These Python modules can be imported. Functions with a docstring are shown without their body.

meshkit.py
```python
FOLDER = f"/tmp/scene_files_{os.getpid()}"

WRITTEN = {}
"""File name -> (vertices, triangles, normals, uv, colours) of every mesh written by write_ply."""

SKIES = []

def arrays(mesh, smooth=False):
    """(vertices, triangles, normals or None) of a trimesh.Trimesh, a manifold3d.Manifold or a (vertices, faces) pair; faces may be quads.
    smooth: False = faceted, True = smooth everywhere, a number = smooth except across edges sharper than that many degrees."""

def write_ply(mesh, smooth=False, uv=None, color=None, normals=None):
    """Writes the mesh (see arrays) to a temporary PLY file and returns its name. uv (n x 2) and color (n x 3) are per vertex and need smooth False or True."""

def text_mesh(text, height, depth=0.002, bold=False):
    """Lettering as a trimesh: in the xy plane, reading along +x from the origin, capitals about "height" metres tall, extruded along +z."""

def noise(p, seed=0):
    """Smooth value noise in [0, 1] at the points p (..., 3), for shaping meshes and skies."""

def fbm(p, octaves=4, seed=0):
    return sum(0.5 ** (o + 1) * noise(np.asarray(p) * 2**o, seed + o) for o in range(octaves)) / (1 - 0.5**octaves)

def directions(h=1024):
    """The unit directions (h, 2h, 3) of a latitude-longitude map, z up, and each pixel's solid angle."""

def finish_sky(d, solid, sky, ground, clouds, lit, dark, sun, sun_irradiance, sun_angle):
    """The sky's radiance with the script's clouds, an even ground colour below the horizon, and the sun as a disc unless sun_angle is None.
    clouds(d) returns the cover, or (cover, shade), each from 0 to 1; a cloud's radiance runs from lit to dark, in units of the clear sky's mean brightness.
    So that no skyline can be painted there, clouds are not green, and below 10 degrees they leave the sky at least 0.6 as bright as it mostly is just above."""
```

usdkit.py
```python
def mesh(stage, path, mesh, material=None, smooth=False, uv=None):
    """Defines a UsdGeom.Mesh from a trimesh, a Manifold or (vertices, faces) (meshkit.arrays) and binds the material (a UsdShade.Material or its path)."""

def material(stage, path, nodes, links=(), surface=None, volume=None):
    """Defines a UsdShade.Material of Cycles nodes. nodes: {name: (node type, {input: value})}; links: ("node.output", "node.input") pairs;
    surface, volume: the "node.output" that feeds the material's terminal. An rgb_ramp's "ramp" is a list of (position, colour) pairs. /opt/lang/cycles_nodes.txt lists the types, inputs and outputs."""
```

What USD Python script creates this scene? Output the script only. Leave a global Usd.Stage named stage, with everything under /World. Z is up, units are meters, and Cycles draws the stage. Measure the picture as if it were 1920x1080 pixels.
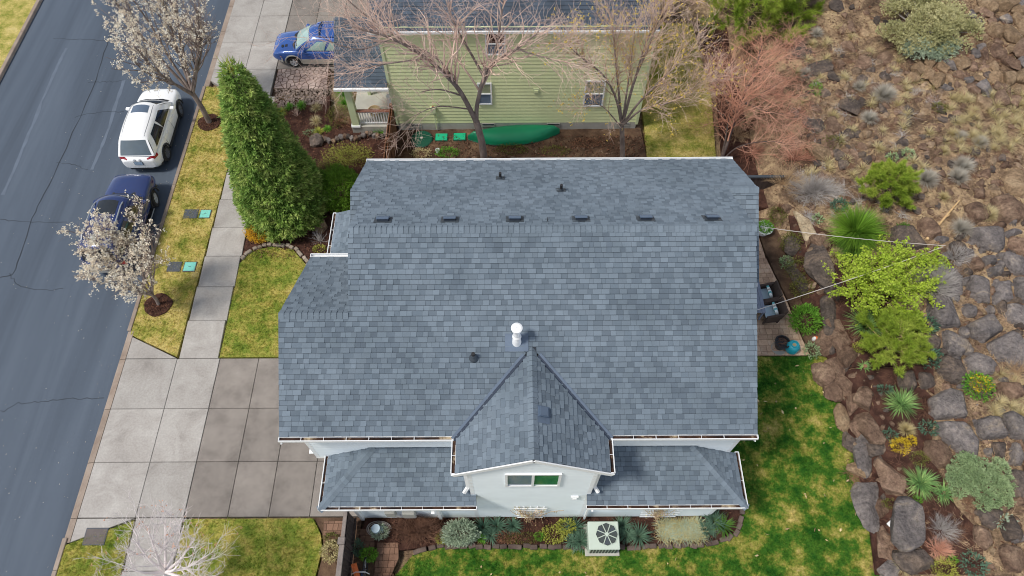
import math, numpy as np, trimesh, usdkit, meshkit, manifold3d
from pxr import Usd, UsdGeom, UsdLux, UsdShade, Gf, Sdf, Vt
from shapely.geometry import Polygon, Point, LineString, box as sbox
from shapely import affinity
from scipy.spatial import Delaunay
from scipy.sparse import coo_matrix
from scipy.sparse.csgraph import connected_components

stage = Usd.Stage.CreateInMemory()
UsdGeom.SetStageUpAxis(stage, 'Z'); UsdGeom.SetStageMetersPerUnit(stage, 1.0)
stage.SetDefaultPrim(UsdGeom.Xform.Define(stage, '/World').GetPrim())
UsdGeom.Scope.Define(stage, '/World/Looks')
rng = np.random.default_rng(7)

# ------------------------------------------------------------------ camera
CAM_H, CAM_F, CAM_P, CAM_ROLL = 24.0, 1300.0, math.radians(59.5), 0.0055
EXPOSURE = 1.0
_R = np.array([1, 0, 0.]); _F = np.array([0, math.cos(CAM_P), -math.sin(CAM_P)]); _U = np.array([0, math.sin(CAM_P), math.cos(CAM_P)])
_c, _s = math.cos(CAM_ROLL), math.sin(CAM_ROLL)
_right, _up, _back = _R * _c - _U * _s, _R * _s + _U * _c, -_F
cam = UsdGeom.Camera.Define(stage, '/World/camera')
cam.AddTransformOp().Set(Gf.Matrix4d(*_right, 0, *_up, 0, *_back, 0, 0, 0, CAM_H, 1))
cam.CreateHorizontalApertureAttr(36.0); cam.CreateVerticalApertureAttr(36.0 * 9 / 16)
cam.CreateFocalLengthAttr(36.0 * CAM_F / 1920)
cam.CreateClippingRangeAttr(Gf.Vec2f(0.1, 3000)); cam.CreateExposureAttr(EXPOSURE)

# ------------------------------------------------------------------ sky and sun (thin cloud, soft sun from the west-south-west)
SUN_EL, SUN_DIR = math.radians(59), np.array([-0.94, -0.34])
SUN_DIR = SUN_DIR / np.linalg.norm(SUN_DIR)
SKY_STRENGTH, SUN_I, SUN_ANGLE = 0.075, 0.40, 10.0
dome = UsdLux.DomeLight.Define(stage, '/World/sky')
dome.GetPrim().SetCustomDataByKey('kind', 'structure')
skym = usdkit.material(stage, '/World/Looks/sky_light', {
    'tc': ('texture_coordinate', {}), 'map': ('mapping', {'scale': (1.2, 1.2, 3.0)}),
    'sky': ('sky_texture', {'sky_type': 'single_scattering', 'sun_disc': False, 'sun_elevation': SUN_EL, 'sun_rotation': math.atan2(SUN_DIR[0], SUN_DIR[1])}),
    'n': ('noise_texture', {'scale': 2.2, 'detail': 6.0, 'roughness': 0.55}),
    'ramp': ('rgb_ramp', {'ramp': [(0.30, (0.15,) * 3), (0.62, (0.75,) * 3)]}),
    'bw': ('rgb_to_bw', {'color': (0, 0, 0)}),
    'cloud': ('mix', {'mix_type': 'multiply', 'fac': 1.0, 'color2': (1.5, 1.52, 1.56)}),
    'mix': ('mix', {}), 'bg': ('background_shader', {'strength': SKY_STRENGTH})},
    [('tc.generated', 'map.vector'), ('map.vector', 'n.vector'), ('n.fac', 'ramp.fac'), ('sky.color', 'bw.color'), ('bw.val', 'cloud.color1'),
     ('ramp.color', 'mix.fac'), ('sky.color', 'mix.color1'), ('cloud.color', 'mix.color2'), ('mix.color', 'bg.color')], surface='bg.background')
UsdShade.MaterialBindingAPI.Apply(dome.GetPrim()).Bind(skym)
sun = UsdLux.DistantLight.Define(stage, '/World/sun')
sun.CreateIntensityAttr(SUN_I); sun.CreateAngleAttr(SUN_ANGLE); sun.CreateNormalizeAttr(True); sun.CreateColorAttr(Gf.Vec3f(1.0, 0.94, 0.85))
_d = np.array([SUN_DIR[0] * math.cos(SUN_EL), SUN_DIR[1] * math.cos(SUN_EL), math.sin(SUN_EL)])
_x = np.cross([0, 0, 1.0], _d); _x /= np.linalg.norm(_x); _y = np.cross(_d, _x)
sun.AddTransformOp().Set(Gf.Matrix4d(*_x, 0, *_y, 0, *_d, 0, 0, 0, 60, 1))

# ------------------------------------------------------------------ measuring: a picture point of the photograph on a plane of the place
def ray(px, py):
    u, v = px - 960, 540 - py
    u, v = _c * u + _s * v, -_s * u + _c * v
    return _F + _R * u / CAM_F + _U * v / CAM_F
def at(px, py, z=0.0):
    d = ray(px, py); return np.array([0, 0, CAM_H]) + d * ((z - CAM_H) / d[2])
def aty(px, py, y):
    d = ray(px, py); return np.array([0, 0, CAM_H]) + d * (y / d[1])
def smooth01(t):
    t = np.clip(t, 0, 1); return t * t * (3 - 2 * t)
def slope_foot(y): return np.interp(y, [-5, 3.3, 6.7, 11, 13.6, 17, 20, 30, 60], [12.0, 12.0, 12.25, 11.9, 11.5, 11.0, 10.8, 11.0, 11.5])
def hill(x, y):
    x, y = np.asarray(x, float), np.asarray(y, float)
    edge = slope_foot(y)
    dx = x - edge
    z = 0.5 * smooth01(dx / 0.8) + 0.16 * np.maximum(dx - 0.7, 0) * smooth01(dx / 3) - 0.0016 * np.maximum(dx - 12, 0) ** 1.5
    z = np.where(dx > 14, 0.5 + 0.16 * 13.3 + 0.05 * (dx - 14), z)
    return z + 0.22 * (meshkit.fbm(np.stack([x * 0.45, y * 0.45, x * 0], -1), 3, 5) - 0.5) * smooth01(dx / 1.5)
def onhill(px, py, dz=0.0):
    z = 0.3
    for _ in range(25):
        p = at(px, py, z + dz); z = float(hill(p[0], p[1]))
    return np.array([p[0], p[1], z])

# ------------------------------------------------------------------ scene building helpers
COUNT, LOC, ISLAND = {}, {}, set()
def numbered(parent, name):
    k = (parent, name); n = COUNT.get(k, 0); COUNT[k] = n + 1
    return name if n == 0 else f'{name}_{n:03d}'
def tag(o, label=None, cat=None, group=None, kind=None):
    p = o.GetPrim() if hasattr(o, 'GetPrim') else o
    for k, v in (('label', label), ('category', cat), ('group', group), ('kind', kind)):
        if v: p.SetCustomDataByKey(k, v)
    return p
def thing(name, label=None, cat=None, loc=(0, 0, 0), group=None, kind=None):
    path = '/World/' + numbered('/World', name)
    x = UsdGeom.Xform.Define(stage, path); x.AddTranslateOp().Set(Gf.Vec3d(*map(float, loc)))
    LOC[path] = np.array(loc, float)
    return tag(x.GetPrim(), label, cat, group, kind)
def obj(name, mesh, mat, parent=None, smooth=False, label=None, cat=None, group=None, kind=None):
    pp = str(parent.GetPath()) if parent is not None else '/World'
    path = pp + '/' + numbered(pp, name)
    off = LOC.get(pp, np.zeros(3))
    v, f, n = meshkit.arrays(mesh, smooth)
    LOC[path] = off
    m = UsdGeom.Mesh.Define(stage, path)
    m.CreatePointsAttr(Vt.Vec3fArray.FromNumpy((v - off).astype(np.float32)))
    m.CreateFaceVertexCountsAttr(Vt.IntArray.FromNumpy(np.full(len(f), 3, np.int32)))
    m.CreateFaceVertexIndicesAttr(Vt.IntArray.FromNumpy(f.astype(np.int32).ravel()))
    m.CreateSubdivisionSchemeAttr('none')
    if n is not None:
        m.CreateNormalsAttr(Vt.Vec3fArray.FromNumpy(n.astype(np.float32))); m.SetNormalsInterpolation('vertex')
    UsdShade.MaterialBindingAPI.Apply(m.GetPrim()).Bind(M[mat])
    if mat in ISLAND:                        # each separate piece of the mesh gets a tone of its own
        e = np.vstack([f[:, :2], f[:, 1:]]); _, lab = connected_components(coo_matrix((np.ones(len(e), np.int8), (e[:, 0], e[:, 1])), (len(v), len(v))), directed=False)
        tone = np.random.default_rng(len(v)).random(lab.max() + 1)[lab].astype(np.float32)
        UsdGeom.PrimvarsAPI(m).CreatePrimvar('tone', Sdf.ValueTypeNames.Color3fArray, 'vertex').Set(Vt.Vec3fArray.FromNumpy(np.repeat(tone[:, None], 3, 1)))
    return tag(m.GetPrim(), label, cat, group, kind)
def struct(name, mesh, mat, smooth=False, parent=None):
    return obj(name, mesh, mat, parent, smooth, kind='structure' if parent is None else None)
class MB:
    """collects pieces that belong to ONE part"""
    def __init__(s): s.v, s.f, s.n = [], [], 0
    def add(s, m):
        v, f, _ = meshkit.arrays(m)
        s.v.append(np.asarray(v, float)); s.f.append(np.asarray(f, int) + s.n); s.n += len(v); return s
    def box(s, x0, x1, y0, y1, z0, z1): return s.add(bx(x0, x1, y0, y1, z0, z1))
    def m(s): return np.vstack(s.v), np.vstack(s.f)
_BF = np.array([[0, 2, 3, 1], [4, 5, 7, 6], [0, 1, 5, 4], [2, 6, 7, 3], [0, 4, 6, 2], [1, 3, 7, 5]])
def bx(x0, x1, y0, y1, z0, z1):
    x0, x1 = min(x0, x1), max(x0, x1); y0, y1 = min(y0, y1), max(y0, y1); z0, z1 = min(z0, z1), max(z0, z1)
    return np.array([[x, y, z] for z in (z0, z1) for y in (y0, y1) for x in (x0, x1)], float), _BF
def rbx(x0, x1, y0, y1, z0, z1, r):
    """box with chamfered edges"""
    pts = []
    for sx in (0, 1):
        for sy in (0, 1):
            for sz in (0, 1):
                c = np.array([(x0, x1)[sx], (y0, y1)[sy], (z0, z1)[sz]], float); d = r * np.array([1 - 2 * sx, 1 - 2 * sy, 1 - 2 * sz])
                for k in range(3):
                    q = c + d; q[k] -= d[k]; pts.append(q)
    h = trimesh.convex.convex_hull(np.array(pts)); return h.vertices, h.faces
def hull(pts):
    h = trimesh.convex.convex_hull(np.array(pts, float)); return h.vertices, h.faces
def rot(m, a, c=(0, 0, 0), axis='z'):
    v, f = np.array(m[0], float), m[1]; c = np.array(c, float); s, k = math.sin(a), math.cos(a)
    Q = {'z': [[k, -s, 0], [s, k, 0], [0, 0, 1]], 'x': [[1, 0, 0], [0, k, -s], [0, s, k]], 'y': [[k, 0, s], [0, 1, 0], [-s, 0, k]]}[axis]
    return (v - c) @ np.array(Q).T + c, f
def mv(m, d): return np.array(m[0], float) + np.array(d, float), m[1]
def bar(a, b, w, h=None, up=(0, 0, 1)):
    a, b = np.array(a, float), np.array(b, float); d = b - a; L = np.linalg.norm(d); d /= L; h = h or w
    u = np.array(up, float); s = np.cross(d, u)
    if np.linalg.norm(s) < 1e-6: s = np.cross(d, [1.0, 0, 0])
    s /= np.linalg.norm(s); u = np.cross(s, d)
    v = np.array([p + s * i * w / 2 + u * j * h / 2 for p in (a, b) for j in (-1, 1) for i in (-1, 1)]); return v, _BF
def tube(P, R, k=8, cap=True):
    P = np.array(P, float); R = np.broadcast_to(R, len(P)); T = np.gradient(P, axis=0); T /= np.linalg.norm(T, axis=1, keepdims=True)
    ref = np.array([0.31, 0.2, 0.93]) if abs(T[:, 2]).mean() < 0.8 else np.array([1.0, 0.1, 0])
    A = np.cross(T, ref); A /= np.linalg.norm(A, axis=1, keepdims=True); B = np.cross(T, A)
    t = np.arange(k) / k * 2 * math.pi
    V = (P[:, None] + R[:, None, None] * (A[:, None] * np.cos(t)[None, :, None] + B[:, None] * np.sin(t)[None, :, None])).reshape(-1, 3)
    n = len(P); i, j = np.meshgrid(np.arange(n - 1), np.arange(k), indexing='ij'); j2 = (j + 1) % k
    q = np.stack([i * k + j, i * k + j2, (i + 1) * k + j2, (i + 1) * k + j], -1).reshape(-1, 4)
    F = np.vstack([q[:, [0, 2, 1]], q[:, [0, 3, 2]]])
    if cap:
        F = np.vstack([F, [[0, a, a + 1] for a in range(1, k - 1)], [[(n - 1) * k, (n - 1) * k + a + 1, (n - 1) * k + a] for a in range(1, k - 1)]])
    return V, F
def cyl(c, r, h, k=24, r2=None):
    c = np.array(c, float); t = np.arange(k) / k * 2 * math.pi; r2 = r if r2 is None else r2
    V = np.vstack([np.stack([c[0] + r * np.cos(t), c[1] + r * np.sin(t), np.full(k, c[2])], 1), np.stack([c[0] + r2 * np.cos(t), c[1] + r2 * np.sin(t), np.full(k, c[2] + h)], 1)])
    F = [[a, (a + 1) % k, k + (a + 1) % k] for a in range(k)] + [[a, k + (a + 1) % k, k + a] for a in range(k)]
    F += [[0, a + 1, a] for a in range(1, k - 1)] + [[k, k + a, k + a + 1] for a in range(1, k - 1)]
    return V, np.array(F)
def lathe(c, prof, k=24):
    prof = np.array(prof, float); t = np.arange(k) / k * 2 * math.pi; n = len(prof)
    V = np.stack([prof[:, None, 0] * np.cos(t), prof[:, None, 0] * np.sin(t), np.repeat(prof[:, 1:2], k, 1)], -1).reshape(-1, 3) + np.array(c, float)
    i, j = np.meshgrid(np.arange(n - 1), np.arange(k), indexing='ij'); j2 = (j + 1) % k
    q = np.stack([i * k + j, i * k + j2, (i + 1) * k + j2, (i + 1) * k + j], -1).reshape(-1, 4)
    return V, np.vstack([q[:, :3], q[:, [0, 2, 3]]])
def prism(poly, z0, z1):
    m = trimesh.creation.extrude_polygon(poly, z1 - z0, engine='earcut'); m.apply_translation([0, 0, z0]); return m.vertices, m.faces
def planar(poly, O, u, v, n, h0, h1):
    """prism of a polygon drawn in the plane (O; u, v), from height h0 to h1 along n"""
    V, F = prism(poly, h0, h1); O, u, v, n = (np.array(a, float) for a in (O, u, v, n))
    if np.dot(np.cross(u, v), n) < 0: F = F[:, ::-1]
    return O + V[:, :1] * u + V[:, 1:2] * v + V[:, 2:] * n, F
def patch(poly, res, zf, skirt=0.25):
    """ground sheet over a polygon: a fine triangulation with height zf(x, y) and a skirt"""
    ring = np.array(poly.exterior.segmentize(res).coords)[:-1]
    x0, y0, x1, y1 = poly.bounds
    X, Y = np.meshgrid(np.arange(x0, x1, res), np.arange(y0, y1, res)); X = X + (np.arange(X.shape[0])[:, None] % 2) * res / 2
    g = np.stack([X.ravel(), Y.ravel()], 1); inner = poly.buffer(-res * 0.55)
    import shapely
    g = g[shapely.contains_xy(inner, g[:, 0], g[:, 1])] if not inner.is_empty else g[:0]
    P = np.vstack([ring, g]); T = Delaunay(P).simplices; cc = P[T].mean(1)
    T = T[shapely.contains_xy(poly.buffer(1e-6), cc[:, 0], cc[:, 1])]
    a, b, c = P[T[:, 0]], P[T[:, 1]], P[T[:, 2]]
    cr = (b[:, 0] - a[:, 0]) * (c[:, 1] - a[:, 1]) - (b[:, 1] - a[:, 1]) * (c[:, 0] - a[:, 0])
    T = np.where(cr[:, None] < 0, T[:, ::-1], T)[abs(cr) > 1e-9]
    Z = zf(P[:, 0], P[:, 1]) * np.ones(len(P)); V = np.column_stack([P, Z]); n = len(ring); low = V[:n].copy(); low[:, 2] -= skirt
    i = np.arange(n); j = (i + 1) % n; m = len(V)
    ccw = Polygon(ring).exterior.is_ccw
    S = np.vstack([np.stack([i, m + i, m + j], 1), np.stack([i, m + j, j], 1)]); S = S if ccw else S[:, ::-1]
    return np.vstack([V, low]), np.vstack([T, S])
def pxpoly(pts, z=0.0): return Polygon([at(a, b, z)[:2] for a, b in pts])
def bez(pts, n=12):
    """smooth closed curve through points"""
    P = np.array(pts, float); m = len(P); out = []
    for i in range(m):
        p0, p1, p2, p3 = P[i - 1], P[i], P[(i + 1) % m], P[(i + 2) % m]
        for t in np.arange(n) / n:
            out.append(0.5 * ((2 * p1) + (-p0 + p2) * t + (2 * p0 - 5 * p1 + 4 * p2 - p3) * t * t + (-p0 + 3 * p1 - 3 * p2 + p3) * t ** 3))
    return np.array(out)
def spline(pts, n=8):
    P = np.array(pts, float); Q = np.vstack([2 * P[0] - P[1], P, 2 * P[-1] - P[-2]]); out = []
    for i in range(1, len(Q) - 2):
        p0, p1, p2, p3 = Q[i - 1], Q[i], Q[i + 1], Q[i + 2]
        for t in np.arange(n) / n:
            out.append(0.5 * ((2 * p1) + (-p0 + p2) * t + (2 * p0 - 5 * p1 + 4 * p2 - p3) * t * t + (-p0 + 3 * p1 - 3 * p2 + p3) * t ** 3))
    return np.array(out + [P[-1]])

# ------------------------------------------------------------------ materials
M = {}
def lin(r, g, b, k=1.0):
    x = np.array([r, g, b], float) / 255; x = np.where(x < 0.04045, x / 12.92, ((x + 0.055) / 1.055) ** 2.4); return tuple(np.clip(x * k, 0.002, 0.9))
def plain(name, col, rough=0.6, metal=0.0, bump=0.0, bscale=60.0, vary=0.12, spec=0.5, coat=0.0, big=1.5):
    """paint, plastic, metal: one colour with slight uneven tone"""
    a = tuple(np.array(col) * (1 - vary)); b = tuple(np.clip(np.array(col) * (1 + vary), 0, 0.95))
    nodes = {'g': ('geometry', {}), 'n': ('noise_texture', {'scale': big, 'detail': 5.0, 'roughness': 0.6}), 'r': ('rgb_ramp', {'ramp': [(0.3, a), (0.7, b)]}),
             'p': ('principled_bsdf', {'roughness': rough, 'metallic': metal, 'specular_ior_level': spec, 'coat_weight': coat})}
    links = [('g.position', 'n.vector'), ('n.fac', 'r.fac'), ('r.color', 'p.base_color')]
    if bump:
        nodes |= {'n2': ('noise_texture', {'scale': bscale, 'detail': 4.0}), 'b': ('bump', {'strength': bump, 'distance': 0.01})}
        links += [('g.position', 'n2.vector'), ('n2.fac', 'b.height'), ('b.normal', 'p.normal')]
    M[name] = usdkit.material(stage, '/World/Looks/' + name, nodes, links, surface='p.BSDF')
def varied(name, ramp, scale=1.0, detail=6.0, fine=None, fine_scale=40.0, rough=0.9, bump=0.4, bscale=50.0, bdist=0.02, island=0.0, obj_random=0.0, spec=0.3, distort=0.0, translucent=0.0, stretch=(1, 1, 1), rough_n=0.6):
    """natural surface: world-space noise through a ramp, a second finer noise, tone per piece, relief"""
    nodes = {'g': ('geometry', {}), 'mp': ('mapping', {'scale': stretch}), 'n': ('noise_texture', {'scale': scale, 'detail': detail, 'roughness': rough_n, 'distortion': distort}), 'r': ('rgb_ramp', {'ramp': ramp}),
             'p': ('principled_bsdf', {'roughness': rough, 'specular_ior_level': spec})}
    links = [('g.position', 'mp.vector'), ('mp.vector', 'n.vector'), ('n.fac', 'r.fac')]; out = 'r.color'
    if fine:
        nodes |= {'nf': ('noise_texture', {'scale': fine_scale, 'detail': 4.0, 'roughness': 0.7}), 'rf': ('rgb_ramp', {'ramp': [(0.3, (fine[0],) * 3), (0.7, (fine[1],) * 3)]}), 'mf': ('mix', {'mix_type': 'multiply', 'fac': 1.0})}
        links += [('g.position', 'nf.vector'), ('nf.fac', 'rf.fac'), (out, 'mf.color1'), ('rf.color', 'mf.color2')]; out = 'mf.color'
    if island or obj_random:
        k = island or obj_random
        if island: ISLAND.add(name)
        nodes |= {'oi': ('object_info', {}), 'at': ('attribute', {'attribute': 'tone'}), 'ad': ('math', {'math_type': 'add'}), 'fr': ('math', {'math_type': 'fraction'}), 'ri': ('rgb_ramp', {'ramp': [(0.0, (1 - k,) * 3), (1.0, (1 + k,) * 3)]}), 'mi': ('mix', {'mix_type': 'multiply', 'fac': 1.0})}
        links += [('oi.random', 'ad.value1'), ('at.fac', 'ad.value2'), ('ad.value', 'fr.value1'), ('fr.value', 'ri.fac'), (out, 'mi.color1'), ('ri.color', 'mi.color2')]; out = 'mi.color'
    links.append((out, 'p.base_color'))
    if bump:
        nodes |= {'nb': ('noise_texture', {'scale': bscale, 'detail': 5.0, 'roughness': 0.65}), 'b': ('bump', {'strength': bump, 'distance': bdist})}
        links += [('g.position', 'nb.vector'), ('nb.fac', 'b.height'), ('b.normal', 'p.normal')]
    surf = 'p.BSDF'
    if translucent:
        nodes |= {'tr': ('translucent_bsdf', {}), 'mc': ('mix_closure', {'fac': translucent})}
        links += [(out, 'tr.color'), ('p.BSDF', 'mc.closure1'), ('tr.BSDF', 'mc.closure2')]; surf = 'mc.closure'
    M[name] = usdkit.material(stage, '/World/Looks/' + name, nodes, links, surface=surf)
def foliage(name, cols, island=0.35, scale=0.9, translucent=0.3, rough=0.6):
    n = len(cols); varied(name, [(0.28 + 0.44 * i / max(n - 1, 1), c) for i, c in enumerate(cols)], scale=scale, detail=4, rough=rough, bump=0, island=island, translucent=translucent)

# ------------------------------------------------------------------ plant builders (all vectorised)
def unit(v): return v / np.maximum(np.linalg.norm(v, axis=-1, keepdims=True), 1e-9)
def rdirs(n, r): return unit(r.normal(size=(n, 3)))
def perp(D, r):
    A = np.cross(D, rdirs(len(D), r)); return unit(A)
def poly_tubes(P, R, k=3):
    """many tapered limbs at once: P (n, m, 3), R (n, m)"""
    n, m, _ = P.shape; T = unit(np.gradient(P, axis=1)); ref = np.where(abs(T[:, :1, 2:]) < 0.8, np.array([0.02, 0.05, 1.0]), np.array([1.0, 0.03, 0.01]))
    A = unit(np.cross(T, ref)); B = np.cross(T, A); t = np.arange(k) / k * 2 * math.pi
    V = P[:, :, None] + R[:, :, None, None] * (A[:, :, None] * np.cos(t)[:, None] + B[:, :, None] * np.sin(t)[:, None])
    i, a, b = np.meshgrid(np.arange(n), np.arange(m - 1), np.arange(k), indexing='ij'); o = i * m * k; b2 = (b + 1) % k
    q = np.stack([o + a * k + b, o + a * k + b2, o + (a + 1) * k + b2, o + (a + 1) * k + b], -1).reshape(-1, 4)
    return V.reshape(-1, 3), np.vstack([q[:, [0, 2, 1]], q[:, [0, 3, 2]]])
def sprout(P, R, n, length, spread, r, up=0.0, tmin=0.3, m=4, wob=0.15, taper=0.35, rk=0.6, out=None, outk=0.0, rmin=0.0):
    """n side limbs from the limbs (P, R); up pulls them to the sky (or down when negative), out pushes them from a point"""
    w = np.linalg.norm(P[:, -1] - P[:, 0], axis=1); pi = r.choice(len(P), n, p=w / w.sum()); mm = P.shape[1]
    t = tmin + (1 - tmin) * r.random(n) ** 0.8; x = t * (mm - 1); i0 = np.minimum(x.astype(int), mm - 2); fr = (x - i0)[:, None]
    base = P[pi, i0] * (1 - fr) + P[pi, i0 + 1] * fr; rad = (R[pi, i0] * (1 - fr[:, 0]) + R[pi, i0 + 1] * fr[:, 0])
    d0 = unit(P[pi, i0 + 1] - P[pi, i0]); s = spread * (0.6 + 0.8 * r.random(n)); d = unit(d0 * np.cos(s)[:, None] + perp(d0, r) * np.sin(s)[:, None])
    d[:, 2] += up
    if out is not None: d += outk * unit(base - np.array(out, float))
    d = unit(d); L = length * (0.5 + r.random(n)) * (1.25 - 0.6 * t); Q = np.zeros((n, m, 3)); Q[:, 0] = base
    for j in range(1, m):
        d = d + wob * r.normal(size=(n, 3)); d[:, 2] += up * 0.25; d = unit(d); Q[:, j] = Q[:, j - 1] + d * (L / (m - 1))[:, None]
    RR = np.maximum(rad * rk, rmin)[:, None] * np.linspace(1, taper, m)[None]
    return Q, RR
def blades(P, D, L, W, r, bend=0.0):
    """one thin triangle per needle or grass blade"""
    S = perp(D, r) * (np.asarray(W) * np.ones(len(P)))[:, None] / 2; tip = P + D * (np.asarray(L) * np.ones(len(P)))[:, None]
    if bend: tip[:, 2] -= bend * np.asarray(L)
    V = np.stack([P - S, P + S, tip], 1).reshape(-1, 3); return V, np.arange(len(V)).reshape(-1, 3)
def leaves(P, D, L, W, r, fold=0.0):
    """one pointed leaf of two triangles per point"""
    n = len(P); L = (np.asarray(L) * np.ones(n))[:, None]; W = (np.asarray(W) * np.ones(n))[:, None]; S = perp(D, r); N = np.cross(D, S)
    a, b = P + D * L * 0.45 + S * W / 2 + N * fold * W, P + D * L * 0.45 - S * W / 2 + N * fold * W
    V = np.stack([P, b, P + D * L, a], 1).reshape(-1, 3); i = np.arange(n)[:, None] * 4
    return V, np.vstack([i + [0, 1, 2], i + [0, 2, 3]])
def arching(P, D, L, W, droop, r, seg=3):
    """strap leaves or long grass that arch over"""
    n = len(P); L = np.asarray(L) * np.ones(n); W = np.asarray(W) * np.ones(n); h = D.copy(); h[:, 2] = 0; S = unit(np.cross(D, [0, 0, 1.0]) + 1e-6 * rdirs(n, r))
    rows, p, d = [], P.copy(), D.copy(); wt = np.linspace(1, 0, seg + 1) ** 0.6
    for j in range(seg + 1):
        w = (W * max(wt[j], 0.03))[:, None] / 2; rows += [p - S * w, p + S * w]
        p = p + d * (L / seg)[:, None]; d = d.copy(); d[:, 2] -= droop / seg; d = unit(d)
    V = np.stack(rows, 1); k = 2 * (seg + 1); V = V.reshape(-1, 3); i = np.arange(n)[:, None] * k; F = []
    for j in range(seg): F += [i + [2 * j, 2 * j + 1, 2 * j + 3], i + [2 * j, 2 * j + 3, 2 * j + 2]]
    return V, np.vstack(F)
def rock(c, size, r, ang=0.0, facets=9, sub=3, rough=0.10, flat=0.75):
    """angular weathered boulder: a sphere cut by planes, roughened; size = (x, y, z) half extents"""
    m = trimesh.creation.icosphere(sub); v = m.vertices.copy()
    nrm = rdirs(facets, r); nrm[0] = [0, 0, 1]; d = 0.48 + 0.32 * r.random(facets); d[0] = flat * 0.8
    for k in range(facets):
        h = v @ nrm[k] - d[k]; v -= np.maximum(h, 0)[:, None] * nrm[k]
    o = r.random(3) * 50; e = meshkit.fbm(v * 2.2 + o, 4, 3) - 0.5; v *= (1 + rough * 3.2 * e)[:, None]
    v += 0.03 * (meshkit.fbm(v * 6 + o[::-1], 2, 9) - 0.5)[:, None] * unit(v)
    v /= np.abs(v).max(0); v = v * np.array(size); v, f = rot((v, m.faces), ang); return v + np.array(c, float), f
def slab_rock(poly, z0, z1, r, dome=0.08, rough=0.05, grid=0.07):
    """flat cracked boulder seen from above: rounded outline, domed pitted top"""
    poly = poly.buffer(-0.08).buffer(0.08)
    if poly.is_empty or poly.geom_type != 'Polygon': return None
    b = poly.exterior; o = r.random(3) * 40; tx, ty = r.normal(size=2) * 0.08; cx, cy = poly.centroid.x, poly.centroid.y
    import shapely
    def zf(x, y):
        dist = shapely.distance(shapely.points(x, y), b); e = np.clip(dist / 0.16, 0, 1)
        return z0 + (z1 - z0) * np.sqrt(1 - (1 - e) ** 2) * 1.0 + dome * np.clip(dist / 0.6, 0, 1) + rough * (meshkit.fbm(np.stack([x * 3, y * 3, 0 * x], -1) + o, 4, 2) - 0.5) * 2 + tx * (x - cx) + ty * (y - cy)
    return patch(poly, grid, zf, 0.5)
def blob_points(n, c, rad, r, surf=0.7):
    """points in an uneven crown, mostly near its surface"""
    d = rdirs(n, r); o = r.random(3) * 30; lump = 0.72 + 0.55 * meshkit.fbm(d * 1.8 + o, 3, 4); k = (surf + (1 - surf) * r.random(n)) * lump
    return np.array(c, float) + d * k[:, None] * np.array(rad), d

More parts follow.
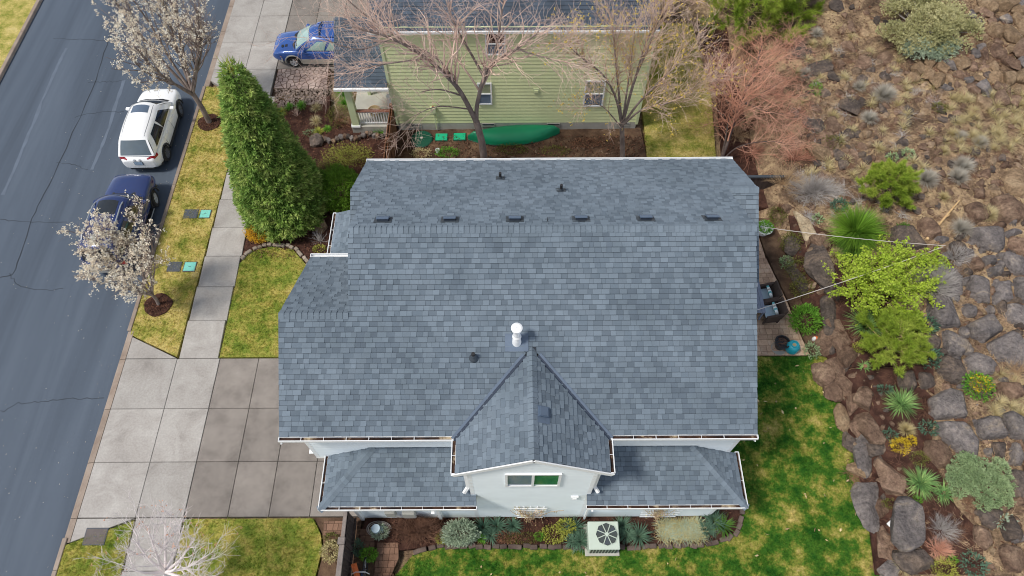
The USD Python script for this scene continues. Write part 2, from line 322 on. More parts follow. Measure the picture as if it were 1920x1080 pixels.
def bush(name, label, cat, base, rad, mat, leaf=(0.07, 0.035), n=900, seed=1, stem='twig_brown', group=None, up=0.4, surf=0.55, lift=0.75, style='leaf', stems=14):
    r = np.random.default_rng(seed); base = np.array(base, float); t = thing(name, label, cat, base, group); rad = np.array(rad, float)
    c = base + [0, 0, rad[2] * lift]; P, D = blob_points(n, c, rad, r, surf); keep = P[:, 2] > base[2]; P, D = P[keep], D[keep]
    D = unit(D + 0.55 * r.normal(size=D.shape) + [0, 0, up])
    if style == 'needle':
        m = 7; Q = np.repeat(P, m, 0); E = unit(np.repeat(D, m, 0) + 0.5 * r.normal(size=(len(P) * m, 3))); fm = blades(Q, E, leaf[0] * (0.6 + 0.8 * r.random(len(Q))), leaf[1], r)
    else:
        fm = leaves(P, D, leaf[0] * (0.6 + 0.8 * r.random(len(P))), leaf[1] * (0.7 + 0.6 * r.random(len(P))), r, 0.15)
    E = blob_points(stems, c, rad * 0.85, r, 0.6)[0]; S = np.stack([base + (E - base) * [0.15, 0.15, 0.0], base + (E - base) * 0.55 + 0.04 * r.normal(size=E.shape), E], 1)
    obj('stems', poly_tubes(S, np.array([[0.012, 0.008, 0.003]]) * np.ones((stems, 1)) * max(rad[2], 0.4), 4), stem, t)
    obj('foliage', fm, mat, t); return t
def twig_bush(name, label, cat, base, rad, mat, n=60, n2=500, seed=1, r0=0.010, up=0.35, group=None, spread=0.5, n3=0, wob=0.2):
    """bare shrub of many forked twigs from one crown of stems"""
    r = np.random.default_rng(seed); base = np.array(base, float); rad = np.array(rad, float); t = thing(name, label, cat, base, group)
    az = r.random(n) * 2 * math.pi; el = (r.random(n) ** 0.7) * 1.0; E = base + np.stack([np.cos(az) * el * rad[0], np.sin(az) * el * rad[1], rad[2] * (1.0 - 0.55 * el ** 2) * (0.75 + 0.5 * r.random(n))], 1)
    s = np.linspace(0, 1, 5)[None, :, None]; B = base + (E - base)[:, :] * [0.12, 0.12, 0]; P = B[:, None] * (1 - s) + E[:, None] * s; P[:, 1:-1] += wob * 0.15 * r.normal(size=(n, 3, 3)) * rad.mean()
    R = r0 * np.linspace(1, 0.35, 5)[None] * (0.6 + 0.8 * r.random((n, 1))); obj('stems', poly_tubes(P, R, 3), mat, t)
    Q, RQ = sprout(P, R, n2, rad.mean() * 0.45, spread, r, up, 0.35, 4, wob, rmin=0.0025)
    mb = MB().add(poly_tubes(Q, RQ, 3))
    if n3: mb.add(poly_tubes(*sprout(Q, RQ, n3, rad.mean() * 0.25, spread, r, up, 0.3, 3, wob, rmin=0.002), 3))
    obj('twigs', mb.m(), mat, t); return t
def tuft(name, label, cat, base, rad, h, mat, n=220, seed=1, w=0.012, droop=1.2, group=None, seg=3):
    """a tuft of grass or a rosette of strap leaves"""
    r = np.random.default_rng(seed); base = np.array(base, float); az = r.random(n) * 2 * math.pi; tilt = 0.15 + 1.05 * r.random(n); q = 0.15 * rad * r.random(n) ** 0.5
    P = base + np.stack([np.cos(az) * q, np.sin(az) * q, 0 * q], 1); D = np.stack([np.cos(az) * np.sin(tilt), np.sin(az) * np.sin(tilt), np.cos(tilt)], 1)
    t = thing(name, label, cat, base, group); obj('leaves', arching(P, D, np.hypot(rad, h) * (0.7 + 0.4 * r.random(n)), w, droop, r, seg), mat, t); return t
def yucca(label, base, rad, seed, mat='yucca_green', n=150, name='yucca', cat='yucca', w=0.034, droop=0.35):
    r = np.random.default_rng(seed); base = np.array(base, float); az = r.random(n) * 2 * math.pi; tilt = np.arccos(np.clip(r.random(n) * 0.95 + 0.03, 0, 1))
    P = base + [0, 0, 0.12] + 0.05 * r.normal(size=(n, 3)) * [1, 1, 0.6]; D = np.stack([np.cos(az) * np.sin(tilt), np.sin(az) * np.sin(tilt), np.cos(tilt)], 1)
    t = thing(name, label, cat, base); obj('stem', cyl(base - [0, 0, 0.05], 0.08, 0.25, 10), 'twig_brown', t)
    obj('leaves', arching(P, D, rad * (0.75 + 0.35 * r.random(n)), w, droop, r, 3), mat, t); return t

# ------------------------------------------------------------------ colours of the place
varied('asphalt', [(0.3, lin(62, 72, 85)), (0.5, lin(73, 84, 98)), (0.72, lin(86, 97, 111))], scale=0.5, detail=8, fine=(0.86, 1.12), fine_scale=60, rough=0.75, bump=0.25, bscale=180, bdist=0.006, stretch=(1.7, 0.10, 1), spec=0.4, distort=0.3)
plain('crack', lin(42, 48, 56), 0.9)
plain('seal_pale', lin(90, 101, 116), 0.8)
varied('kerb_concrete', [(0.3, lin(128, 112, 100)), (0.7, lin(160, 146, 134))], scale=1.2, fine=(0.85, 1.1), rough=0.9, bump=0.3, island=0.08)
varied('concrete', [(0.2, lin(126, 121, 116)), (0.42, lin(158, 153, 148)), (0.6, lin(170, 166, 161)), (0.8, lin(184, 180, 175))], scale=0.9, detail=10, fine=(0.84, 1.1), fine_scale=14, rough=0.9, bump=0.25, bscale=120, bdist=0.005, obj_random=0.08, distort=0.9, rough_n=0.66)
varied('aggregate', [(0.22, lin(102, 96, 91)), (0.5, lin(134, 127, 121)), (0.7, lin(146, 139, 132)), (0.86, lin(168, 160, 153))], scale=1.3, detail=9, fine=(0.6, 1.3), fine_scale=60, rough=0.9, bump=0.5, bscale=90, bdist=0.01, obj_random=0.1, rough_n=0.66)
G = [lin(48, 84, 26), lin(90, 112, 42), lin(140, 138, 66), lin(186, 170, 108)]
varied('turf_dry', [(0.30, lin(96, 118, 46)), (0.42, lin(148, 148, 70)), (0.55, lin(190, 174, 104)), (0.72, lin(214, 196, 136))], scale=1.5, detail=9, fine=(0.55, 1.3), fine_scale=16, rough=0.95, bump=0.8, bscale=50, bdist=0.04, spec=0.1, rough_n=0.72)
varied('turf_mid', [(0.28, lin(74, 108, 38)), (0.45, lin(128, 140, 58)), (0.6, lin(176, 164, 88)), (0.78, lin(204, 186, 122))], scale=1.4, detail=9, fine=(0.55, 1.3), fine_scale=16, rough=0.95, bump=0.8, bscale=50, bdist=0.04, spec=0.1, rough_n=0.72)
varied('turf_green', [(0.37, lin(38, 84, 26)), (0.48, lin(72, 110, 36)), (0.56, lin(136, 138, 62)), (0.68, lin(190, 172, 106))], scale=1.25, detail=9, fine=(0.55, 1.3), fine_scale=16, rough=0.95, bump=0.8, bscale=50, bdist=0.04, spec=0.1, rough_n=0.72)
for nm in ('dry', 'mid', 'green'):
    src = {'dry': [(0.30, lin(112, 140, 54)), (0.42, lin(170, 170, 82)), (0.55, lin(212, 196, 122)), (0.72, lin(232, 214, 152))],
           'mid': [(0.28, lin(86, 126, 44)), (0.45, lin(148, 162, 66)), (0.6, lin(198, 186, 102)), (0.78, lin(222, 204, 138))],
           'green': [(0.37, lin(42, 98, 28)), (0.48, lin(82, 126, 42)), (0.56, lin(152, 156, 72)), (0.68, lin(208, 190, 120))]}[nm]
    varied('blade_' + nm, src, scale={'dry': 1.5, 'mid': 1.4, 'green': 1.25}[nm], detail=9, rough_n=0.72, rough=0.8, bump=0, island=0.45, spec=0.15, translucent=0.25)
varied('soil', [(0.3, lin(62, 48, 40)), (0.5, lin(96, 76, 62)), (0.72, lin(132, 108, 86))], scale=1.4, detail=8, fine=(0.7, 1.25), fine_scale=30, rough=1.0, bump=0.9, bscale=45, bdist=0.04, spec=0.1)
varied('bark_mulch', [(0.3, lin(52, 36, 32)), (0.5, lin(78, 55, 48)), (0.75, lin(108, 78, 66))], scale=3.0, detail=8, fine=(0.6, 1.3), fine_scale=45, rough=1.0, bump=1.0, bscale=60, bdist=0.04, spec=0.1)
varied('hill_soil', [(0.30, lin(68, 56, 48)), (0.42, lin(116, 96, 79)), (0.52, lin(158, 134, 108)), (0.62, lin(188, 164, 130)), (0.74, lin(216, 198, 164))], scale=0.8, detail=11, fine=(0.5, 1.35), fine_scale=9, rough=1.0, bump=1.0, bscale=14, bdist=0.12, spec=0.1, distort=0.9, rough_n=0.7)
varied('mulch_chip', [(0.3, lin(66, 44, 38)), (0.7, lin(124, 88, 70))], scale=6, rough=1.0, bump=0, island=0.5, spec=0.1)
varied('straw', [(0.3, lin(150, 124, 88)), (0.7, lin(206, 188, 146))], scale=1.2, rough=0.9, bump=0, island=0.3, spec=0.1)
varied('pebble', [(0.3, lin(104, 92, 86)), (0.7, lin(158, 140, 128))], scale=2, rough=0.95, bump=0.3, island=0.4)
RK = dict(detail=10, fine=(0.6, 1.3), fine_scale=9, rough=0.92, bump=1.0, bscale=11, bdist=0.12, spec=0.2, distort=1.0, obj_random=0.2, rough_n=0.68)
varied('basalt_grey', [(0.26, lin(78, 73, 74)), (0.42, lin(110, 104, 103)), (0.56, lin(134, 126, 122)), (0.68, lin(160, 146, 130)), (0.8, lin(208, 184, 148))], scale=1.3, **RK)
varied('basalt_brown', [(0.28, lin(82, 66, 57)), (0.45, lin(120, 97, 82)), (0.6, lin(148, 124, 105)), (0.8, lin(194, 168, 138))], scale=1.5, **RK)
varied('basalt_dark', [(0.3, lin(66, 60, 58)), (0.5, lin(98, 88, 82)), (0.8, lin(150, 130, 112))], scale=1.5, **RK)
varied('rock_tan', [(0.3, lin(116, 96, 76)), (0.5, lin(152, 128, 102)), (0.75, lin(184, 162, 132))], scale=1.3, **RK)
varied('rock_pale', [(0.3, lin(128, 112, 92)), (0.5, lin(176, 158, 132)), (0.75, lin(208, 194, 166))], scale=2.2, **RK)
varied('wood_weathered', [(0.3, lin(176, 140, 94)), (0.7, lin(214, 184, 140))], scale=5, rough=0.9, bump=0.4)
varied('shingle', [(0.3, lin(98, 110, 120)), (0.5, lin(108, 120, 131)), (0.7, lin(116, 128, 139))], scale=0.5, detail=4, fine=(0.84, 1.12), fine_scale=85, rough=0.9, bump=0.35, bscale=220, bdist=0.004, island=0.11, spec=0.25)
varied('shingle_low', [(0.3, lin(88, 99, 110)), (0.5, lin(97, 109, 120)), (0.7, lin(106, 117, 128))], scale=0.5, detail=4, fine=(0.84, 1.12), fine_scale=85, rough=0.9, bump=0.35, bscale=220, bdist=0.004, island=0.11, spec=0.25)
varied('shingle_green_house', [(0.3, lin(66, 76, 88)), (0.7, lin(84, 95, 108))], scale=0.8, detail=5, fine=(0.82, 1.14), fine_scale=60, rough=0.9, bump=0.3, bscale=160, bdist=0.004, island=0.16, spec=0.25)
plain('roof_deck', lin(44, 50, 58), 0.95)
plain('white_paint', lin(232, 234, 235), 0.45, vary=0.03)
plain('siding_white', lin(228, 237, 241), 0.6, vary=0.03)
plain('siding_green', lin(216, 222, 172), 0.7, vary=0.04, big=0.5)
plain('trim_green', lin(202, 212, 170), 0.6, vary=0.04)
plain('foundation', lin(170, 168, 160), 0.9, bump=0.3)
plain('valley_metal', lin(50, 60, 76), 0.5, 0.2)
plain('valley_edge', lin(92, 106, 124), 0.6, 0.1)
plain('vent_dark', lin(50, 58, 70), 0.4, 0.2)
plain('vent_slate', lin(88, 104, 124), 0.45, 0.1)
plain('lead_grey', lin(70, 78, 86), 0.5, 0.3)
varied('gutter_debris', [(0.4, lin(34, 24, 22)), (0.56, lin(72, 52, 42)), (0.7, lin(206, 190, 160))], scale=2.2, rough=1, bump=0.8, bscale=60, bdist=0.02)
plain('black_rubber', (0.018, 0.018, 0.02), 0.8)
plain('black_trim', (0.02, 0.021, 0.024), 0.5)
plain('dark_glass', (0.012, 0.016, 0.02), 0.06, spec=0.8, vary=0.02)
plain('window_glass', lin(104, 118, 136), 0.08, spec=0.8, vary=0.1, big=0.9)
plain('window_green', lin(26, 98, 68), 0.1, spec=0.8, vary=0.2, big=3)
plain('sash_reflection', lin(150, 156, 128), 0.1, spec=0.7, vary=0.1)  # beige-green reflection painted into the upper sash panes
plain('window_brown', lin(74, 50, 44), 0.15, spec=0.7, vary=0.25, big=2)
plain('car_white', lin(240, 241, 242), 0.22, coat=1.0, vary=0.01)
plain('car_navy', lin(36, 54, 104), 0.2, 0.25, coat=1.0, vary=0.04)
plain('car_blue', lin(44, 86, 160), 0.2, 0.2, coat=1.0, vary=0.04)
plain('car_silver', lin(178, 176, 168), 0.35, 0.4, vary=0.04)
plain('alloy', lin(196, 198, 202), 0.35, 0.25, vary=0.04)
plain('alloy_dark', lin(104, 106, 112), 0.35, 0.25, vary=0.04)
plain('lamp_red', (0.32, 0.012, 0.02), 0.2, coat=1.0)
plain('lamp_clear', lin(210, 214, 218), 0.12, coat=1.0)
plain('lamp_amber', (0.62, 0.2, 0.03), 0.2, coat=1.0)
plain('plate', lin(150, 172, 196), 0.4, vary=0.25, big=22)
plain('plastic_green', lin(10, 122, 84), 0.4, vary=0.06)
plain('lid_green', lin(20, 168, 122), 0.5, vary=0.05)
plain('lid_dark_green', lin(8, 74, 56), 0.5, vary=0.1)
plain('lid_teal', lin(118, 198, 186), 0.6, vary=0.06, big=4)
plain('lid_dark', lin(70, 76, 86), 0.7, vary=0.15, big=5)
plain('lid_brown', lin(98, 90, 88), 0.8, vary=0.12, big=5)
plain('turquoise', lin(44, 158, 176), 0.3, vary=0.05)
plain('pot_black', (0.016, 0.016, 0.018), 0.4)
plain('wicker', lin(72, 58, 52), 0.8, bump=0.8, bscale=90, vary=0.2, big=30)
plain('cushion', lin(176, 196, 208), 0.9, vary=0.05)
plain('pillow_white', lin(222, 226, 224), 0.95, vary=0.03); plain('pillow_teal', lin(104, 168, 172), 0.95); plain('pillow_grey', lin(150, 148, 142), 0.95)
plain('table_grey', lin(120, 128, 146), 0.6)
varied('paver', [(0.3, lin(158, 128, 108)), (0.5, lin(190, 160, 136)), (0.7, lin(212, 188, 166))], scale=1.6, fine=(0.8, 1.15), fine_scale=40, rough=0.9, bump=0.4, bscale=90, bdist=0.008, obj_random=0.2)
varied('paver_red', [(0.3, lin(104, 78, 64)), (0.7, lin(138, 108, 90))], scale=1.6, fine=(0.8, 1.15), fine_scale=40, rough=0.9, bump=0.4, bscale=90, bdist=0.008, obj_random=0.2)
varied('flagstone', [(0.3, lin(138, 118, 112)), (0.7, lin(178, 160, 152))], scale=1.6, fine=(0.8, 1.15), rough=0.9, bump=0.6, obj_random=0.2)
varied('edging_brick', [(0.3, lin(70, 58, 54)), (0.7, lin(112, 98, 90))], scale=2, fine=(0.8, 1.15), rough=0.95, bump=0.5, obj_random=0.2)
varied('edging_pale', [(0.3, lin(128, 116, 104)), (0.7, lin(168, 156, 142))], scale=2, fine=(0.8, 1.15), rough=0.95, bump=0.5, obj_random=0.15)
varied('fence_wood', [(0.3, lin(46, 38, 38)), (0.7, lin(78, 66, 62))], scale=3, fine=(0.75, 1.2), rough=0.9, bump=0.5, stretch=(4, 4, 0.6), obj_random=0.15)
varied('fence_cap', [(0.3, lin(116, 108, 104)), (0.7, lin(146, 136, 130))], scale=3, fine=(0.8, 1.15), rough=0.9, bump=0.4)
varied('fence_rust', [(0.3, lin(96, 62, 44)), (0.7, lin(142, 100, 74))], scale=3, fine=(0.75, 1.2), rough=0.9, bump=0.4, obj_random=0.12)
plain('orange_wood', lin(206, 104, 46), 0.6, vary=0.1)
plain('ac_case', lin(186, 198, 186), 0.5, vary=0.04); plain('ac_dark', lin(60, 68, 68), 0.6)
plain('steel', lin(190, 194, 200), 0.35, 0.7)
plain('cord_white', lin(214, 206, 200), 0.8)
plain('rail_red', lin(158, 104, 84), 0.7)
varied('bark_grey', [(0.3, lin(104, 92, 88)), (0.7, lin(152, 138, 130))], scale=6, rough=0.95, bump=0.8, bscale=40, bdist=0.02, stretch=(1, 1, 0.3))
varied('bark_dark', [(0.3, lin(74, 62, 58)), (0.7, lin(112, 98, 92))], scale=6, rough=0.95, bump=0.8, bscale=40, bdist=0.02)
varied('twig_pink', [(0.3, lin(190, 158, 146)), (0.7, lin(232, 208, 190))], scale=2, rough=0.9, bump=0, island=0.15)
varied('twig_white', [(0.3, lin(206, 196, 196)), (0.7, lin(236, 228, 226))], scale=2, rough=0.9, bump=0, island=0.1)
varied('twig_grey', [(0.3, lin(116, 100, 94)), (0.7, lin(160, 140, 128))], scale=2, rough=0.9, bump=0, island=0.15)
varied('twig_tan', [(0.3, lin(168, 140, 114)), (0.7, lin(212, 186, 148))], scale=2, rough=0.9, bump=0, island=0.15)
varied('twig_red', [(0.3, lin(176, 118, 98)), (0.5, lin(204, 152, 128)), (0.7, lin(228, 186, 164))], scale=0.8, rough=0.9, bump=0, island=0.2)
varied('twig_brown', [(0.3, lin(92, 66, 54)), (0.7, lin(142, 106, 86))], scale=2, rough=0.9, bump=0, island=0.2)
varied('twig_silver', [(0.3, lin(146, 140, 138)), (0.7, lin(194, 188, 182))], scale=2, rough=0.9, bump=0, island=0.2)
foliage('blossom', [lin(224, 202, 178), lin(246, 234, 214), lin(254, 248, 238)], 0.10, scale=3.0, translucent=0.2)
foliage('bud_yellow', [lin(206, 176, 72), lin(228, 206, 110)], 0.2)
foliage('bud_pink', [lin(196, 140, 112), lin(216, 164, 136)], 0.2)
foliage('spruce', [lin(98, 136, 62), lin(140, 168, 84), lin(200, 210, 128)], 0.5, scale=2.0, translucent=0.35)
foliage('pine', [lin(112, 132, 34), lin(140, 158, 46), lin(170, 184, 66)], 0.35)
foliage('pine_dark', [lin(116, 144, 46), lin(150, 172, 62), lin(190, 200, 96)], 0.42)
foliage('yew', [lin(96, 138, 42), lin(134, 172, 58)], 0.4)
foliage('lime_leaf', [lin(160, 186, 58), lin(190, 208, 84)], 0.25, translucent=0.35)
foliage('leaf_green', [lin(74, 112, 44), lin(104, 140, 56)], 0.3)
foliage('leaf_bright', [lin(92, 150, 48), lin(124, 172, 62)], 0.3)
foliage('leaf_olive', [lin(92, 98, 46), lin(126, 126, 62)], 0.3)
foliage('leaf_blue', [lin(70, 102, 84), lin(112, 142, 118)], 0.3)
foliage('leaf_silver', [lin(150, 168, 144), lin(190, 202, 178)], 0.22)
foliage('leaf_sage', [lin(158, 158, 112), lin(190, 186, 138), lin(210, 204, 160)], 0.22)
foliage('leaf_greygreen', [lin(140, 164, 120), lin(176, 194, 148)], 0.25)
foliage('leaf_yellow', [lin(198, 172, 32), lin(226, 200, 60)], 0.2)
foliage('leaf_gold', [lin(214, 168, 40), lin(228, 184, 64)], 0.15)
foliage('leaf_chart', [lin(150, 160, 66), lin(186, 186, 90)], 0.25)
foliage('leaf_cream', [lin(172, 160, 108), lin(206, 196, 150)], 0.3)
foliage('grass_straw', [lin(188, 172, 124), lin(214, 202, 162)], 0.2)
foliage('grass_silver', [lin(168, 160, 148), lin(206, 202, 190)], 0.2)
foliage('yucca_green', [lin(84, 128, 78), lin(132, 168, 100), lin(186, 208, 134)], 0.5, scale=2.5)
foliage('moss_brown', [lin(128, 92, 70), lin(164, 122, 96)], 0.3)

plain('sky_reflect_glass', lin(88, 100, 108), 0.1, spec=0.8, vary=0.15, big=1.2)  # grey-teal sky reflection painted into the rear glass colour
varied('slope_slab', [(0.28, lin(98, 84, 74)), (0.45, lin(136, 116, 98)), (0.6, lin(166, 144, 120)), (0.8, lin(204, 182, 150))], scale=1.3, **RK)

def clump_bush(name, label, cat, base, rx, ry, h, mat, seed, n=34, leaf=(.09, .03), cr=.25, per=150, stem='twig_brown'):
    """a low shrub of many rounded sprays"""
    r = np.random.default_rng(seed); p0 = np.array(base, float); t = thing(name, label, cat, p0); mb = MB(); St = []
    for k in range(n):
        a, q = r.random() * 6.28, r.random() ** .5; s = cr * (.7 + .6 * r.random()); c_ = p0 + [rx * q * math.cos(a), ry * q * math.sin(a), h * (.45 + .55 * (1 - q * q)) * (.8 + .4 * r.random())]
        P, D = blob_points(per, c_, (s, s, s * .8), r, .5); Q = np.repeat(P, 4, 0); mb.add(leaves(Q, unit(np.repeat(D, 4, 0) + .6 * r.normal(size=Q.shape) + [0, 0, .5]), leaf[0], leaf[1], r)); St.append([p0, (p0 + c_) / 2 + [0, 0, .05], c_])
    obj('stems', poly_tubes(np.array(St), np.array([[.03, .02, .01]]) * np.ones((n, 1)), 4), stem, t); obj('foliage', mb.m(), mat, t); return t
def leafy_bush(name, label, cat, base, rad, mat, seed, n=40, n2=260, leaf=(.09, .075), per=9, twig='twig_tan'):
    """open shrub whose leaves sit in bunches along the shoots"""
    r = np.random.default_rng(seed); base = np.array(base, float); rad = np.array(rad, float); t = thing(name, label, cat, base); az = r.random(n) * 2 * math.pi; el = r.random(n) ** .6
    E = base + np.stack([np.cos(az) * el * rad[0], np.sin(az) * el * rad[1], rad[2] * (1.05 - .5 * el ** 2) * (.7 + .5 * r.random(n))], 1); s = np.linspace(0, 1, 5)[None, :, None]; P = base + (E - base)[:, None] * s; P[:, 1:-1] += .05 * r.normal(size=(n, 3, 3)); R_ = np.linspace(.014, .005, 5)[None] * np.ones((n, 1))
    Q, RQ = sprout(P, R_, n2, rad.mean() * .42, .7, r, .25, .3, 4, .2, rmin=.004); obj('branches', MB().add(poly_tubes(P, R_, 4)).add(poly_tubes(Q, RQ, 3)).m(), twig, t)
    A = np.repeat(np.concatenate([Q[:, 1], Q[:, 2], Q[:, 3], P[:, 3], P[:, 4]]), per, 0); A = A + .045 * r.normal(size=A.shape); D = unit(r.normal(size=A.shape) + [0, 0, .5]); obj('leaves', leaves(A, D, leaf[0] * (.6 + .7 * r.random(len(A))), leaf[1] * (.7 + .5 * r.random(len(A))), r, .15), mat, t); return t
# ================================================================== THE SETTING
gx = np.unique(np.concatenate([np.linspace(-400, -40, 10), np.linspace(-40, 9, 14), np.arange(9, 32, 0.16), np.linspace(32, 60, 16), np.linspace(60, 400, 10)]))
gy = np.unique(np.concatenate([np.linspace(-400, -20, 10), np.linspace(-20, 0, 6), np.arange(0, 46, 0.2), np.linspace(46, 90, 16), np.linspace(90, 400, 10)]))
GX, GY = np.meshgrid(gx, gy)
GZ = hill(np.clip(GX, -100, 45), np.clip(GY, -5, 70)) - 0.25 * smooth01((slope_foot(GY) - GX + 0.15) / 0.3) + 0.10 * (meshkit.fbm(np.stack([GX * 1.6, GY * 1.6, GX * 0], -1), 4, 8) - 0.5) * smooth01((GX - 11.5) / 1)
nx, ny = len(gx), len(gy); i, j = np.meshgrid(np.arange(ny - 1), np.arange(nx - 1), indexing='ij'); a = (i * nx + j).ravel()
struct('hillside_ground', (np.stack([GX.ravel(), GY.ravel(), GZ.ravel()], 1), np.stack([a, a + 1, a + nx + 1, a + nx], 1)), 'hill_soil', True)

# road with its sealed cracks
KX = -14.95
struct('road', bx(-25.05, KX, -60, 120, -0.3, -0.11), 'asphalt')
cr = thing('road_cracks', loc=(-18, 15, -0.1), kind='structure')
def crack(pts, w=0.035, mat='crack', n=6, wob=0.03, seed=0, nm='crack'):
    r = np.random.default_rng(seed); P = spline([at(a, b, -0.1)[:2] for a, b in pts], n); P[1:-1] += wob * r.normal(size=P[1:-1].shape)
    T = unit(np.gradient(P, axis=0)); N = np.stack([-T[:, 1], T[:, 0]], 1); W = w * (0.6 + 0.8 * r.random(len(P)))[:, None] / 2
    V = np.vstack([np.column_stack([P + N * W, np.full(len(P), -0.106)]), np.column_stack([P - N * W, np.full(len(P), -0.106)])]); m = len(P); q = np.arange(m - 1)
    V2 = V.copy(); V2[:, 2] -= 0.02
    obj(nm, (V, np.vstack([np.stack([q, m + q, m + q + 1], 1), np.stack([q, m + q + 1, q + 1], 1)])), mat, cr)
for k, p in enumerate([[(0, 520), (30, 505), (60, 410), (100, 330), (170, 170), (205, 70), (225, 0)], [(0, 411), (50, 416), (125, 416)], [(18, 512), (34, 534), (80, 543), (118, 541)],
                       [(0, 770), (40, 757), (70, 754), (130, 748), (195, 746)], [(100, 72), (150, 74), (205, 76)], [(165, 154), (200, 153), (232, 151)], [(140, 220), (175, 212), (232, 209)], [(106, 304), (140, 309), (165, 318)]]):
    crack(p, 0.032 if k == 0 else 0.02, 'crack', seed=k)
for k, p in enumerate([[(5, 365), (55, 250), (100, 140), (125, 90)], [(172, 318), (200, 250), (232, 150)]]): crack(p, 0.14, 'seal_pale', 8, 0.015, 50 + k, 'pale_seal_line')
r = np.random.default_rng(5)
lt = thing('road_litter', 'pale petals and leaf scraps scattered on the asphalt', 'litter', (-18, 10, -0.1), kind='stuff')
P = np.stack([-15.2 - 6 * r.random(260) ** 1.5, 2 + 26 * r.random(260), np.full(260, -0.1)], 1); D = unit(np.stack([r.normal(size=260), r.normal(size=260), 0.15 + 0 * P[:, 0]], 1))
obj('petals', leaves(P, D, 0.035, 0.022, r), 'blossom', lt)

# kerbs
kb = thing('kerb', loc=(KX, 12, 0), kind='structure')
for y0 in np.arange(-6, 4.4, 2.4): obj('kerb_segment', rbx(KX, KX + 0.15, y0, min(y0 + 2.39, 4.6), -0.3, 0.03, 0.015), 'kerb_concrete', kb)
for y0 in np.arange(12.3, 25.4, 2.4): obj('kerb_segment', rbx(KX, KX + 0.15, y0, min(y0 + 2.39, 25.6), -0.3, 0.03, 0.015), 'kerb_concrete', kb)
k2 = thing('far_kerb', loc=(-25.1, 30, 0), kind='structure')
for y0 in np.arange(20, 48, 2.4): obj('kerb_segment', rbx(-25.25, -25.05, y0, y0 + 2.39, -0.3, 0.05, 0.02), 'kerb_concrete', k2)
far_lawn = sbox(-34, 20, -25.25, 60)
struct('far_verge', patch(far_lawn, 0.8, lambda x, y: 0.0 * x, 0.3), 'turf_dry')

# slabs: each its own piece with an open joint
def quad_slab(pts, parent, mat, name='slab', z=0.0, gap=0.008, edge=0.012):
    P = Polygon(pts).buffer(-gap, join_style='mitre')
    if P.is_empty or P.geom_type != 'Polygon': return
    q = np.array(P.exterior.coords)[:-1]; q2 = np.array(P.buffer(-edge, join_style='mitre').exterior.coords)[:-1]
    if len(q) != len(q2): return obj(name, prism(P, z - 0.2, z), mat, parent)
    if not P.exterior.is_ccw: q = q[::-1]
    if not Polygon(q2).exterior.is_ccw: q2 = q2[::-1]
    k = np.argmin(np.linalg.norm(q2 - q[0], axis=1)); q2 = np.roll(q2, -k, 0); n = len(q)
    V = np.vstack([np.column_stack([q, np.full(n, z - 0.2)]), np.column_stack([q, np.full(n, z - edge)]), np.column_stack([q2, np.full(n, z)])]); F = []
    for l in (0, 1):
        for a in range(n): b = (a + 1) % n; F += [[l * n + a, l * n + b, (l + 1) * n + b], [l * n + a, (l + 1) * n + b, (l + 1) * n + a]]
    tt = trimesh.creation.triangulate_polygon(Polygon(q2), engine='earcut'); tv, tf = tt
    idx = np.argmin(np.linalg.norm(tv[:, None] - q2[None], axis=2), 1)
    F += [[2 * n + idx[x] for x in t] for t in tf]
    return obj(name, (V, np.array(F)), mat, parent)
side = thing('sidewalk', loc=(-11.9, 14, 0), kind='structure')
ys = [11.12, 12.75, 14.3, 15.75, 17.2, 18.7, 20.2, 21.7, 23.2, 24.9]
for a, b in zip(ys[:-1], ys[1:]): quad_slab([(-12.66, a), (-11.17, a), (-11.22 + 0.0 * b, b), (-12.7, b)], side, 'concrete')
for a, b in zip(np.arange(-1.6, 5, 1.72), np.arange(0.12, 6.8, 1.72)): quad_slab([(-12.66, a), (-11.1, a), (-11.1, min(b, 5.24)), (-12.7, min(b, 5.24))], side, 'concrete')
drive = thing('driveway', loc=(-10, 8, 0), kind='structure')
yl = [5.25, 7.14, 9.11, 11.11]
for a, b in zip(yl[:-1], yl[1:]):
    for x0, x1, m in ((-14.68, -12.72, 'concrete'), (-12.72, -11.1, 'concrete')): quad_slab([(x0, a), (x1, a), (x1, b), (x0, b)], drive, m)
    for x0, x1 in ((-11.09, -9.62), (-9.62, -8.24), (-8.24, -6.86), (-6.86, -5.2)): quad_slab([(x0, a), (x1, a), (x1, b), (x0, b)], drive, 'aggregate')
quad_slab([(-14.68, 11.12), (-12.72, 11.12), (-14.68, 12.05)], drive, 'concrete', 'wing')
quad_slab([(-14.68, 5.23), (-14.68, 4.45), (-12.72, 5.23)], drive, 'concrete', 'wing')
gp = thing('gutter_pan', loc=(-14.8, 8, 0), kind='structure')
for a, b in zip([4.45, 5.25, 7.14, 9.11, 11.11], [5.24, 7.13, 9.1, 11.1, 12.3]):
    obj('kerb_segment', hull([[KX, a, -0.3], [KX, b - 0.01, -0.3], [KX, a, -0.085], [KX, b - 0.01, -0.085], [-14.69, a, -0.3], [-14.69, b - 0.01, -0.3], [-14.69, a, -0.004], [-14.69, b - 0.01, -0.004], [KX + 0.05, a, -0.05], [KX + 0.05, b - .01, -0.05]]), 'kerb_concrete', gp)
nd = thing('neighbour_driveway', loc=(-12, 29, 0), kind='structure')
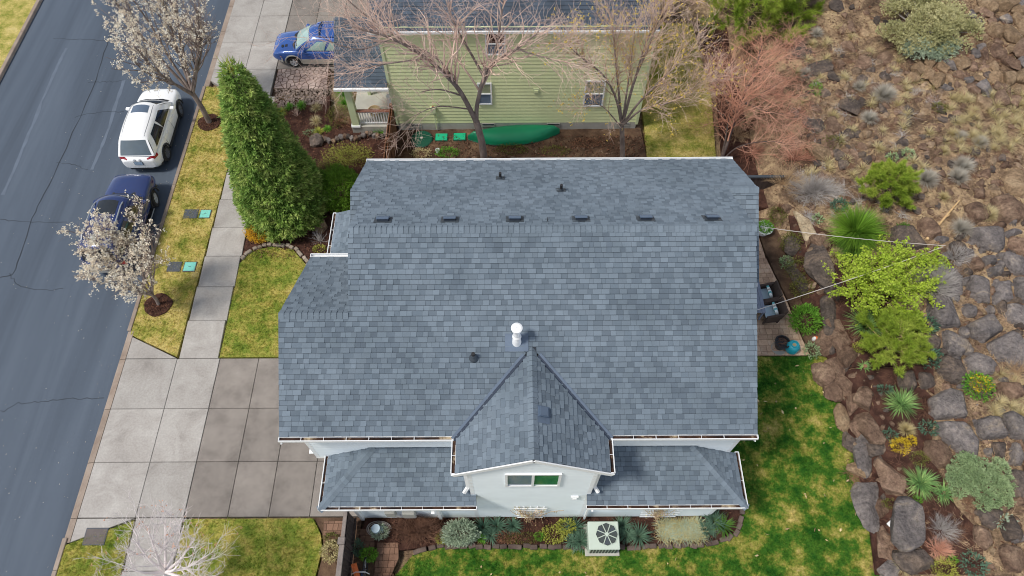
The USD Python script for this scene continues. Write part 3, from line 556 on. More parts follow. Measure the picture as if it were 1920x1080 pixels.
for a, b in zip([24.91, 26.78, 28.75, 30.75, 32.7, 34.7], [26.78, 28.75, 30.75, 32.7, 34.7, 36.7]):
    quad_slab([(-14.68, a if a > 25 else 26.0), (-13.12, a), (-13.12, b), (-14.68, b)], nd, 'concrete'); quad_slab([(-13.12, a), (-11.6, a), (-11.6, b), (-13.12, b)], nd, 'concrete')
    if a > 25:
        for x0, x1 in ((-11.58, -10.1), (-10.1, -8.7), (-8.7, -7.2), (-7.2, -5.8)): quad_slab([(x0, a), (x1, a), (x1, b), (x0, b)], nd, 'aggregate')
for a, b in zip(np.arange(25.62, 38, 2), np.arange(27.6, 40, 2)): obj('kerb_segment', rbx(KX, -14.69, a, b, -0.3, -0.05, 0.015), 'kerb_concrete', gp)

# lawns: a ground sheet each, and the grass that grows on it
LAWN = {}
def lawn(key, poly, mat, z=-0.01, amp=0.03, seed=0):
    zf = lambda x, y: z + amp * (meshkit.fbm(np.stack([x * 0.9, y * 0.9, 0 * x + seed], -1), 3, 2) - 0.5)
    struct(key, patch(poly, 0.25, zf, 0.3), 'turf_' + mat, 30); LAWN[key] = (poly, mat, zf)
lawn('parking_strip_lawn', Polygon([(-14.79, 12.15), (-12.76, 11.2), (-12.71, 25.0), (-13.2, 25.3), (-14.79, 25.6)]), 'dry', seed=1)
lawn('lower_strip_lawn', Polygon([(-14.79, -2), (-12.71, -2), (-12.74, 5.15), (-14.79, 4.38)]), 'mid', seed=2)
fl = [(-11.12, 11.16), (-5.6, 11.16), (-5.6, 13.0), (-7.9, 14.2), (-8.45, 15.3), (-9.1, 16.05), (-10.0, 16.2), (-10.9, 16.0), (-11.17, 15.4)]
lawn('front_lawn', Polygon(fl), 'mid', seed=3)
ll = [(-11.05, 5.19), (-6.75, 5.19), (-6.42, 4.7), (-6.3, 4.2), (-6.4, 3.4), (-6.8, 2.2), (-7.3, -2), (-11.05, -2)]
lawn('corner_lawn', Polygon(ll), 'mid', seed=4)
rl = [(-2.4, 4.24), (-3.3, 4.0), (-3.8, 3.4), (-4.0, 2.4), (-4.0, -2), (12.15, -2), (12.1, 3.3), (12.35, 6.7), (12.2, 9.0), (11.95, 11.06), (6.4, 11.06), (6.4, 6.6), (7.7, 6.4), (7.72, 5.2), (7.45, 4.6), (6.5, 4.27), (2.4, 4.2)]
lawn('side_lawn', Polygon(rl), 'green', seed=5)
lawn('back_lawn', Polygon([(6.1, 20.2), (6.2, 23.0), (6.3, 30), (9.4, 30), (9.6, 24.7), (9.2, 20.5), (9.0, 18.2), (6.3, 18.0)]), 'dry', seed=6)
def grass(name, key, n, label, seed, h=0.07, w=0.012):
    poly, mat, zf = LAWN[key]; import shapely; r = np.random.default_rng(seed); x0, y0, x1, y1 = poly.bounds; y0 = max(y0, 1.0)
    t = thing(name, label, 'grass', (0.5 * (x0 + x1), 0.5 * (y0 + y1), 0), kind='stuff')
    P = np.stack([x0 + (x1 - x0) * r.random(n * 3), y0 + (y1 - y0) * r.random(n * 3)], 1); P = P[shapely.contains_xy(poly.buffer(0.015), P[:, 0], P[:, 1])][:n]
    Z = zf(P[:, 0], P[:, 1]); B = np.column_stack([P, Z]); k = 7; B = np.repeat(B, k, 0); B[:, :2] += 0.02 * r.normal(size=(len(B), 2))
    thick = meshkit.noise(np.stack([B[:, 0] * 1.1, B[:, 1] * 1.1, 0 * B[:, 0]], -1), seed); D = unit(np.stack([0.7 * r.normal(size=len(B)), 0.7 * r.normal(size=len(B)), np.ones(len(B))], 1))
    obj('blades', blades(B, D, h * (0.5 + 0.7 * r.random(len(B))) * (0.6 + 0.8 * thick), w, r), 'blade_' + mat, t)
grass('strip_grass', 'parking_strip_lawn', 6500, 'dry yellow grass of the strip between kerb and sidewalk', 1)
grass('strip_grass', 'lower_strip_lawn', 2600, 'grass of the small kerb strip below the driveway apron', 2)
grass('lawn_grass', 'front_lawn', 5200, 'grass of the small lawn above the driveway', 3)
grass('lawn_grass', 'corner_lawn', 4200, 'grass of the round-cornered lawn below the driveway', 4)
grass('lawn_grass', 'side_lawn', 19000, 'green and straw patched grass of the lawn beside the white house', 5, 0.08, 0.013)
grass('lawn_grass', 'back_lawn', 5200, 'pale dry grass beside the green house', 6)

# planting beds
def bed(name, pts, mat, z=0.0, amp=0.08, res=0.16, seed=0):
    zf = lambda x, y: z + amp * (meshkit.fbm(np.stack([x * 1.7, y * 1.7, 0 * x + seed], -1), 4, 6) - 0.4)
    return struct(name, patch(Polygon(pts), res, zf, 0.3), mat, 40)
bed('entry_bed', [(-11.14, 15.45), (-10.9, 16.04), (-10.0, 16.25), (-9.1, 16.1), (-8.4, 15.33), (-7.85, 14.24), (-5.6, 13.0), (-4.6, 13.5), (-4.6, 19.2), (-8.6, 19.4), (-11.19, 18.6)], 'bark_mulch', seed=1)
bed('upper_bed', [(-11.19, 18.6), (-8.6, 19.4), (-5.2, 19.2), (-5.2, 22.2), (-8.5, 23.4), (-8.7, 24.9), (-11.3, 24.6), (-11.23, 21)], 'bark_mulch', seed=2)
bed('side_yard_soil', [(-5.25, 16.0), (6.1, 16.0), (6.2, 18.0), (6.15, 20.2), (6.0, 22.9), (-5.2, 22.8)], 'soil', -0.02, 0.14, seed=3)
bed('front_bed', [(-4.4, 4.1), (-2.4, 4.29), (2.4, 4.25), (6.5, 4.32), (7.4, 4.64), (7.66, 5.2), (7.6, 6.3), (6.4, 6.6), (6.4, 5.3), (-4.9, 5.3), (-5.15, 4.6)], 'bark_mulch', -0.02, 0.07, seed=4)
bed('gate_soil', [(-6.7, 5.21), (-6.36, 4.7), (-6.24, 4.2), (-6.34, 3.4), (-6.74, 2.2), (-7.2, -2), (-4.06, -2), (-4.06, 2.4), (-3.86, 3.4), (-4.4, 4.06), (-5.1, 4.6), (-5.1, 5.21)], 'soil', -0.03, 0.05, seed=5)
bed('rockery_strip', [(10.35, 17.5), (10.5, 15.6), (10.95, 13.5), (11.2, 11.8), (11.35, 11.1), (11.9, 11.1), (11.9, 13.5), (11.7, 17.5)], 'soil', 0.03, 0.14, seed=6)
bed('hedge_soil', [(9.3, 18.2), (9.5, 20.5), (9.9, 24.7), (9.7, 30), (12, 30), (12, 18)], 'bark_mulch', 0.0, 0.15, seed=7)
for nm_, pp in (('rockery_bed', [(1562, 700), (1690, 690), (1750, 750), (1745, 860), (1790, 950), (1835, 1000), (1845, 1078), (1640, 1078), (1625, 960), (1606, 880)]), ('shrub_bed', [(1478, 405), (1600, 455), (1700, 560), (1745, 620), (1750, 740), (1690, 688), (1562, 698), (1535, 640), (1500, 560)])):
    struct(nm_, patch(Polygon([onhill(*q)[:2] for q in pp]), 0.15, lambda x, y: hill(x, y) + .05 + .07 * meshkit.fbm(np.stack([x * 2, y * 2, 0 * x], -1), 4, 6), 0.3), 'bark_mulch', 40)
# loose cover: bark chips, gravel, straw
def litter(name, label, cat, mat, n, region, seed, size, zf, long=2.2, flat=True):
    r = np.random.default_rng(seed); import shapely; x0, y0, x1, y1 = region.bounds; P = np.stack([x0 + (x1 - x0) * r.random(n * 3), y0 + (y1 - y0) * r.random(n * 3)], 1); P = P[shapely.contains_xy(region, P[:, 0], P[:, 1])][:n]
    B = np.column_stack([P, zf(P[:, 0], P[:, 1]) + 0.03 + 0.03 * r.random(len(P))]); D = unit(np.stack([r.normal(size=len(P)), r.normal(size=len(P)), 0.35 * r.normal(size=len(P))], 1))
    t = thing(name, label, cat, B.mean(0), kind='stuff'); obj('pieces', leaves(B, D, size * long * (0.5 + r.random(len(P))), size * (0.6 + 0.8 * r.random(len(P))), r), mat, t)
flat0 = lambda x, y: 0 * x + 0.02
litter('bark_chips', 'reddish bark chips over the bed around the big conifer', 'bark chips', 'mulch_chip', 9000, Polygon([(-11.1, 15.7), (-8.4, 15.5), (-5.6, 13.4), (-4.8, 14), (-5, 22), (-8.6, 24), (-11.1, 24.3)]), 11, 0.035, flat0)
litter('bark_chips', 'bark chips over the long bed along the white house wall', 'bark chips', 'mulch_chip', 4000, Polygon([(-4.3, 4.3), (6.5, 4.4), (7.5, 5), (6.8, 6), (-4.8, 5.2)]), 12, 0.03, flat0)
litter('fallen_leaves', 'brown leaves lying on the dirt between the two houses', 'leaves', 'mulch_chip', 7000, sbox(-5, 16, 6.1, 22.3), 13, 0.045, flat0)
hz = lambda x, y: hill(x, y)
litter('fallen_leaves', 'a few tan leaves lying on the green side lawn', 'leaves', 'straw', 90, Polygon([(-2, 2.2), (11.6, 2.2), (11.6, 10.8), (8, 10.8), (8, 4), (-2, 3.8)]), 16, 0.06, flat0)
litter('straw_litter', 'dead straw and needles strewn over the rocky slope', 'straw', 'straw', 14000, Polygon([(12.5, 2), (24, 2), (30, 44), (11.5, 44), (11.8, 18)]), 14, 0.02, hz, 9)
litter('slope_debris', 'dark stems and chips strewn over the rocky slope', 'debris', 'mulch_chip', 16000, Polygon([(12.0, 2), (24, 2), (30, 44), (11.0, 44), (11.2, 18)]), 15, 0.035, hz, 4)
def gravel(name, label, region, n, seed, s0, s1, mat, zf, parent=None):
    r = np.random.default_rng(seed); import shapely; x0, y0, x1, y1 = region.bounds; P = np.stack([x0 + (x1 - x0) * r.random(n * 4), y0 + (y1 - y0) * r.random(n * 4)], 1); P = P[shapely.contains_xy(region, P[:, 0], P[:, 1])][:n]
    base = [rock((0, 0, 0), (1, 0.8, 0.6), r, 0, 6, 1, 0.1) for _ in range(8)]; mb = MB(); Z = zf(P[:, 0], P[:, 1])
    for q, (x, y) in enumerate(P):
        s = s0 + (s1 - s0) * r.random() ** 2; v, f = base[q % 8]; a = r.random() * 6.3; ca, sa = math.cos(a), math.sin(a)
        mb.add((v @ np.array([[ca, sa, 0], [-sa, ca, 0], [0, 0, 1]]) * s + [x, y, Z[q] + s * 0.1], f))
    t = thing(name, label, 'gravel', (P[:, 0].mean(), P[:, 1].mean(), float(Z.mean())), kind='stuff'); obj('pebbles', mb.m(), mat, t)
gravel('gravel', 'small stones and gravel below the flagstone pad', Polygon([(-11.3, 24.0), (-8.9, 24.4), (-8.9, 25.35), (-11.35, 25.4)]), 900, 21, 0.025, 0.07, 'pebble', flat0)
gravel('gravel', 'loose stones scattered over the dry slope', Polygon([(12.2, 2), (23, 2), (28, 42), (11.5, 42), (11.8, 18)]), 2600, 22, 0.03, 0.11, 'basalt_brown', hz)
gravel('gravel', 'small stones in the dirt between the two houses', sbox(-5, 16.2, 6.0, 22.2), 700, 23, 0.02, 0.07, 'basalt_brown', flat0)

# flagstone pad beside the blue wagon: voronoi stones, each its own piece
def voronoi_cells(region, n, seed, gap):
    from shapely import voronoi_polygons, MultiPoint; r = np.random.default_rng(seed); x0, y0, x1, y1 = region.bounds; pts = []
    while len(pts) < n:
        p = (x0 + (x1 - x0) * r.random(), y0 + (y1 - y0) * r.random())
        if region.contains(Point(p)) and all((p[0] - q[0]) ** 2 + (p[1] - q[1]) ** 2 > 0.45 * region.area / n for q in pts): pts.append(p)
        elif r.random() < 0.002: n -= 1
    out = []
    for g in voronoi_polygons(MultiPoint(pts), extend_to=region).geoms:
        g = g.intersection(region).buffer(-gap)
        if g.geom_type == 'Polygon' and g.area > 0.004: out.append(g)
    return out
fp = thing('flagstone_pad', 'pinkish grey flagstone pad beside the parked blue wagon', 'paving', (-10.1, 26.1, 0))
obj('sand_bed', prism(Polygon([(-11.5, 25.4), (-8.85, 25.3), (-8.95, 26.95), (-11.5, 26.75)]), -0.2, -0.005), 'soil', fp)
for g in voronoi_cells(Polygon([(-11.48, 25.42), (-8.9, 25.32), (-9.0, 26.9), (-11.48, 26.73)]), 72, 3, 0.018): obj('flagstone', prism(g.simplify(0.01), -0.05, 0.015 + 0.02 * rng.random()), 'flagstone', fp)

# paver patio on the east side of the house
def pavers(t, region, mat, z, seed, s=0.2, name='paver'):
    r = np.random.default_rng(seed); x0, y0, x1, y1 = region.bounds; y = y0; row = 0
    while y < y1:
        h = s * (1.0 if r.random() < 0.7 else 0.75); x = x0 - r.random() * s
        while x < x1:
            w = s * r.choice([0.75, 1.0, 1.0, 1.5]); q = sbox(x, y, x + w, y + h).intersection(region)
            if q.geom_type == 'Polygon' and q.area > 0.008:
                q = q.buffer(-0.006, join_style='mitre')
                if q.geom_type == 'Polygon' and not q.is_empty: quad = prism(q, z - 0.08, z + 0.006 * r.random()); obj(name, quad, mat, t)
            x += w
        y += h
pat = thing('patio', 'paver patio along the right side of the white house', 'patio', (9, 13.5, 0))
PAT = Polygon([(9.25, 11.1), (11.3, 11.1), (11.15, 11.8), (10.9, 13.5), (10.45, 15.6), (10.3, 17.4), (9.25, 17.4)])
obj('sand_bed', prism(PAT, -0.25, -0.03), 'soil', pat); obj('hidden_paving', bx(6.3, 9.245, 11.1, 17.4, -0.2, 0.0), 'paver', pat)
pavers(pat, PAT, 'paver', 0.0, 31, 0.24)
gw = thing('gate_path', 'small brown paver landing on the street side of the wooden fence', 'paving', (-5.9, 4.7, 0)); pavers(gw, Polygon([(-6.3, 4.45), (-5.4, 4.35), (-5.4, 5.1), (-6.35, 5.1)]), 'paver_red', 0.02, 32, 0.22)
g2 = thing('gate_path', 'narrow brown paver strip just inside the wooden fence', 'paving', (-4.8, 4.4, 0)); pavers(g2, Polygon([(-5.12, 4.0), (-4.55, 4.0), (-4.6, 4.85), (-5.1, 4.85)]), 'paver_red', 0.02, 33, 0.21)
g3 = thing('gate_path', 'brown paver path leading towards the lawn behind the fence', 'paving', (-4.2, 3.8, 0)); pavers(g3, Polygon([(-4.52, 3.35), (-4.0, 3.25), (-3.75, 3.9), (-3.8, 4.4), (-4.5, 4.4)]), 'paver_red', 0.02, 34, 0.21)

# edging: one brick after another
def edging(name, label, pts, w, l, h, mat, seed, z=0.0):
    P = spline([(a, b) for a, b in pts], 10); seg = np.r_[0, np.cumsum(np.linalg.norm(np.diff(P, axis=0), axis=1))]; n = int(seg[-1] / l); t = thing(name, label, 'edging', (P[:, 0].mean(), P[:, 1].mean(), z)); r = np.random.default_rng(seed)
    for k in range(n):
        a, b = [np.array([np.interp(s, seg, P[:, 0]), np.interp(s, seg, P[:, 1])]) for s in (k * l + 0.01, (k + 1) * l - 0.01)]; d = unit(b - a); c = (a + b) / 2 + 0.025 * r.normal(size=2); ang = math.atan2(d[1], d[0]) + 0.15 * r.normal()
        L = np.linalg.norm(b - a); hh = h * (0.85 + 0.3 * r.random()); obj('edging_stone', mv(rot(rbx(-L / 2, L / 2, -w / 2, w / 2, -0.1, hh, 0.018), ang), (c[0], c[1], z)), mat, t)
edging('bed_edging', 'pale curved stone edging between the small front lawn and conifer bed', [(-11.1, 15.55), (-10.7, 16.1), (-10.0, 16.27), (-9.1, 16.12), (-8.45, 15.45), (-8.2, 14.75), (-7.8, 14.25)], 0.14, 0.2, 0.1, 'edging_pale', 41)
edging('bed_edging', 'dark stone edging along the bed below the white house wall', [(-3.3, 4.1), (-2.4, 4.27), (0, 4.24), (2.4, 4.22), (5, 4.24), (6.5, 4.31), (7.35, 4.62), (7.66, 5.2), (7.7, 6.2)], 0.15, 0.26, 0.08, 'edging_brick', 42)

# ================================================================== THE WHITE HOUSE
E0, SL, YE, RY = 5.53, 0.593, 6.05, 11.05
RZ = E0 + SL * (RY - YE); CS = 1 / math.sqrt(1 + SL * SL); SN = SL * CS
house = thing('white_house', 'white two-storey house with slate grey shingle roof and front gable', 'house', (0.5, 11, 0))
ROOFS = []                       # (cells, roof part)
def tabs(poly, O, u, v, n, seed, course=0.143, wmin=0.12, wmax=0.28):
    """shingle tabs laid course by course over a polygon of a roof plane (drawn in metres along the eave u and up the slope v)"""
    r = np.random.default_rng(seed); x0, y0, x1, y1 = poly.bounds; inner = poly.buffer(-0.001); O, u, v, n = (np.array(a, float) for a in (O, u, v, n)); out = []; k = 0
    import shapely; shapely.prepare(inner)
    while y0 + k * course < y1 - 0.01:
        b = y0 + k * course; x = x0 - wmax * r.random(); low = False
        while x < x1:
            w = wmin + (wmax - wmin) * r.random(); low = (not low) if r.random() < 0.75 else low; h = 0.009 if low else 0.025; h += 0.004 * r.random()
            q = sbox(max(x, x0) + 0.002, b, min(x + w, x1) - 0.002, b + course * 0.93); x += w
            if q.area < 0.002: continue
            if inner.contains(q): xa, ya, xb, yb = q.bounds; poly4 = [(xa, ya), (xb, ya), (xb, yb), (xa, yb)]
            else:
                q = q.intersection(poly)
                if q.geom_type != 'Polygon' or q.area < 0.003: continue
                poly4 = list(q.exterior.coords)[:-1]
                if not q.exterior.is_ccw: poly4 = poly4[::-1]
            P = np.array(poly4); m = len(P); hh = h + (0.006 - h) * np.clip((P[:, 1] - b) / (course * 0.93), 0, 1)
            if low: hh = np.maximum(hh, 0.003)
            V = np.vstack([O + P[:, :1] * u + P[:, 1:] * v, O + P[:, :1] * u + P[:, 1:] * v + hh[:, None] * n]); F = [[m, m + a, m + a + 1] for a in range(1, m - 1)]
            for a in range(m): c = (a + 1) % m; F += [[a, c, m + c], [a, m + c, m + a]]
            F = np.array(F)
            if np.dot(np.cross(u, v), n) < 0: F = F[:, ::-1]
            out.append((V, F, low))
        k += 1
    return out
def roof(name, faces, seed, mat_deck='roof_deck', thick=0.14, **kw):
    """faces: (polygon in plane coordinates, O, u, v, n)"""
    mb = MB(); cells = []
    for q, (poly, O, u, v, n) in enumerate(faces):
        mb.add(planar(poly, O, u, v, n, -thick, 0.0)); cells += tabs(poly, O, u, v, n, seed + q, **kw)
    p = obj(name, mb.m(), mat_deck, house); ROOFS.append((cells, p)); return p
NF, VF = (0, -SN, CS), (0, CS, SN)           # front slope: normal, uphill
NB, VB = (0, SN, CS), (0, -CS, SN)
yv = lambda y: (y - YE) / CS                 # a world y as a distance up the front slope
DX, DR, DE = 0.53, 2.13, 5.53                # dormer: centre line, half width, eave height
DZ = DE + 0.597 * DR; DYR = YE + (DZ - E0) / SL; DC = 1 / math.sqrt(1 + 0.597 ** 2); DS = 0.597 * DC; DY0 = 5.12; DL = DR / DC
front = Polygon([(-6.4, 0.125), (6.7, 0.125), (6.7, yv(RY)), (-4.48, yv(RY)), (-4.48, yv(9.05)), (-6.4, yv(9.05))]).difference(Polygon([(DX - DR - 0.06, -0.02), (DX + DR + 0.06, -0.02), (DX, yv(DYR) + 0.06)]))
yb = lambda y: (2 * RY - YE - y) / CS        # distance up the back slope from the rear eave
back = Polygon([(-5.0, 0.1), (7.65, 0.1), (7.65, yb(13.5)), (6.7, yb(13.5)), (6.7, yb(RY)), (-4.48, yb(RY)), (-4.48, yb(13.55)), (-5.0, yb(13.55))])
main_roof = roof('main_roof', [(front, (0, YE, E0), (1, 0, 0), VF, NF), (back, (0, 2 * RY - YE, E0), (1, 0, 0), VB, NB)], 100)
gz = E0 + SL * (9.05 - YE)
roof('garage_roof', [(Polygon([(-6.4, 0), (-4.49, 0), (-4.49, 3.0 / CS), (-6.4, 3.0 / CS)]), (0, 12.05, gz - SL * 3.0), (1, 0, 0), VB, NB)], 110)
rz2 = E0 + SL * 2.55
roof('rear_gable_roof', [(Polygon([(6.0, 0), (7.65, 0), (7.65, 2.5 / CS), (6.0, 2.5 / CS)]), (0, 11.0, rz2 - SL * 2.5), (1, 0, 0), VF, NF), (Polygon([(-5.0, 0), (-4.3, 0), (-4.3, 2.5 / CS), (-5.0, 2.5 / CS)]), (0, 11.05, rz2 - SL * 2.5), (1, 0, 0), VF, NF)], 120)
sv = lambda z: (z - DE) / DS                 # dormer slopes
dq = Polygon([(DY0, 0.07), (YE + 0.1, 0.07), (DYR - 0.05, DL), (DY0, DL)])
roof('dormer_roof', [(dq, (DX - DR, 0, DE), (0, 1, 0), (DC, 0, DS), (-DS, 0, DC)), (dq, (DX + DR, 0, DE), (0, 1, 0), (-DC, 0, DS), (DS, 0, DC))], 130, thick=0.10)
# lower hipped roofs on both sides of the bay
PZ, PY0, PY1 = 2.9, 4.80, 6.45; ph = 3.76; ps = (ph - PZ) / (PY1 - PY0); pc = 1 / math.sqrt(1 + ps * ps)
def hip(name, x_out, x_in, hx, seed, y_in0):
    s = 1 if x_out > x_in else -1; L = (PY1 - PY0) / pc; hw = abs(x_out - hx); hs = (ph - PZ) / hw; hc = 1 / math.sqrt(1 + hs * hs)
    return roof(name, [(Polygon([(x_out, 0), (hx, L), (x_in, L), (x_in, 0)]).intersection(sbox(-9, .105, 9, 9)), (0, PY0, PZ), (1, 0, 0), (0, pc, ps * pc), (0, -ps * pc, pc)),
                       (Polygon([(PY0, 0), (PY1, 0), (PY1, hw / hc)]).intersection(sbox(-9, .105, 9, 9)), (x_out, 0, PZ), (0, 1, 0), (-s * hc, 0, hs * hc), (s * hs * hc, 0, hc))], seed, thick=0.08)
hip('lower_left_roof', -5.78, -1.1, -4.17, 140, 0); hip('lower_right_roof', 6.96, 2.2, 5.36, 150, 0)
roof('entry_roof', [(Polygon([(13.6, 0), (15.75, 0), (15.4, 1.95), (13.6, 1.95)]), (-6.6, 0, 2.9), (0, 1, 0), (0.86, 0, 0.51), (-0.51, 0, 0.86))], 160, thick=0.08)

# the 300 shingles that show largest are pieces of their own; the rest of each roof is one part
allc = [(np.linalg.norm(V.mean(0) - [0, 0, CAM_H]) if V[:, 1].mean() < 12 else 99, ri, ci) for ri, (cells, _) in enumerate(ROOFS) for ci, (V, F, low) in enumerate(cells) if len(V) == 8]
big = set((b, c) for _, b, c in sorted(allc)[:300])
for ri, (cells, p) in enumerate(ROOFS):
    rest = {False: MB(), True: MB()}
    for ci, (V, F, low) in enumerate(cells):
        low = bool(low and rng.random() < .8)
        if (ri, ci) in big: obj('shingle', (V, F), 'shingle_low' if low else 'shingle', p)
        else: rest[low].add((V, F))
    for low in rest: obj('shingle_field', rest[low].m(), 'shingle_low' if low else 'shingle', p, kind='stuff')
def caps(p0, p1, na, nb, da, db, parent, name='ridge_cap', step=0.15, w=0.15, seed=0):
    """bent cap shingles along a ridge or hip; da, db: directions down the two slopes, na, nb their normals"""
    p0, p1, na, nb, da, db = (np.array(a, float) for a in (p0, p1, na, nb, da, db)); L = np.linalg.norm(p1 - p0); d = (p1 - p0) / L; n = int(L / step); r = np.random.default_rng(seed); upv = unit(na + nb)
    for k in range(n):
        a0, a1 = p0 + d * k * L / n, p0 + d * ((k + 1) * L / n * 1.0 - 0.004); h0, h1 = 0.035 + 0.006 * r.random(), 0.02
        V = []
        for q, h in ((a0, h0), (a1, h1)):
            V += [q + da * w + na * (h * 0.7), q + upv * h * 1.25, q + db * w + nb * (h * 0.7), q + da * w + na * 0.004, q + db * w + nb * 0.004]
        F = [[0, 1, 6], [0, 6, 5], [1, 2, 7], [1, 7, 6], [3, 0, 5], [3, 5, 8], [2, 4, 9], [2, 9, 7], [0, 3, 1], [1, 3, 4], [1, 4, 2], [5, 6, 8], [6, 9, 8], [6, 7, 9]]
        m = trimesh.Trimesh(np.array(V), F, process=False)
        if np.dot(m.face_normals[0], na) < 0: m.invert()
        obj(name, (m.vertices, m.faces), 'shingle', parent)
caps((6.7, RY, RZ), (-4.48, RY, RZ), NF, NB, [-x for x in VF], [-x for x in VB], main_roof, seed=1)
caps((-4.48, 9.05, gz), (-6.4, 9.05, gz), NF, NB, [-x for x in VF], [-x for x in VB], ROOFS[1][1], seed=2)
caps((7.65, 13.5, rz2 + 0.02), (6.1, 13.5, rz2 + 0.02), NF, NB, [-x for x in VF], [-x for x in VB], ROOFS[2][1], seed=3)
caps((DX, DY0, DZ), (DX, DYR + 0.25, DZ), (-DS, 0, DC), (DS, 0, DC), (-DC, 0, -DS), (DC, 0, -DS), ROOFS[3][1], seed=4)
for (xo, hx, rr, sgn) in ((-5.78, -4.17, 4, -1), (6.96, 5.36, 5, 1)):
    hw = abs(xo - hx); hs = (ph - PZ) / hw; hc = 1 / math.sqrt(1 + hs * hs); p0, p1 = np.array([xo, PY0, PZ]), np.array([hx, PY1, ph]); d = unit(p1 - p0); nf, nsd = np.array([0, -ps * pc, pc]), np.array([sgn * hs * hc, 0, hc])
    da, db = np.cross(d, nf), np.cross(d, nsd); da = da if da[2] < 0 else -da; db = db if db[2] < 0 else -db
    caps(p0, p1, nf, nsd, unit(da), unit(db), ROOFS[rr][1], 'hip_cap', 0.15, 0.13, 5)
# valley flashing beside the dormer
for s in (-1, 1):
    mb, me = MB(), MB()
    a, b = np.array([DX + s * DR, YE, E0]), np.array([DX, DYR, DZ]); d = unit(b - a); uf = unit(np.cross(d, NF)); uf = uf if uf[0] * s > 0 else -uf
    ud = unit(np.cross(d, (s * DS, 0, DC))); ud = ud if ud[0] * s < 0 else -ud; b = b - d * 0.25
    for w0, w1, h, tgt in ((0.0, 0.05, 0.024, mb), (0.05, 0.12, 0.03, me)):
        q = [a + uf * w0, b + uf * w0, b + uf * w1, a + uf * w1]; n = np.array(NF); V = np.array([x + n * hh for hh in (0.0, h) for x in q]); tgt.add(trimesh.convex.convex_hull(V))
    q = [a, b, b + ud * 0.04, a + ud * 0.04]; n = np.array([s * DS, 0, DC]); mb.add(trimesh.convex.convex_hull(np.array([x + n * hh for hh in (0.0, 0.02) for x in q])))
    obj('valley_flashing', mb.m(), 'valley_metal', house); obj('valley_edge', me.m(), 'valley_edge', house)

# walls with lapped boards
def lapped(x0, x1, y, z0, z1, step=0.16, d=0.026, clip=None):
    """lap siding facing -y between x0 and x1; clip(z) may narrow it"""
    mb = MB(); z = z0
    while z < z1 - 0.005:
        zt = min(z + step, z1); a, b = (x0, x1) if clip is None else clip(z); c, e = (x0, x1) if clip is None else clip(zt)
        V = np.array([[a, y - d, z], [b, y - d, z], [e, y - 0.002, zt], [c, y - 0.002, zt], [a, y + 0.1, z], [b, y + 0.1, z], [e, y + 0.1, zt], [c, y + 0.1, zt]])
        if b > a and e - c > -0.01: mb.add((V, np.array([[0, 1, 2, 3], [4, 0, 3, 7], [1, 5, 6, 2], [4, 5, 1, 0], [3, 2, 6, 7], [5, 4, 7, 6]])))
        z = zt
    return mb.m()
bay_clip = lambda z: (-1.24, 2.29) if z <= DE - 0.15 else (DX - (DZ - 0.12 - z) / 0.597 + 0.0, DX + (DZ - 0.12 - z) / 0.597)
bay = obj('bay_wall', lapped(-1.24, 2.29, 5.2, 0.12, DZ - 0.2, clip=bay_clip), 'siding_white', house)
obj('bay_side_wall', bx(-1.24, -1.14, 5.3, 6.6, 0.1, 5.6), 'siding_white', house); obj('bay_side_wall', bx(2.19, 2.29, 5.3, 6.6, 0.1, 5.6), 'siding_white', house)
obj('upper_wall', lapped(-6.08, -1.25, 6.45, 2.82, 5.42), 'siding_white', house); obj('upper_wall', lapped(2.3, 6.64, 6.45, 2.82, 5.42), 'siding_white', house)
obj('lower_wall', lapped(-5.12, -1.25, 5.2, 0.12, 2.8), 'siding_white', house); obj('lower_wall', lapped(2.3, 6.55, 5.2, 0.12, 2.8), 'siding_white', house)
obj('side_wall', bx(6.54, 6.64, 6.55, 15.6, 0.1, 5.45), 'siding_white', house); obj('side_wall', bx(6.45, 6.55, 5.3, 6.54, 0.1, 2.8), 'siding_white', house)
obj('side_wall', bx(-6.08, -5.98, 6.55, 11.7, 2.82, 5.45), 'siding_white', house); obj('side_wall', bx(-5.12, -5.02, 5.3, 15.6, 0.1, 2.8), 'siding_white', house)
obj('gable_wall', hull([(x, y, z) for x in (-4.75, -4.65) for y, z in ((11.3, 2.9), (15.6, 2.9), (11.3, 5.4), (15.6, 5.3), (13.5, 6.75))]), 'siding_white', house); obj('rear_wall', bx(-4.75, 7.4, 15.6, 15.7, 0.1, 5.45), 'siding_white', house)
obj('gable_wall', prism(Polygon([(0, 0), (0.1, 0), (0.1, 0.1), (0, 0.1)]), 0, 0.05) if False else hull([[6.56, 6.6, 5.4], [6.62, 6.6, 5.4], [6.56, 15.5, 5.4], [6.62, 15.5, 5.4], [6.56, RY, RZ - 0.2], [6.62, RY, RZ - 0.2]]), 'siding_white', house)
obj('gable_wall', hull([[-6.06, 6.5, 5.4], [-6.0, 6.5, 5.4], [-6.06, 11.7, 5.3], [-6.0, 11.7, 5.3], [-6.06, 9.05, gz - 0.2], [-6.0, 9.05, gz - 0.2]]), 'siding_white', house)
obj('soffit', bx(-6.35, 6.65, 6.14, 6.44, 5.38, 5.42), 'white_paint', house); obj('soffit', bx(-6.35, -5.1, 6.55, 11.8, 2.76, 2.80), 'white_paint', house)
obj('wall_trim', bx(-6.1, -5.1, 6.42, 6.46, 2.72, 2.815), 'white_paint', house)
obj('foundation', MB().box(-5.1, 6.53, 5.22, 15.6, -0.2, 0.115).m(), 'foundation', house)
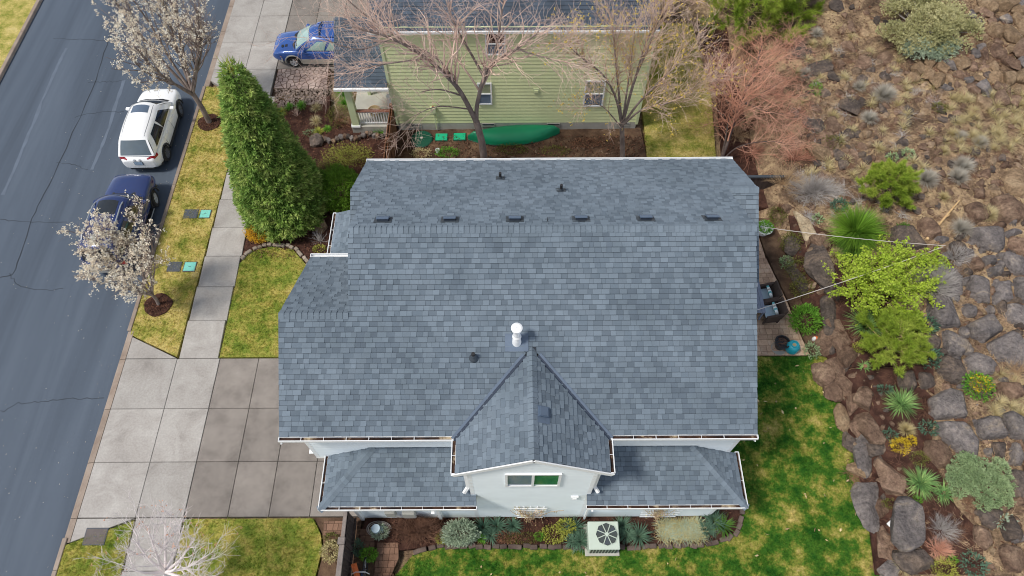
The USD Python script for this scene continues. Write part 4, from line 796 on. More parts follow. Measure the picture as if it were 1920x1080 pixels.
for x, y, z0, z1 in ((-6.1, 6.428, 2.82, 5.42), (6.54, 6.428, 2.82, 5.42), (-5.14, 5.178, 0.12, 2.8), (6.46, 5.178, 0.12, 2.8), (-1.26, 5.178, 0.12, 5.36), (2.19, 5.178, 0.12, 5.36)):
    obj('corner_board', bx(x, x + 0.12, y, y + 0.12, z0, z1), 'white_paint', house)
# rake boards of the front gable
for s in (-1, 1):
    a, b = np.array([DX + s * (DR + 0.02), DY0 - 0.02, DE - 0.09]), np.array([DX, DY0 - 0.02, DZ - 0.09])
    obj('rake_board', bar(a, b, 0.03, 0.16, up=(0, 0, 1)), 'white_paint', house)
for (xa, ya, za, yb_, zb) in ((-6.41, YE, E0, 9.05, gz), (-6.41, 12.05, gz - SL * 3, 9.05, gz), (6.71, YE, E0, RY, RZ), (-4.49, 9.1, gz + .03, RY, RZ), (-5.01, 16.05, E0, 13.55, rz2), (7.66, 16.05, E0, 13.5, rz2), (7.66, 11.0, rz2 - SL * 2.5, 13.5, rz2)):
    obj('rake_edge', bar((xa * .998, ya, za - 0.24), (xa * .998, yb_, zb - 0.24), 0.02, 0.13), 'white_paint', house)
# gutters: open troughs with straps and debris
def gutter(p0, p1, out, name='gutter', w=0.11, h=0.11, straps=0.62, debris=True, seed=0):
    p0, p1, out = (np.array(a, float) for a in (p0, p1, out)); d = unit(p1 - p0); L = np.linalg.norm(p1 - p0); mb = MB(); z = np.array([0, 0, 1.0])
    mid = lambda a, o, zz: p0 + d * a + out * o + z * zz
    mb.add(bar(mid(0, w, -h / 2), mid(L, w, -h / 2), 0.022, h)); mb.add(bar(mid(0, w / 2, -h), mid(L, w / 2, -h), w, 0.012)); mb.add(bar(mid(0, 0.0, -h / 2), mid(L, 0.0, -h / 2), 0.012, h))
    for e in (0.01, L - 0.01): mb.add(bar(mid(e, 0, -h / 2), mid(e, w, -h / 2), 0.02, h))
    g = obj(name, mb.m(), 'white_paint', house); r = np.random.default_rng(seed)
    for k in range(1, int(L / straps)): obj('strap', bar(mid(k * straps, 0, -0.008), mid(k * straps, w, -0.008), 0.014, 0.010), 'white_paint', g)
    if debris:
        n = int(L / 0.05); X = np.linspace(0.03, L - 0.03, n); hh = -h + 0.05 + 0.035 * meshkit.fbm(np.stack([X * 1.3, 0 * X + seed, 0 * X], -1), 3, 4); V = np.array([mid(x, o, hv - abs(o - w / 2) * 0.25) for x, hv in zip(X, hh) for o in (0.01, w / 2, w - 0.02)])
        q = np.arange(n - 1); F = np.vstack([np.stack([q * 3 + o, q * 3 + 3 + o, q * 3 + 4 + o, q * 3 + 1 + o], 1) for o in (0, 1)]); obj('debris', (V, F), 'gutter_debris', g)
gutter((-6.42, YE + 0.10, E0 + .05), (DX - DR - 0.02, YE + 0.10, E0 + .05), (0, -1, 0), seed=1); gutter((DX + DR + 0.02, YE + 0.10, E0 + .05), (6.72, YE + 0.10, E0 + .05), (0, -1, 0), seed=2)
gutter((-5.80, PY0 + 0.09, PZ + .03), (-1.08, PY0 + 0.09, PZ + .03), (0, -1, 0), seed=3, w=0.10); gutter((2.17, PY0 + 0.09, PZ + .03), (6.98, PY0 + 0.09, PZ + .03), (0, -1, 0), seed=4, w=0.10)
gutter((-5.7, PY0, PZ + .03), (-5.7, 6.5, PZ + .03), (-1, 0, 0), seed=5, w=0.10, straps=0.8); gutter((6.88, PY0, PZ + .03), (6.88, 6.5, PZ + .03), (1, 0, 0), seed=6, w=0.10, straps=0.8)
for s in (-1, 1): gutter((DX + s * (DR - 0.05), DY0, DE + .03), (DX + s * (DR - 0.05), YE + 0.1, DE + .03), (s, 0, 0), seed=7, w=0.11, straps=0.5)
gutter((-5.02, 15.96, E0 + .05), (7.67, 15.96, E0 + .05), (0, 1, 0), seed=8, debris=False, straps=30); gutter((-6.42, 12.08, gz - SL * 3), (-4.5, 12.08, gz - SL * 3), (0, 1, 0), seed=9, debris=False, straps=9); gutter((-6.62, 13.58, 2.9), (-6.62, 15.78, 2.9), (-1, 0, 0), seed=10, straps=0.7)
def downspout(pts, w=0.09): obj('downspout', trimesh.util.concatenate([trimesh.Trimesh(*(lambda m: (m[0], np.vstack([m[1][:, :3], m[1][:, [0, 2, 3]]])))(bar(a, b, w, 0.07, up=(0, 1, 0))), process=False) for a, b in zip(pts[:-1], pts[1:])]), 'white_paint', house)
for s in (-1, 1):
    x = DX + s * (DR + 0.06); xw = DX + s * 1.86
    downspout([(x, 5.25, 5.4), (xw, 5.32, 5.1), (xw, 5.32, 3.45), (xw + s * 0.12, 5.16, 3.35)])
downspout([(-2.4, 4.72, 2.8), (-2.4, 5.1, 2.45), (-2.4, 5.1, 0.3)], 0.1); downspout([(2.36, 4.76, 2.8), (2.36, 5.1, 2.5), (2.36, 5.1, 0.2)], 0.05)
downspout([(-5.0, 4.9, 2.8), (-5.0, 5.1, 2.6), (-5.0, 5.1, 0.2)], 0.1)
# window of the front gable
def window(parent, x0, x1, y, z0, z1, split, g1, g2, fr=0.06, name='window', frame='white_paint'):
    mb = MB(); d = 0.05; mb.box(x0, x1, y - d, y, z1 - fr, z1).box(x0, x1, y - d, y, z0, z0 + fr).box(x0, x0 + fr, y - d, y, z0 + fr, z1 - fr).box(x1 - fr, x1, y - d, y, z0 + fr, z1 - fr)
    w = obj(name, mb.m(), frame, parent)
    if split == 'v':
        xm = (x0 + x1) / 2; obj('mullion', bx(xm - fr / 2, xm + fr / 2, y - d - 0.004, y - 0.002, z0 + fr, z1 - fr), frame, w)
        obj('pane', bx(x0 + fr, xm - fr / 2, y - 0.022, y - 0.006, z0 + fr, z1 - fr), g1, w); obj('pane', bx(xm + fr / 2, x1 - fr, y - 0.022, y - 0.006, z0 + fr, z1 - fr), g2, w)
    else:
        zm = (z0 + z1) / 2; obj('mullion', bx(x0 + fr, x1 - fr, y - d - 0.004, y - 0.002, zm - fr / 2, zm + fr / 2), frame, w)
        obj('pane', bx(x0 + fr, x1 - fr, y - 0.018, y - 0.006, zm + fr / 2, z1 - fr), g1, w); obj('pane', bx(x0 + fr, x1 - fr, y - 0.022, y - 0.006, z0 + fr, zm - fr / 2), g2, w)
    return w
window(house, -0.22, 1.32, 5.18, 4.14, 5.38, 'v', 'window_glass', 'window_green', 0.07)
wv = obj('wall_vent', MB().box(1.74, 1.96, 5.12, 5.18, 2.86, 2.92).box(1.78, 1.92, 5.13, 5.18, 2.70, 2.86).m(), 'white_paint', house)
for q in range(4): obj('louvre', bx(1.79, 1.91, 5.105, 5.129, 2.71 + q * 0.036, 2.725 + q * 0.036), 'white_paint', wv)
obj('meter_box', rbx(-4.1, -3.78, 5.02, 5.17, 0.9, 1.4, 0.02), 'foundation', house); obj('meter_box', rbx(-3.55, -3.15, 5.0, 5.17, 0.8, 1.35, 0.02), 'foundation', house)
# things on the roof that belong to it
def onfront(x, y, h=0.0): return np.array([x, y, E0 + SL * (y - YE)]) + np.array(NF) * h
def onback(x, y, h=0.0): return np.array([x, y, E0 + SL * (2 * RY - YE - y)]) + np.array(NB) * h
for x in (-3.6, -1.73, 0.09, 1.94, 3.75, 5.61):
    p = onback(x, 11.52, 0.02); W = 0.15; v = obj('roof_vent', hull([p + np.array([sx * W, a * VB[1], a * VB[2]]) + np.array(NB) * h for sx in (-1, 1) for a, h in ((-0.13, 0), (-0.13, 0.04), (0.05, 0.1), (0.13, 0.1), (0.13, 0))]), 'vent_dark', house)
    obj('vent_hood', hull([p + np.array([sx * (W + 0.02), a * VB[1], a * VB[2]]) + np.array(NB) * h for sx in (-1, 1) for a, h in ((-0.16, 0.05), (0.05, 0.115), (0.16, 0.105), (0.16, 0.085), (-0.15, 0.03))]), 'vent_slate', v)
    obj('flange', hull([p + np.array([sx * (W + 0.1), a * VB[1], a * VB[2]]) + np.array(NB) * h for sx in (-1, 1) for a in (-0.2, 0.2) for h in (0, 0.006)]), 'lead_grey', v)
for x, y in ((-0.36, 14.41), (1.53, 13.45)):
    p = onback(x, y); v = obj('vent_pipe', tube([p - [0, 0, 0.05], p + [0, 0, 0.28]], 0.045, 12), 'black_rubber', house); obj('flashing', hull([p + np.array([sx * 0.14, a * VB[1], a * VB[2]]) + np.array(NB) * h for sx in (-1, 1) for a in (-0.16, 0.14) for h in (0.01, 0.025)]), 'lead_grey', v); obj('collar', cyl(p + [0, 0, 0.02], 0.085, 0.1, 14, 0.05), 'lead_grey', v)
p = onback(1.0, 11.38); obj('spike', MB().add(tube([p, p + [0, 0, 0.22]], 0.012, 6)).add(tube([p + [-.07, 0, .13], p + [.07, 0, .13]], 0.008, 5)).m(), 'black_rubber', house)
p = onfront(-1.06, 7.98); v = obj('vent_pipe', tube([p - [0, 0, 0.05], p + [0, 0, 0.3]], 0.05, 14), 'black_rubber', house); obj('collar', lathe(p, [(0.13, 0.0), (0.12, 0.05), (0.085, 0.12), (0.07, 0.2), (0.055, 0.22)], 18), 'lead_grey', v)
p = onfront(0.12, 8.36); ch = obj('flue', tube([p - [0, 0, 0.1], p + [0, 0, 0.72]], 0.085, 20), 'white_paint', house)
obj('storm_collar', lathe(p + [0, 0, 0.33], [(0.125, 0), (0.12, 0.02), (0.09, 0.09)], 22), 'white_paint', ch); obj('cone_flashing', lathe(p - [0, 0, 0.12], [(0.14, 0.0), (0.13, 0.1), (0.115, 0.28), (0.09, 0.42)], 22), 'white_paint', ch)
obj('cap_band', lathe(p + [0, 0, 0.66], [(0.09, 0), (0.125, 0.02), (0.13, 0.14), (0.125, 0.15)], 22), 'white_paint', ch); obj('cap_lid', lathe(p + [0, 0, 0.8], [(0.15, 0.0), (0.155, 0.04), (0.11, 0.065), (0.01, 0.075)], 26), 'white_paint', ch)
obj('flashing_apron', hull([onfront(0.12 + sx * 0.32, 8.36 + a, h) for sx in (-1, 1) for a in (-0.22, 0.2) for h in (0.012, 0.024)]), 'valley_edge', ch)
q = lambda y, dn, h=0.0: np.array([DX + dn * DC, y, DZ - dn * DS]) + np.array([DS, 0, DC]) * h
v = obj('roof_vent', hull([q(y, d, h) for y in (6.28, 6.55) for d in (0.14, 0.42) for h in (0, 0.10)]), 'vent_slate', house); obj('vent_hood', hull([q(y, d, h) for y in (6.3, 6.53) for d in (0.16, 0.4) for h in (0.10, 0.12)]), 'valley_edge', v); obj('flange', hull([q(y, d, h) for y in (6.12, 6.6) for d in (0.12, 0.5) for h in (0.015, 0.026)]), 'valley_edge', v)
# trellises on the wall
def trellis(label, vlabel, x0, x1, y, z0, z1, seed, vine=True):
    t = thing('trellis', label, 'trellis', ((x0 + x1) / 2, y, z0)); n = 6
    for k in range(n): z = z0 + (z1 - z0) * (k + 0.5) / n; obj('slat', bx(x0 - 0.02 * k, x1 + 0.02 * k, y - 0.05, y - 0.03, z - 0.02, z + 0.02), 'white_paint', t)
    for k in range(5): x = x0 + (x1 - x0) * k / 4; obj('upright', bar((x0 + (x1 - x0) * (0.2 + 0.6 * k / 4), y - 0.02, z0), (x, y - 0.02, z1), 0.035, 0.02, up=(0, 1, 0)), 'white_paint', t)
    r = np.random.default_rng(seed); a = np.array([(x0 + x1) / 2, y - 0.08, z0]); P = np.stack([a + [0, 0, 0] + s * np.array([dx, -0.05, z1 - z0]) for dx in r.normal(size=14) * 0.35 for s in [np.linspace(0, 1, 5)[:, None]]]); P[:, 1:] += 0.05 * r.normal(size=(14, 4, 3))
    Q, RQ = sprout(P, np.full((14, 5), 0.008), 90, 0.25, 0.9, r, 0.0, 0.2, 4, 0.3, rmin=0.003)
    vn = thing('dead_vine', vlabel, 'vine', a); obj('stems', MB().add(poly_tubes(P, np.full((14, 5), 0.008), 4)).add(poly_tubes(Q, RQ, 3)).m(), 'twig_tan', vn); obj('leaves', leaves(Q[:, -1], rdirs(90, r), 0.06, 0.04, r), 'leaf_cream', vn)
trellis('white slatted trellis standing below the gable window', 'dry vine tangled on the trellis below the gable window', 0.12, 0.98, 5.17, 0.1, 1.65, 61); trellis('white slatted trellis standing under the right lower roof', 'dry vine tangled on the trellis under the right lower roof', 4.2, 5.4, 5.17, 0.1, 1.75, 62)

# ================================================================== THE GREEN HOUSE
gh = thing('green_house', 'pale green lap-sided house with dark shingle roof', 'house', (0, 24, 0)); YW = 22.72
wall = obj('wall', bx(-5.25, 5.8, YW, YW + 0.15, 0.3, 5.7), 'trim_green', gh)
z = 0.42; k = 0
while z < 5.62:
    zt = min(z + 0.19, 5.64); V = np.array([[-5.2, YW - 0.026, z], [5.72, YW - 0.026, z], [5.72, YW - 0.006, zt], [-5.2, YW - 0.006, zt], [-5.2, YW, z], [5.72, YW, z], [5.72, YW, zt], [-5.2, YW, zt]])
    obj('siding_board', (V, np.array([[0, 1, 2, 3], [4, 0, 3, 7], [1, 5, 6, 2], [4, 5, 1, 0], [3, 2, 6, 7], [5, 4, 7, 6]])), 'siding_green', wall); z += 0.19
obj('corner_board', bx(-5.3, -5.18, YW - 0.05, YW + 0.2, 0.3, 5.62), 'trim_green', gh); obj('corner_board', bx(5.7, 5.83, YW - 0.05, YW + 0.2, 0.3, 5.62), 'trim_green', gh)
obj('side_wall', bx(5.66, 5.8, YW + 0.16, 33, 0.3, 5.6), 'siding_green', gh); obj('side_wall', bx(-5.25, -5.1, YW + 0.16, 33, 0.3, 5.6), 'siding_green', gh)
obj('foundation', bx(-5.2, 5.75, YW - 0.02, 33, -0.2, 0.415), 'foundation', gh)
for x in (-4.45, -1.05, 1.95, 5.15): f = obj('crawl_vent', bx(x - 0.3, x + 0.3, YW - 0.05, YW - 0.021, 0.18, 0.38), 'foundation', gh); obj('grille', bx(x - 0.26, x + 0.26, YW - 0.062, YW - 0.051, 0.32, 0.37), 'vent_dark', f)
window(gh, -1.03, -0.2, YW - 0.03, 4.35, 5.5, 'h', 'window_brown', 'window_glass', 0.06); window(gh, -1.45, -0.83, YW - 0.03, 1.6, 2.85, 'h', 'sash_reflection', 'window_glass', 0.06); window(gh, 3.2, 4.08, YW - 0.03, 1.45, 2.95, 'h', 'sash_reflection', 'window_glass', 0.06)
v = obj('wall_vent', bx(0.98, 1.22, YW - 0.06, YW - 0.03, 2.25, 2.5), 'trim_green', gh); obj('hood', bx(1.02, 1.18, YW - 0.09, YW - 0.061, 2.3, 2.42), 'siding_green', v)
v = obj('meter_box', rbx(-3.62, -3.36, YW - 0.16, YW - 0.03, 1.15, 1.5, 0.02), 'trim_green', gh); obj('conduit', bx(-3.47, -3.43, YW - 0.1, YW - 0.06, 0.1, 1.15), 'trim_green', v); obj('cap', bx(-3.52, -3.44, YW - 0.14, YW - 0.08, 1.5, 1.56), 'rail_red', v)
# roofs of the green house
def simple_roof(name, poly, O, u, v, n, seed, eave=None):
    p = obj(name, planar(poly, O, u, v, n, -0.12, 0), 'roof_deck', gh); mb = MB()
    for c in tabs(poly, O, u, v, n, seed, 0.16, 0.2, 0.6): mb.add(c[:2])
    obj('shingle_field', mb.m(), 'shingle_green_house', p, kind='stuff'); return p
simple_roof('main_roof', Polygon([(-5.65, 0), (5.9, 0), (5.9, 5.2), (-5.65, 5.2)]), (0, 22.62, 5.6), (1, 0, 0), VF, NF, 300)
obj('main_roof', planar(Polygon([(-5.65, 0), (5.9, 0), (5.9, 5.2), (-5.65, 5.2)]), (0, 22.62 + 10.4 * CS, 5.6), (1, 0, 0), VB, NB, -0.12, 0), 'roof_deck', gh)
porch = simple_roof('porch_roof', Polygon([(-7.55, 0), (-5.3, 0), (-5.3, 3.0), (-7.55, 3.0)]), (0, 22.45, 2.84), (1, 0, 0), VF, NF, 310)
obj('garage_wall', bx(-7.35, -5.3, 25.1, 25.25, 0, 3.7), 'siding_green', gh)
obj('gutter', bx(-5.66, 5.92, 22.54, 22.64, 5.50, 5.60), 'white_paint', gh); obj('gutter', bx(-7.58, -5.24, 22.33, 22.44, 2.72, 2.83), 'white_paint', gh)
simple_roof('garage_roof', Polygon([(-7.55, 0), (-5.66, 0), (-5.66, 2.8), (-7.55, 2.8)]), (0, 27.2, 4.35), (1, 0, 0), VF, NF, 320); obj('gutter', bx(-7.56, -6.7, 27.07, 27.18, 4.24, 4.34), 'white_paint', gh)
# porch: tapered column, rail with balusters, floor
obj('porch_floor', bx(-7.3, -5.3, 22.5, 25.0, -0.1, 0.42), 'foundation', gh)
c = obj('porch_column', hull([(-7.25, 22.5, 0.42), (-6.93, 22.5, 0.42), (-7.25, 22.82, 0.42), (-6.93, 22.82, 0.42), (-7.22, 22.53, 2.72), (-6.97, 22.53, 2.72), (-7.22, 22.8, 2.72), (-6.97, 22.8, 2.72)]), 'trim_green', gh); obj('base', rbx(-7.3, -6.88, 22.46, 22.87, 0.36, 0.5, 0.02), 'white_paint', c)
rail = obj('porch_rail', bx(-6.92, -5.3, 22.58, 22.72, 1.24, 1.3), 'rail_red', gh); obj('bottom_rail', bx(-6.92, -5.3, 22.62, 22.68, 0.5, 0.56), 'white_paint', rail); obj('top_rail', bx(-6.92, -5.3, 22.61, 22.69, 1.17, 1.238), 'white_paint', rail)
for x in np.linspace(-6.82, -5.4, 13): obj('baluster', bx(x - 0.02, x + 0.02, 22.63, 22.67, 0.56, 1.17), 'white_paint', rail)
obj('porch_post', bx(-6.75, -6.62, 24.5, 24.62, 0.42, 3.6), 'trim_green', gh)
sb = thing('white_snowboard', 'long narrow white board leaning at the porch corner', 'board', (-5.42, 22.9, 0.4)); obj('board', hull([(-5.5, 22.75, 0.42), (-5.3, 22.75, 0.42), (-5.5, 22.78, 0.42), (-5.3, 22.78, 0.42), (-5.52, 22.9, 1.9), (-5.32, 22.9, 1.9), (-5.47, 22.93, 2.0), (-5.37, 22.93, 2.0)]), 'white_paint', sb); obj('binding', bx(-5.46, -5.34, 22.72, 22.76, 0.9, 1.0), 'lead_grey', sb)
bk = thing('wicker_basket', 'straw coloured basket on the green house porch', 'basket', (-6.3, 23.3, 0.42)); obj('basket', lathe((-6.3, 23.3, 0.42), [(0.2, 0), (0.3, 0.25), (0.27, 0.25), (0.18, 0.03)], 16), 'straw', bk); obj('rim', tube([(-6.3 + 0.29 * math.cos(t), 23.3 + 0.29 * math.sin(t), 0.67) for t in np.linspace(0, 6.28, 17)], 0.02, 5), 'twig_tan', bk)
# ================================================================== CARS
def loft(sections):
    S = np.array(sections, float); n, m, _ = S.shape; i, j = np.meshgrid(np.arange(n - 1), np.arange(m), indexing='ij'); j2 = (j + 1) % m
    q = np.stack([i * m + j, i * m + j2, (i + 1) * m + j2, (i + 1) * m + j], -1).reshape(-1, 4)
    F = np.vstack([q[:, [0, 1, 2]], q[:, [0, 2, 3]]]); V = S.reshape(-1, 3); c0, c1 = len(V), len(V) + 1; V = np.vstack([V, S[0].mean(0), S[-1].mean(0)]); a = np.arange(m); b = (a + 1) % m
    F = np.vstack([F, np.stack([np.full(m, c0), b, a], 1), np.stack([np.full(m, c1), (n - 1) * m + a, (n - 1) * m + b], 1)])
    t = trimesh.Trimesh(V, F, process=False)
    if t.volume < 0: t.invert()
    return t
def car(name, label, loc, heading, S):
    """x forward, y left, z up in the car's own frame; S holds its shape"""
    t = thing(name, label, 'car', loc, group=None); loc = np.array(loc, float)
    W = lambda m: mv(rot((np.asarray(meshkit.arrays(m)[0]), meshkit.arrays(m)[1]), heading), loc)
    L, w, wb = S['L'], S['w'] / 2, S['wb']; ax = S['ax']; wr = S['wr']
    xs = np.array(S['xs']); zb, zs, zc, ww = (np.array(S[k]) for k in ('zb', 'zs', 'zc', 'ww')); xi = np.linspace(0, 1, 49); xi = np.sort(np.r_[xi, 0.006, 0.012, 0.988, 0.994]); x = -L / 2 + L * xi
    from scipy.interpolate import PchipInterpolator as PI
    fb, fs, fc, fw = (PI(xs, a)(xi) for a in (zb, zs, zc, ww)); sec = []
    for X, b, s_, c, k in zip(x, fb, fs, fc, fw):
        h = w * k; pts = [(0, b), (0.75 * h, b), (0.93 * h, b + 0.05), (0.985 * h, b + 0.15), (h, b + 0.45 * (s_ - b)), (0.99 * h, b + 0.72 * (s_ - b)), (0.965 * h, s_ - 0.07), (0.93 * h, s_ - 0.015), (0.86 * h, s_ + 0.3 * (c - s_)), (0.6 * h, s_ + 0.8 * (c - s_)), (0.3 * h, c - 0.003), (0, c)]
        sec.append([(X, y, z) for y, z in pts] + [(X, -y, z) for y, z in pts[-2:0:-1]])
    body = loft(sec); man = manifold3d.Manifold(manifold3d.Mesh(np.asarray(body.vertices, np.float32), np.asarray(body.faces, np.uint32)))
    for a in ax:
        for sgn in (-1, 1):
            cy = trimesh.creation.cylinder(wr + 0.055, 0.6, sections=36); cy.apply_transform(trimesh.transformations.rotation_matrix(math.pi / 2, [1, 0, 0])); cy.apply_translation([a, sgn * (w + 0.06), wr + 0.02])
            man = man - manifold3d.Manifold(manifold3d.Mesh(np.asarray(cy.vertices, np.float32), np.asarray(cy.faces, np.uint32)))
    bm = man.to_mesh(); bv, bf = np.array(bm.vert_properties)[:, :3], np.array(bm.tri_verts)
    body_p = obj('body', W((bv, bf)), S['paint'], t, 34)
    # cabin: four leaning faces with a crowned roof
    (xr0, xf0, w0, z0), (xr1, xf1, w1, z1) = S['cab0'], S['cab1']
    A = {'rear': [(xr0, w0 * .96, z0), (xr0, -w0 * .96, z0), (xr1, -w1, z1), (xr1, w1, z1)], 'left': [(xf0, w0 * .97, z0), (xr0, w0 * .96, z0), (xr1, w1, z1), (xf1, w1 * .96, z1)],
         'front': [(xf0, -w0 * .97, z0), (xf0, w0 * .97, z0), (xf1, w1 * .96, z1), (xf1, -w1 * .96, z1)], 'right': [(xr0, -w0 * .96, z0), (xf0, -w0 * .97, z0), (xf1, -w1 * .96, z1), (xr1, -w1, z1)]}
    bul = {'rear': 0.09, 'front': 0.16, 'left': 0.05, 'right': 0.05}
    def surf(face, s, u, off=0.0):
        P = np.array(A[face], float); s, u = np.asarray(s, float)[..., None], np.asarray(u, float)[..., None]
        q = P[0] * (1 - s) * (1 - u) + P[1] * s * (1 - u) + P[2] * s * u + P[3] * (1 - s) * u; n = unit(np.cross(P[1] - P[0], P[3] - P[0]))
        n = n if np.dot(n, P.mean(0) - [(xr0 + xf0) / 2, 0, z0]) > 0 else -n
        return q + n * (bul[face] * 4 * s * (1 - s) * (0.75 + 0.25 * u) + 0.03 * 4 * u * (1 - u) + off)
    def grid(face, s0, s1, u0, u1, off, ns=10, nu=6, trap=0.0):
        ss, uu = np.meshgrid(np.linspace(0, 1, ns), np.linspace(0, 1, nu)); V = surf(face, s0 + (s1 - s0) * ss + trap * uu * (0.5 - ss) * 2, u0 + (u1 - u0) * uu, off).reshape(-1, 3)
        i, j = np.meshgrid(np.arange(nu - 1), np.arange(ns - 1), indexing='ij'); k = (i * ns + j).ravel(); return V, np.stack([k, k + 1, k + ns + 1, k + ns], 1)
    mb = MB()
    for f_ in A: mb.add(grid(f_, 0, 1, 0, 1, 0.0, 14, 7))
    # roof: fill between the four top edges with a crown
    n = 14; top = [surf(f_, np.linspace(0, 1, n), np.ones(n)) for f_ in ('left', 'rear', 'right', 'front')]; lf, re, ri, fr = top; ss = np.linspace(0, 1, n)
    U, Vv = np.meshgrid(ss, ss, indexing='ij'); le, rg = lf[::-1], ri     # both run rear -> front
    Pq = (1 - Vv)[..., None] * le[:, None] + Vv[..., None] * rg[:, None] + (1 - U)[..., None] * re[None] + U[..., None] * fr[::-1][None]
    Pq -= ((1 - U) * (1 - Vv))[..., None] * le[0] + (U * (1 - Vv))[..., None] * le[-1] + ((1 - U) * Vv)[..., None] * rg[0] + (U * Vv)[..., None] * rg[-1]
    crown = S.get('crown', 0.06); bump_ = np.clip(1 - (2 * Vv - 1) ** 4, 0, 1) * np.clip(1 - (2 * U - 1) ** 6, 0, 1); Pq[..., 2] += crown * bump_ ** 0.7
    i, j = np.meshgrid(np.arange(n - 1), np.arange(n - 1), indexing='ij'); k = (i * n + j).ravel(); roofq = (Pq.reshape(-1, 3), np.stack([k, k + n, k + n + 1, k + 1], 1)); mb.add(roofq)
    cv, cf = mb.m(); tm = trimesh.Trimesh(cv, cf); tm.merge_vertices(digits_vertex=4); tm.fix_normals(multibody=False); obj('cabin', W((tm.vertices, tm.faces)), S['paint'], t, 50)
    def roofpt(u, v, off=0.006):
        iu, iv = u * (n - 1), v * (n - 1); a, b = min(int(iu), n - 2), min(int(iv), n - 2); fu, fv = iu - a, iv - b
        return (Pq[a, b] * (1 - fu) + Pq[a + 1, b] * fu) * (1 - fv) + (Pq[a, b + 1] * (1 - fu) + Pq[a + 1, b + 1] * fu) * fv + [0, 0, off]
    def solid(g, nrm_face=None): return g
    obj('windscreen', W(grid('front', 0.05, 0.95, 0.06, 0.93, 0.008)), S.get('glass', 'dark_glass'), t, True); obj('rear_window', W(grid('rear', 0.07, 0.93, S.get('rw0', 0.1), 0.9, 0.008)), S.get('rglass', 'dark_glass'), t, True)
    for f_ in ('left', 'right'):
        for a, b in S['side']: s0, s1 = (1 - b, 1 - a) if f_ == 'left' else (a, b); obj('side_window', W(grid(f_, s0, s1, 0.10, 0.88, 0.009, trap=S.get('trap', 0.03))), S.get('sglass', 'dark_glass'), t, True)
    if 'sunroof' in S:
        a0, a1, v0, v1 = S['sunroof']; G_ = np.array([[roofpt(a0 + (a1 - a0) * p, v0 + (v1 - v0) * q, 0.008) for q in np.linspace(0, 1, 7)] for p in np.linspace(0, 1, 5)]); k = np.array([[i * 7 + j, (i + 1) * 7 + j, (i + 1) * 7 + j + 1, i * 7 + j + 1] for i in range(4) for j in range(6)]); obj('sunroof', W((G_.reshape(-1, 3), k)), 'vent_slate' if S['paint'] == 'car_white' else 'dark_glass', t, True)
    for v_ in S.get('seams', ()):
        P = np.array([roofpt(u, v_, 0.004) for u in np.linspace(0.04, 0.96, 9)]); obj('roof_seam', W(tube(P, 0.008, 5)), 'lead_grey', t)
    if 'rails' in S:
        for v_ in (0.09, 0.91):
            P = np.array([roofpt(u, v_, 0.07) for u in np.linspace(0.12, 0.9, 9)]); P[0, 2] -= 0.06; P[-1, 2] -= 0.06; obj('roof_rail', W(tube(P, 0.026, 8)), S['rails'], t)
        for u in S.get('crossbars', ()): obj('crossbar', W(tube([roofpt(u, 0.06, 0.09), roofpt(u, 0.5, 0.12), roofpt(u, 0.94, 0.09)], 0.028, 8)), 'black_trim', t)
    for sgn in (-1, 1):
        for a, steer in zip(ax, (0, S.get('steer', 0))):
            c0 = np.array([a, sgn * (w - 0.11), wr]); place = lambda m: W(rot(m, steer, c0)); ty = lathe((0, 0, 0), [(wr * .62, -.1), (wr * .95, -.1), (wr, -.07), (wr, .07), (wr * .95, .1), (wr * .62, .1)], 30); ty = mv(rot(ty, -sgn * math.pi / 2, axis='x'), c0)
            wh = obj('wheel', place(ty), 'black_rubber', t, 40); rm = MB().add(mv(rot(lathe((0, 0, 0), [(wr * .5, .02), (wr * .63, .098), (wr * .66, .1), (wr * .66, .06), (wr * .5, .0)], 30), -sgn * math.pi / 2, axis='x'), c0))
            for q in range(S.get('spokes', 5)):
                th = q * 2 * math.pi / S.get('spokes', 5) + 0.3; rm.add(bar(c0 + [0, sgn * 0.075, 0], c0 + [wr * .62 * math.cos(th), sgn * 0.085, wr * .62 * math.sin(th)], wr * .2, 0.03, up=(0, 1, 0)))
            rm.add(mv(rot(cyl((0, 0, 0), wr * .16, 0.1, 14), -sgn * math.pi / 2, axis='x'), c0)); obj('rim', place(rm.m()), S.get('rim', 'alloy'), wh); obj('brake_disc', place(mv(rot(cyl((0, 0, -0.02), wr * .55, 0.04, 24), -sgn * math.pi / 2, axis='x'), c0)), 'black_trim', wh)
            if S.get('arch'): th = np.linspace(-0.1, math.pi + 0.1, 16); obj('wheel_arch', W(tube(np.stack([a + (wr + .075) * np.cos(th), np.full(16, sgn * (w - 0.012)), wr + .02 + (wr + .075) * np.sin(th)], 1), 0.035, 6)), S['arch'], t)
        mx = xf0 - S.get('mir', 0.45); m = rbx(mx - 0.09, mx + 0.08, -0.11, 0.11, -0.075, 0.075, 0.04); obj('mirror', W(mv(m, (0, sgn * (w + 0.07), z0 + 0.12))), S.get('mirror', S['paint']), t)
        obj('mirror_arm', W(bar((mx, sgn * (w * .93), z0 + 0.05), (mx, sgn * (w + 0.02), z0 + 0.1), 0.06, 0.05)), 'black_trim', t)
        for hx in S['handles']: obj('door_handle', W(rbx(hx - 0.1, hx + 0.1, sgn * w * .985 - 0.02, sgn * w * .985 + 0.02, z0 - 0.2, z0 - 0.165, 0.008)), S.get('handle', S['paint']), t)
        for hx in S['doors']: obj('door_seam', W(tube([(hx, sgn * w * 1.003, 0.42), (hx, sgn * w * 1.0, 0.7), (hx - .02, sgn * w * .955, z0 - 0.05)], 0.006, 4)), 'black_trim', t)
